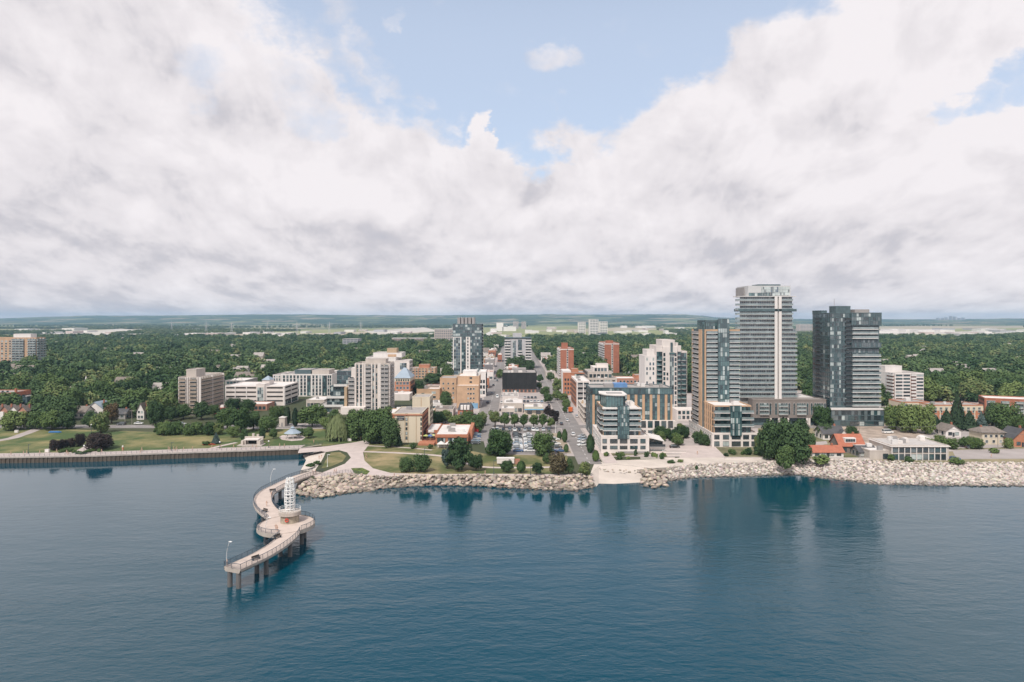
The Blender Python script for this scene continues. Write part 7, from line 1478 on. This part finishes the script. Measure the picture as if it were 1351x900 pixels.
for k, c, u, v, rz, lb in (('suv','white',756,575,90,'white car driving up the east street end toward the lakeside road'),('saloon','dark grey',740.5,560.5,92,'dark grey car at the lakeside road crossing'),('saloon','white',748.5,556,88,'white car just past the crossing on the east street'),('saloon','silver',735,545,-90,'silver car farther up the east street'),('saloon','black',643.5,532,88,'black car on the west street beside the tan mid rise'),('van','white',656,525,-88,'white van on the west street'),('saloon','black',651,509,90,'black car far up the west street'),('saloon','dark grey',656,503,-90,'dark grey car crossing far up the west street'),('saloon','silver',649,520,88,'silver car on the west street in front of the white shop'),('suv','red',655,497,-90,'red car far up the west street'),('saloon','white',637,561.5,0,'white car on the lakeside road at the west street corner'),('saloon','silver',240,560.5,0,'silver car on the lakeside road behind the leafy row'),('suv','dark grey',160,561,180,'dark grey car on the lakeside road below the grey house'),('saloon','white',183,560,0,'white car on the lakeside road below the white gabled house'),('saloon','red',455,560.5,180,'red car on the lakeside road behind the park trees'),('saloon','white',662,549,0,'white car behind the row of lot edge trees'),('suv','white',1243,566,20,'white car at the left in the lot before the pines'),('saloon','silver',1248,567,20,'silver car beside the white car before the pines'),('saloon','dark grey',1281,592,0,'dark grey car in the lot left of the cream house'),('van','white',1171,572,10,'white van at the building site on the right'),('saloon','blue',1259,607,0,'blue car parked against the right end of the two storey office'),('saloon','white',1135,588,60,'white car at the lane by the orange roofed cottages'),('saloon','black',890,591,0,'black car on the paved court between the glass condos')):
    p = P(u,v); car(k, c, p.x, p.y, R(rz), lb, name='car')
for i in range(16):
    u = 691+(i%6)*4.6+(i//6)*.8; v = 536-(i//6)*5.2; c = colr(); p = P(u,v)
    car('saloon', c, p.x, p.y, R(90)+cr2.uniform(-.1,.1), f'{c} car, {ordn[i%6]} from the left in the {["front","middle","rear"][i//6]} row behind the cream walled shop', 'cars in the lot below the black building', detail=False)
for i in range(14):
    Y = 380+i*16+cr2.uniform(-3,3); s = i%2; c = colr(); car('saloon', c, (37.6 if s else 24.2), Y, R(90), f'{c} car, {ordn[i//2]} from the lakeside road on the east street {"right" if s else "left"} kerb', 'cars parked along the east street', detail=Y < 450)
for i in range(12):
    Y = 400+i*20+cr2.uniform(-3,3); s = i%2; c = colr(); car('saloon', c, (-7.0 if s else -21.6), Y, R(90), f'{c} car, {ordn[i//2]} from the lakeside road on the west street {"right" if s else "left"} kerb', 'cars parked along the west street', detail=Y < 450)
def boxtruck(name, label, X, Y, rz, boxm, cabm, l=6.5):
    t = thing(name, label, 'truck', (X,Y,G+.06), rz); link('cargo_box', MB().box(-l/2,l/2-1.9,-1.15,1.15,.8,3.1).mesh('cargo_box', boxm), t)
    cb = MB(); cb.prism([(l/2-1.8,-1.05),(l/2,-1.05),(l/2,1.05),(l/2-1.8,1.05)],.5,1.5); cb.box(l/2-1.8,l/2-.25,-1.0,1.0,1.5,2.35); link('cab', cb.mesh('cab', cabm), t); link('windscreen', MB().box(l/2-.26,l/2-.2,-.9,.9,1.55,2.2).mesh('windscreen', g_dark), t); link('chassis', MB().box(-l/2,l/2-.1,-.9,.9,.45,.79).mesh('chassis', frame_d), t)
    for x in (-l/2+1.2,l/2-1): 
        for s in (-1,1): q = link('wheel', CP['van'][2], t, (x,s*.95,.42)); q.scale = (1.3,1,1.3)
p = P(628.5,571); boxtruck('delivery_truck','red delivery truck parked behind the restaurant end wall',p.x,p.y,R(90),PM['red'],PM['red'],6)
p = P(753,544); boxtruck('work_truck','orange work truck by the construction fence on the east street',p.x,p.y,R(80),mat('orange_paint',(0.55,0.13,0.03),.5,.1,1),PM['white'],6)
p = P(667,612.5); t = thing('site_trailer','white flat roofed trailer on the dry lawn behind the low wide tree','trailer',(p.x,p.y,G)); link('body', MB().box(-3.4,3.4,-1.2,1.2,.5,2.4).mesh('body', m_roofw), t); link('roof', MB().box(-3.5,3.5,-1.3,1.3,2.401,2.55).mesh('roof', m_white), t)
for x in (-2,2): link('wheel', CP['van'][2], t, (x,-1.05,.32))
link('door', MB().box(1.2,2.0,-1.24,-1.2,.55,2.2).mesh('door', m_grey), t)
p = P(681.5,612); t = thing('storage_box','red brown storage box right of the white trailer on the lawn','container',(p.x,p.y,G)); link('body', MB().box(-1.3,1.3,-1,1,.05,1.7).mesh('body', m_pbrick), t); link('lid', MB().box(-1.35,1.35,-1.05,1.05,1.701,1.8).mesh('lid', m_brick), t)
# ================================================================== park furniture
p = P(386,578.5); t = thing('gazebo','round open gazebo with a blue grey roof and small cupola on the park lawn','gazebo',(p.x,p.y,G+.06)); n = 8
def oct_(r, z): return [(r*math.cos(R(22.5+45*i)), r*math.sin(R(22.5+45*i)), z) for i in range(8)]
link('floor', MB().cyl(0,0,0,.25,3.6,3.6,8).mesh('floor', conc), t)
for x, y, z in oct_(3.2,0): link('post', MB().cyl(0,0,.25,2.7,.12,.12,8).mesh('post', m_white), t, (x,y,0))
mb = MB(); a, b2 = oct_(4.1,2.6), oct_(1.0,4.6)
for i in range(8): mb.quad(a[i],a[(i+1)%8],b2[(i+1)%8],b2[i])
mb.poly(list(reversed(a))); link('roof', mb.mesh('roof', m_roofb), t); mb = MB(); mb.cyl(0,0,4.55,5.0,.95,.95,8); mb.cyl(0,0,5.001,5.8,1.2,.05,8); link('cupola', mb.mesh('cupola', m_roofb), t)
mb = MB()
for i in range(8):
    q0, q1 = oct_(3.2,1.1)[i], oct_(3.2,1.1)[(i+1)%8]; mb.tube([q0,q1],.05,4)
link('railing', mb.mesh('railing', m_white), t)
p = P(331,588); t = thing('monument','grey stone memorial with stepped walls and dark opening at the park edge','monument',(p.x,p.y,G+.06))
for nm, q, m in (('terrace',(-5.5,5.5,-2,3.5,0,.35),conc),('back_wall',(-4.2,4.2,3.6,4.4,0,3.4),m_beige),('side_wall',(-4.3,-3.3,-.5,3.59,.36,2.2),m_beige),('side_wall',(3.3,4.3,-.5,3.59,.36,2.2),m_beige),('canopy',(-3.2,3.2,.2,3.5,2.3,2.75),m_precast),('dark_panel',(-2.2,2.2,2.9,3.3,.36,2.29),m_black),('pillar',(-3.1,-2.5,.3,.9,.36,2.29),m_beige),('pillar',(2.5,3.1,.3,.9,.36,2.29),m_beige),('step',(-3,3,-2.9,-2.01,0,.18),conc),('block',(-1.2,-.2,4.5,5.5,0,4.6),m_beige),('block',(.9,1.8,4.5,5.5,0,4.2),m_beige)): link(nm, MB().box(*q).mesh(nm, m), t)  # the black panel under the canopy paints the shade of the opening
p = P(372,563); t = thing('stone_hut','narrow pale stone building between the park trees left of the cypresses','hut',(p.x,p.y,G)); link('wall', MB().box(-1.5,1.5,0,5,0,4.6).mesh('wall', m_beige), t); link('roof', MB().box(-1.7,1.7,-.2,5.2,4.601,4.9).mesh('roof', m_roofw), t); link('door', MB().box(-.5,.5,-.05,.02,0,2.1).mesh('door', m_grey), t)
fl = random.Random(2); p = P(276,587); mb = MB()
for i in range(260):
    a = fl.uniform(0,6.28); r_ = math.sqrt(fl.random()); leaf_quad(mb, Vector((2.9*r_*math.cos(a),1.6*r_*math.sin(a),.15+.5*(1-r_*r_)*fl.uniform(.6,1))), Vector((fl.gauss(0,.4),fl.gauss(0,.4),1)).normalized(), .22, fl)
tag(link('flower_bed', mb.mesh('flower_bed', mat('red_flowers',(0.50,0.045,0.015),.8,.3,2)), None, (p.x,p.y,G)), 'bright red flower bed on the lawn beside the blue grey spruce', 'flower bed')
p = P(73,571); t = thing('grass_tarp','low blue boat lying under the flat topped park trees','tarp',(p.x,p.y,G)); mb = MB(); mb.prism([(-3,-.6),(2.2,-.6),(3.1,0),(2.2,.6),(-3,.6)],.15,.6); link('tarp_block', mb.mesh('tarp_block', mat('blue_tarp',(0.06,0.19,0.42),.6,.1,1)), t); link('cover_ridge', MB().box(-2.7,2.0,-.1,.1,.601,.85).mesh('cover_ridge', mat('blue_tarp',(0,0,0))), t)  # blue tarp on the grass, modelled as a low ridged block
for u, v, h, lb in ((62.5,597,1.3,'white utility box at the west promenade'),(22,571,1.2,'white box sign beside the west park path')): p = P(u,v); t = thing('utility_box',lb,'utility box',(p.x,p.y,G)); link('cabinet', MB().box(-.8,.8,-.5,.5,.1,h).mesh('cabinet', m_white), t); link('lid', MB().box(-.85,.85,-.55,.55,h+.001,h+.1).mesh('lid', m_slab), t)
p = P(162,594); t = thing('info_post','white topped orange post standing on the promenade','post',(p.x,p.y,G)); link('post', MB().cyl(0,0,0,1.3,.32,.32,12).mesh('post', mat('orange_post',(0.5,0.16,0.08),.7,.1,1)), t); link('cap', MB().cyl(0,0,1.301,2.0,.34,.28,12).mesh('cap', m_white), t)
p = P(461,582); t = thing('sculpture','small white angular sculpture on the plaza path by the willow','sculpture',(p.x,p.y,G)); link('fin', MB().prism([(-.9,-.3),(.9,-.1),(.2,.4)],.2,1.2).mesh('fin', m_white), t); link('base', MB().box(-1,1,-.6,.6,0,.199).mesh('base', conc), t)
for u, v, c, lb in ((562,581,(0.40,0.44,0.16),'yellow green patio umbrella leftmost on the restaurant terrace'),(567.5,581,(0.10,0.17,0.38),'blue patio umbrella in the middle of the restaurant terrace'),(572,580.5,(0.46,0.48,0.22),'pale green patio umbrella at the right of the restaurant terrace')):
    p = P(u,v,G+.9); t = thing('patio_umbrella',lb,'umbrella',(p.x,p.y,G+.9)); link('pole', MB().cyl(0,0,0,2.5,.04,.04,6).mesh('pole', m_white), t); link('canopy', MB().cyl(0,0,2.1,2.75,1.45,.05,8).mesh('canopy', mat('canopy_'+str(u).replace('.','_'),c,.8,.05,1)), t)
p = P(587,591.5); t = thing('event_tent','white peaked event tent in front of the restaurant','tent',(p.x,p.y,G)); mb = MB()
for x0 in (-3.4,0.0): 
    q = [(x0,-1.6,2.0),(x0+3.4,-1.6,2.0),(x0+3.4,1.6,2.0),(x0,1.6,2.0)]; a = (x0+1.7,0,3.3)
    for i in range(4): mb.poly([q[i],q[(i+1)%4],a])
link('canopy', mb.mesh('canopy', m_roofw), t); 
for x in (-3.3,0,3.3):
    for y in (-1.5,1.5): link('leg', MB().cyl(0,0,0,2.0,.05,.05,6).mesh('leg', m_white), t, (x,y,0))
link('side_wall', MB().box(-3.3,3.3,1.5,1.55,.1,2.0).mesh('side_wall', m_roofw), t)
# low terrace walls and steps between the condos and the beach
for u0, u1, v, h, lb in ((858,905,597.5,.7,'highest pale stone terrace wall right of the cafe pavilion'),(872,898,601,.5,'middle pale stone terrace wall on the shore slope'),(845,890,605,.5,'lowest long pale stone wall above the beach'),(956,1004,606,.6,'pale stone wall below the white base of the teal tower'),(1090,1153,606.5,.7,'white garden wall in front of the orange roofed cottages')):
    Y = YV(v); t = thing('terrace_wall',lb,'wall',(XA((u0+u1)/2,Y),Y,G)); w = XA(u1,Y)-XA(u0,Y); link('wall_body', MB().box(-w/2,w/2,-.35,.35,-.2,h).mesh('wall_body', m_precast), t); link('coping', MB().box(-w/2-.05,w/2+.05,-.42,.42,h+.001,h+.1).mesh('coping', conc), t)
# railing along the promenade
mb = MB(); q = resample([s+Vector((.2,.8,G+.05)) for s in seawall[1:]], 110)
for p in q: mb.tube([p,p+Vector((0,0,1.1))],.06,4)
for h in (1.1,.75,.4): mb.tube([p+Vector((0,0,h)) for p in q],.035,4)
t = thing('promenade_railing','dark metal railing on the sea wall along the park promenade','railing',(-150,285,G)); part('rails', mb, railm, t)
mb = MB(); q = resample([P(u,v)+Vector((0,.5,.05)) for u,v in ((424,630),(456,624),(480,627))], 16)
for p in q: mb.tube([p,p+Vector((0,0,1.1))],.05,4)
for h in (1.1,.75,.4): mb.tube([p+Vector((0,0,h)) for p in q],.03,4)
t = thing('shore_railing','short dark railing at the pier head above the rock bank','railing',tuple(P(440,627))); part('rails', mb, railm, t)
# lamps and poles
def lamp(u, vb, hpx, label, globe=True, m=None, group='lamp posts of the park'):
    p = P(u,vb); h = hpx*p.y/F; t = thing('lamp_post',label,'lamp',(p.x,p.y,G),0,group); link('pole', MB().cyl(0,0,0,h,.10,.06,8).mesh('pole', m or railm), t); link('foot', MB().cyl(0,0,0,.5,.2,.16,8).mesh('foot', m or railm), t)
    if globe:
        bm = bmesh.new(); bmesh.ops.create_icosphere(bm, subdivisions=2, radius=.34); me = bpy.data.meshes.new('globe'); bm.to_mesh(me); bm.free(); me.materials.append(white); link('globe', me, t, (0,0,h+.28))
    else: link('lamp_head', MB().box(-.1,1.0,-.12,.12,h-.02,h+.1).mesh('lamp_head', m or railm), t)
lamp(37.5,598.5,12,'dark lamp post on the lawn left of the dark purple trees',False); lamp(111,598,9,'white globe lamp on the terrace before the dark purple trees'); lamp(226,595,11,'lamp post at the promenade between the lawn and the spruce',False); lamp(290,592,8,'white globe lamp beside the park path near the spruce'); lamp(354.5,591,8,'white globe lamp right of the monument'); lamp(651.5,626,18,'tall dark lamp post above the rock bank on the dry lawn',False); lamp(432,616,16,'pale tall lamp post on the small lawn by the pier head',False,white); lamp(733,571,14,'pale street lamp at the lot corner by the crossing',False,white,None); lamp(700,627,12,'lamp post behind the rock bank left of the dark open tree',False); lamp(560,601,10,'lamp post by the curved lawn path before the restaurant',False); lamp(120.5,573,12,'white globe lamp behind the widest purple tree')
def upole(u, vb, vt, label):
    p = P(u,vb); h = ZA(vt,p.y)-G; t = thing('utility_pole',label,'utility pole',(p.x,p.y,G),0,'utility poles along the road'); m = mat('weathered_wood',(0.28,0.25,0.22),.9,.15,1); link('pole', MB().cyl(0,0,0,h,.16,.10,7).mesh('pole', m), t); link('crossarm', MB().box(-1.2,1.2,-.08,.08,h-.9,h-.7).mesh('crossarm', m), t); return Vector((p.x,p.y,G+h-.7))
pp = [upole(1073,586,560,'utility pole beside the big shore tree clump'),upole(1133.5,578,556,'utility pole at the building site on the right'),upole(1238,583,560,'utility pole above the two storey office'),upole(1316.5,594,568,'utility pole before the cream house'),upole(1440,596,570,'utility pole beyond the right edge')]
upole(165,561,543,'utility pole by the road left of the two near the white gabled house'); upole(174,560.5,540,'utility pole by the road left of the white gabled house'); upole(33,567,552,'pale pole beside the west park path')
mb = MB()
for a, b2 in zip(pp,pp[1:]):
    for o in (-1,1): mb.tube([a.lerp(b2,i/8)+Vector((0,o*.5,-1.2*(1-(2*i/8-1)**2))) for i in range(9)],.035,4)
tag(link('power_line', mb.mesh('power_line', mat('cable',(0.12,0.12,0.12),.6,.05,1))),'thin power lines strung between the poles on the right','power line')
# ================================================================== people
def body(pose):
    J = {'stand': dict(hip=(0,0,.92),sp=(0,0,1.18),ch=(0,0,1.36),nk=(0,0,1.50),hd=(0,-.01,1.62),tp=(0,0,1.72),ls=(.19,0,1.40),le=(.24,.03,1.12),lh=(.23,-.06,.86),rs=(-.19,0,1.40),re=(-.24,.03,1.12),rh=(-.22,-.07,.88),lk=(.10,-.02,.50),la=(.10,.02,.09),lt=(.11,-.15,.035),rk=(-.10,-.02,.50),ra=(-.10,.02,.09),rt=(-.11,-.15,.035)),
         'walk': dict(hip=(0,0,.90),sp=(0,-.02,1.16),ch=(0,-.03,1.35),nk=(0,-.04,1.48),hd=(0,-.07,1.60),tp=(0,-.06,1.70),ls=(.19,-.03,1.38),le=(.24,.12,1.13),lh=(.22,.14,.88),rs=(-.19,-.03,1.38),re=(-.24,-.10,1.12),rh=(-.20,-.28,.95),lk=(.10,-.20,.52),la=(.10,-.26,.10),lt=(.10,-.42,.06),rk=(-.10,.08,.48),ra=(-.10,.34,.16),rt=(-.10,.24,.05)),
         'sit': dict(hip=(0,0,.50),sp=(0,.03,.76),ch=(0,.02,.96),nk=(0,0,1.10),hd=(0,-.04,1.22),tp=(0,-.03,1.32),ls=(.19,.02,1.0),le=(.24,-.06,.74),lh=(.14,-.30,.60),rs=(-.19,.02,1.0),re=(-.24,-.06,.74),rh=(-.14,-.30,.60),lk=(.11,-.44,.50),la=(.11,-.42,.09),lt=(.12,-.58,.035),rk=(-.11,-.44,.50),ra=(-.11,-.42,.09),rt=(-.12,-.58,.035))}[pose]
    rad_ = dict(hip=.15,sp=.13,ch=.15,nk=.055,hd=.105,tp=.07,ls=.07,le=.05,lh=.04,rs=.07,re=.05,rh=.04,lk=.07,la=.045,lt=.045,rk=.07,ra=.045,rt=.045)
    names = list(J); E = [('hip','sp'),('sp','ch'),('ch','nk'),('nk','hd'),('hd','tp'),('ch','ls'),('ls','le'),('le','lh'),('ch','rs'),('rs','re'),('re','rh'),('hip','lk'),('lk','la'),('la','lt'),('hip','rk'),('rk','ra'),('ra','rt')]
    me = bpy.data.meshes.new('person'); me.from_pydata([J[n] for n in names],[(names.index(a),names.index(b)) for a,b in E],[])
    o = bpy.data.objects.new('person', me); C.objects.link(o); md = o.modifiers.new('skin','SKIN'); 
    for i, n in enumerate(names): me.skin_vertices[0].data[i].radius = (rad_[n],rad_[n]*.8); me.skin_vertices[0].data[i].use_root = n == 'hip'
    o.modifiers.new('sub','SUBSURF').levels = 1; bpy.context.view_layer.update()
    r_ = bpy.data.meshes.new_from_object(o.evaluated_get(bpy.context.evaluated_depsgraph_get())); bpy.data.objects.remove(o)
    hip = J['hip'][2]; nk = J['nk'][2]
    r_.materials.clear()
    for k in range(4): r_.materials.append(skinm)
    for p in r_.polygons:
        c = p.center; arm = abs(c.x) > .20 and c.z < J['le'][2]+.02 and c.z > hip-.18
        if c.z > nk+.18 or (c.z > nk+.03 and c.y > -.0): p.material_index = 3
        elif c.z > nk-.02 or arm: p.material_index = 0
        elif c.z > hip+.02 and not (pose == 'sit' and c.y < -.15): p.material_index = 1
        elif c.z < .09: p.material_index = 3
        else: p.material_index = 2
        p.use_smooth = True
    return r_
skinm = mat('skin',(0.50,0.33,0.25),.6,.05,2); hairm = mat('dark_hair',(0.04,0.03,0.025),.7,.1,2)
clothes = {'white':(0.7,0.7,0.68),'black':(0.02,0.02,0.022),'red':(0.45,0.04,0.04),'blue':(0.06,0.12,0.3),'grey':(0.25,0.25,0.26),'navy':(0.03,0.04,0.09),'tan':(0.42,0.33,0.23),'pink':(0.55,0.25,0.27),'green':(0.10,0.2,0.09)}
CLM = {k: mat('cloth_'+k, c, .9, .05, 2) for k, c in clothes.items()}; BODY = {k: body(k) for k in ('stand','walk','sit')}; PB = {}
def person(u, v, z, pose, top, low, rz, label):
    key = (pose, top, low)
    if key not in PB:
        me = BODY[pose].copy(); me.materials.clear()
        for m in (skinm, CLM[top], CLM[low], hairm): me.materials.append(m)
        PB[key] = me
    q = P(u,v,z); o = link('person', PB[key], None, q, R(rz)); tag(o, label, 'person')
for a in ((364,700,4.52,'stand','navy','grey',30,'person in a navy top standing left of the beacon base'),(366,701.5,4.52,'stand','grey','black',-40,'person in a grey top beside the one in navy on the pier platform'),(299.5,747.5,4.52,'stand','black','navy',-60,'person in black standing at the outer tip of the pier'),(358,656,4.3,'walk','white','blue',150,'person in white walking on the far bend of the pier'),(352,668,4.5,'walk','red','black',-20,'person in red walking on the pier behind the beacon'),
          (413,626,2.95,'walk','black','blue',120,'person in black walking at the shore end of the pier'),(416,625.5,2.9,'walk','blue','grey',120,'person in blue walking at the shore end of the pier'),(441,624,G+.08,'walk','pink','black',90,'person in pink walking above the rock bank by the pier head'),(443.5,624,G+.08,'walk','white','navy',90,'person in white walking above the rock bank by the pier head'),(482.5,605,G+.08,'sit','black','navy',80,'person in black sitting at the edge of the dry lawn'),(483,602.5,G+.08,'sit','blue','black',80,'person in blue sitting at the edge of the dry lawn'),(473,581,G+.08,'walk','white','tan',0,'person in white near the path below the hotel trees'),(476,580.5,G+.08,'walk','grey','black',0,'person in grey near the path below the hotel trees'),
          (421,606,G-.4,'stand','black','tan',0,'person in black standing on the cove beach'),(424,604,G-.3,'sit','red','tan',0,'person in red sitting on the cove beach'),(338,591.5,G+.08,'walk','black','black',90,'person in black walking on the promenade before the monument'),(355,590.5,G+.08,'walk','green','grey',-90,'person in green walking on the promenade right of the monument'),(375,590,G+.08,'walk','navy','grey',90,'person in navy walking on the promenade below the gazebo'),(414,585,G+.08,'stand','grey','navy',0,'person in grey standing on the lawn near the willow'),(231,595.5,G+.08,'walk','white','blue',90,'person in white walking on the promenade below the leafy row'),(90,601,G+.08,'walk','tan','navy',-90,'person in tan walking on the promenade below the purple trees'),(185,598.5,G+.08,'walk','grey','blue',90,'person in grey walking on the middle promenade'),(1308,604,G+.08,'walk','white','white',0,'person dressed all in white walking in the pale shore lot'),(520,629,G+.1,'walk','blue','tan',90,'person in blue walking on the path above the rocks below the two round trees'),(640,626.3,G+.1,'walk','white','black',90,'person in white walking on the path above the rocks'),(920,600,G+.1,'walk','red','navy',0,'person in red on the pink paving between the condos')): person(*a)

pr_ = random.Random(9); cols_ = list(clothes)
for i in range(22):
    u = pr_.uniform(10,392); v = 601.5-(u/395)*11-pr_.uniform(0,2.2); c1, c2 = pr_.choice(cols_), pr_.choice(cols_); q = P(u,v,G+.08)
    key = ('walk',c1,c2)
    if key not in PB:
        me = BODY['walk'].copy(); me.materials.clear()
        for m in (skinm, CLM[c1], CLM[c2], hairm): me.materials.append(m)
        PB[key] = me
    tag(link('person', PB[key], None, q, R(pr_.choice([90,-90])+pr_.uniform(-20,20))), 'small person strolling along the sea wall promenade', 'person', 'people strolling along the promenade')
# ================================================================== far buildings
fb = random.Random(31); m_fw = mat('far_white',(0.72,0.69,0.66),.9,.05,.02); m_fp = mat('far_pink',(0.52,0.44,0.41),.9,.06,.02); m_fg = mat('far_grey',(0.42,0.42,0.44),.9,.06,.02)
def farb(name, label, cat, u0, u1, vb, vt, D, m, rows=0, cols=0, group=None, g=None):
    Y = YV(vb); x0, x1 = XA(u0,Y), XA(u1,Y); z1 = ZA(vt,Y); t = thing(name, label, cat, ((x0+x1)/2, Y+D/2, G), 0, group); w = x1-x0; h = z1-G
    link('wall', MB().box(-w/2,w/2,-D/2,D/2,-1,h).mesh('wall', m), t); link('roof', MB().box(-w/2-.3,w/2+.3,-D/2-.3,D/2+.3,h,h+.5).mesh('roof', m_roofw if m is not m_fg else m_roofg), t)
    if rows:
        me = MB().box(-w/2*.94,w/2*.94,-.3,.0,0,h/rows*.42).mesh('window_band', g or g_mid)
        for r_ in range(rows): link('window_band', me, t, (0,-D/2,h*(r_+.35)/rows))
        if cols:
            me2 = MB().box(-.5,.5,-.5,.05,0,h).mesh('pier', m)
            for c in range(cols+1): link('pier', me2, t, (-w/2*.94+w*.94*c/cols,-D/2,0))
    return t
farb('office_tower','slim white tower at the middle of three far white towers','tower',778,789.5,447,421.5,30,m_fw,12,3); farb('office_tower','white tower left of the three far white towers','tower',763.5,772.5,446.5,425.5,30,m_fw,10,4); farb('office_tower','white tower right of the three far white towers','tower',791.5,801.5,445.5,424.5,30,m_fw,10,3); farb('office_block','low grey block between the far white towers','office block',788,801,447.5,439,20,m_fg,3)
farb('apartment_slab','broad pale pink apartment slab far left of the dark and white tower','apartment block',573,597,457,434.5,30,m_fp,10,8); farb('apartment_slab','low long brick block left of the broad pale pink slab','apartment block',517,573,456,446.5,25,mat('far_brick',(0.40,0.30,0.26),.9,.08,.02),5,9)
farb('office_block','small grey dark sided block far behind the beige apartment block','office block',452,472,461,447.5,30,m_fg,7,4); farb('office_block','pale block with low wings left of the small grey block','office block',441,453,463,456,20,m_fp,3)
farb('apartment_slab','pale pink far block just right of the tallest tower','apartment block',1055,1072,437,428,40,m_fp,5,4); farb('tower','pair of hazy far towers on the plain, left one','tower',677,684,434,424,40,m_fp,6); farb('tower','pair of hazy far towers on the plain, right one','tower',688,694,434,424.5,40,m_fp,6)
farb('silo','white far mill on the plain left of the hazy towers','mill',655,664,437,426,30,m_fw); farb('warehouse','long low white hall beside the far white mill','warehouse',663,681,437,431.5,40,m_fw)
for i in range(7):
    u = 1240+i*5.2+fb.uniform(-1,1); h = fb.uniform(1.0,3.6) if i in (3,4) else fb.uniform(.3,1.5); farb('tower','tiny hazy tower of the distant skyline on the right horizon','tower',u,u+fb.uniform(1.2,2.2),426.2,419.6-h+.4,60,m_fg,0,0,'distant skyline towers')
WH = [(75,458.5),(100,457.5),(125,457),(150,456.5),(172,455),(195,454.5),(218,456),(85,455),(160,452.5),(135,453)]
WH += [(fb.uniform(200,600),fb.uniform(436,446)) for _ in range(28)]+[(fb.uniform(1060,1360),fb.uniform(435,449)) for _ in range(46)]+[(fb.uniform(-10,200),fb.uniform(436,449)) for _ in range(16)]+[(fb.uniform(640,900),fb.uniform(432,447)) for _ in range(26)]
ps = WH+[(u,v) for u,v in ((70,457),(95,455),(120,454),(150,453.5),(165,455),(190,452),(205,446),(225,444),(250,443),(275,442),(300,441),(325,441.5),(350,440.5),(375,442),(400,440),(420,443),(445,441),(500,438),(520,441),(700,440),(725,438),(745,441),(820,440),(838,437),(856,442),(880,439),(905,437),(1100,441),(1130,438),(1165,440),(1180,443),(1200,437.5),(1225,441),(1250,438),(1262,442),(1285,440),(1300,436.5),(1315,443),(1330,439),(1345,441),(1365,438),(20,447),(45,443),(35,449),(1335,448),(1348,454),(1110,449),(750,450),(772,448.5),(717,445),(640,443),(615,440))]
for i, (u, v) in enumerate(ps):
    w = fb.uniform(5,24)*(1 if u > 1050 or u < 450 else .6); side = 'left' if u < 600 else ('middle' if u < 950 else 'right'); m = [m_fw,m_fw,m_fp,m_fg][fb.randrange(4)] if i % 3 else m_fw
    farb('warehouse', f'low wide pale industrial hall on the far plain, {side} part', 'warehouse', u-w/2, u+w/2, v, v-fb.uniform(1.5,3.0), fb.uniform(30,110), m, 0, 0, f'industrial halls on the far plain, {side} part')
# pylons on the far left plain
pm_ = MB()
for sx in (-1,1):
    for sy in (-1,1): pm_.tube([(sx*4,sy*4,0),(sx*.6,sy*.6,34),(0,0,46)],.35,4)
for z, w in ((28,9),(34,11),(40,8)): pm_.tube([(-w,0,z),(w,0,z)],.35,4)
for z in (8,16,24):
    q = 4-3.4*z/34; pm_.tube([(-q,-q,z),(q,-q,z),(q,q,z),(-q,q,z),(-q,-q,z)],.2,4)
pme2 = pm_.mesh('lattice', mat('pylon_steel',(0.5,0.5,0.5),.5,.05,1))
for i in range(7):
    Y = 2600+fb.uniform(-300,500); t = thing('pylon','grey lattice power pylon on the far left plain','pylon',(XA(225+i*42+fb.uniform(-5,5),Y),Y,G),0,'power pylons on the far left plain'); link('lattice', pme2, t)
# ================================================================== haze
hz = MB().box(-10500,10500,-600,11300,-3.5,136); hm_ = bpy.data.materials.new('haze'); hm_.use_nodes = True; t_ = hm_.node_tree; t_.nodes.clear()
vo = t_.nodes.new('ShaderNodeVolumePrincipled'); vo.inputs['Color'].default_value = (0.44,0.72,1.0,1); vo.inputs['Density'].default_value = 0.000072; vo.inputs['Anisotropy'].default_value = 0.0
ou = t_.nodes.new('ShaderNodeOutputMaterial'); t_.links.new(vo.outputs[0], ou.inputs['Volume'])
tag(link('haze', hz.mesh('haze', hm_)), 'thin pale blue air haze over the whole view', 'haze', None, 'stuff')

# ================================================================== low blocks lining the far streets
lr = random.Random(44); pal = [m_brick,m_precast,m_white,m_tan2,m_beige,m_orange,m_pbrick,m_cream]
for side, x0, x1, ys in (('west street, left kerb',-36,-24,(560,1500)),('west street, right kerb',-4.5,8,(600,1500)),('east street, right kerb',41,56,(560,1000)),('hotel back yards',-70,-42,(372,540))):
    y = ys[0]
    while y < ys[1]:
        d_ = lr.uniform(14,26); h = lr.uniform(4,9.5); xa = x0+lr.uniform(0,3); xb = x1-lr.uniform(0,4)
        if not any(a < xb and xa < b_ and y0 < y+d_ and y < y1 for a, b_, y0, y1 in FOOT):
            m = lr.choice(pal); b = mk('shop', f'low flat roofed block in the built up strip by the {side}', 'shop', xa, xb, y, y+d_, f'low blocks by the {side}'); b.body(G+h, m, lr.choice([m_roofw,m_roofg,m_roofw,m_roofbr]), .4); b.wins(b.face('F'), .6, xb-xa-.6, 3, [G+1]+([G+4.6] if h > 7 else []), 2.0, 1.7, 'D'); b.units(3, G+h+.05, int(y)); b.done()
        y += d_+lr.uniform(1,9)
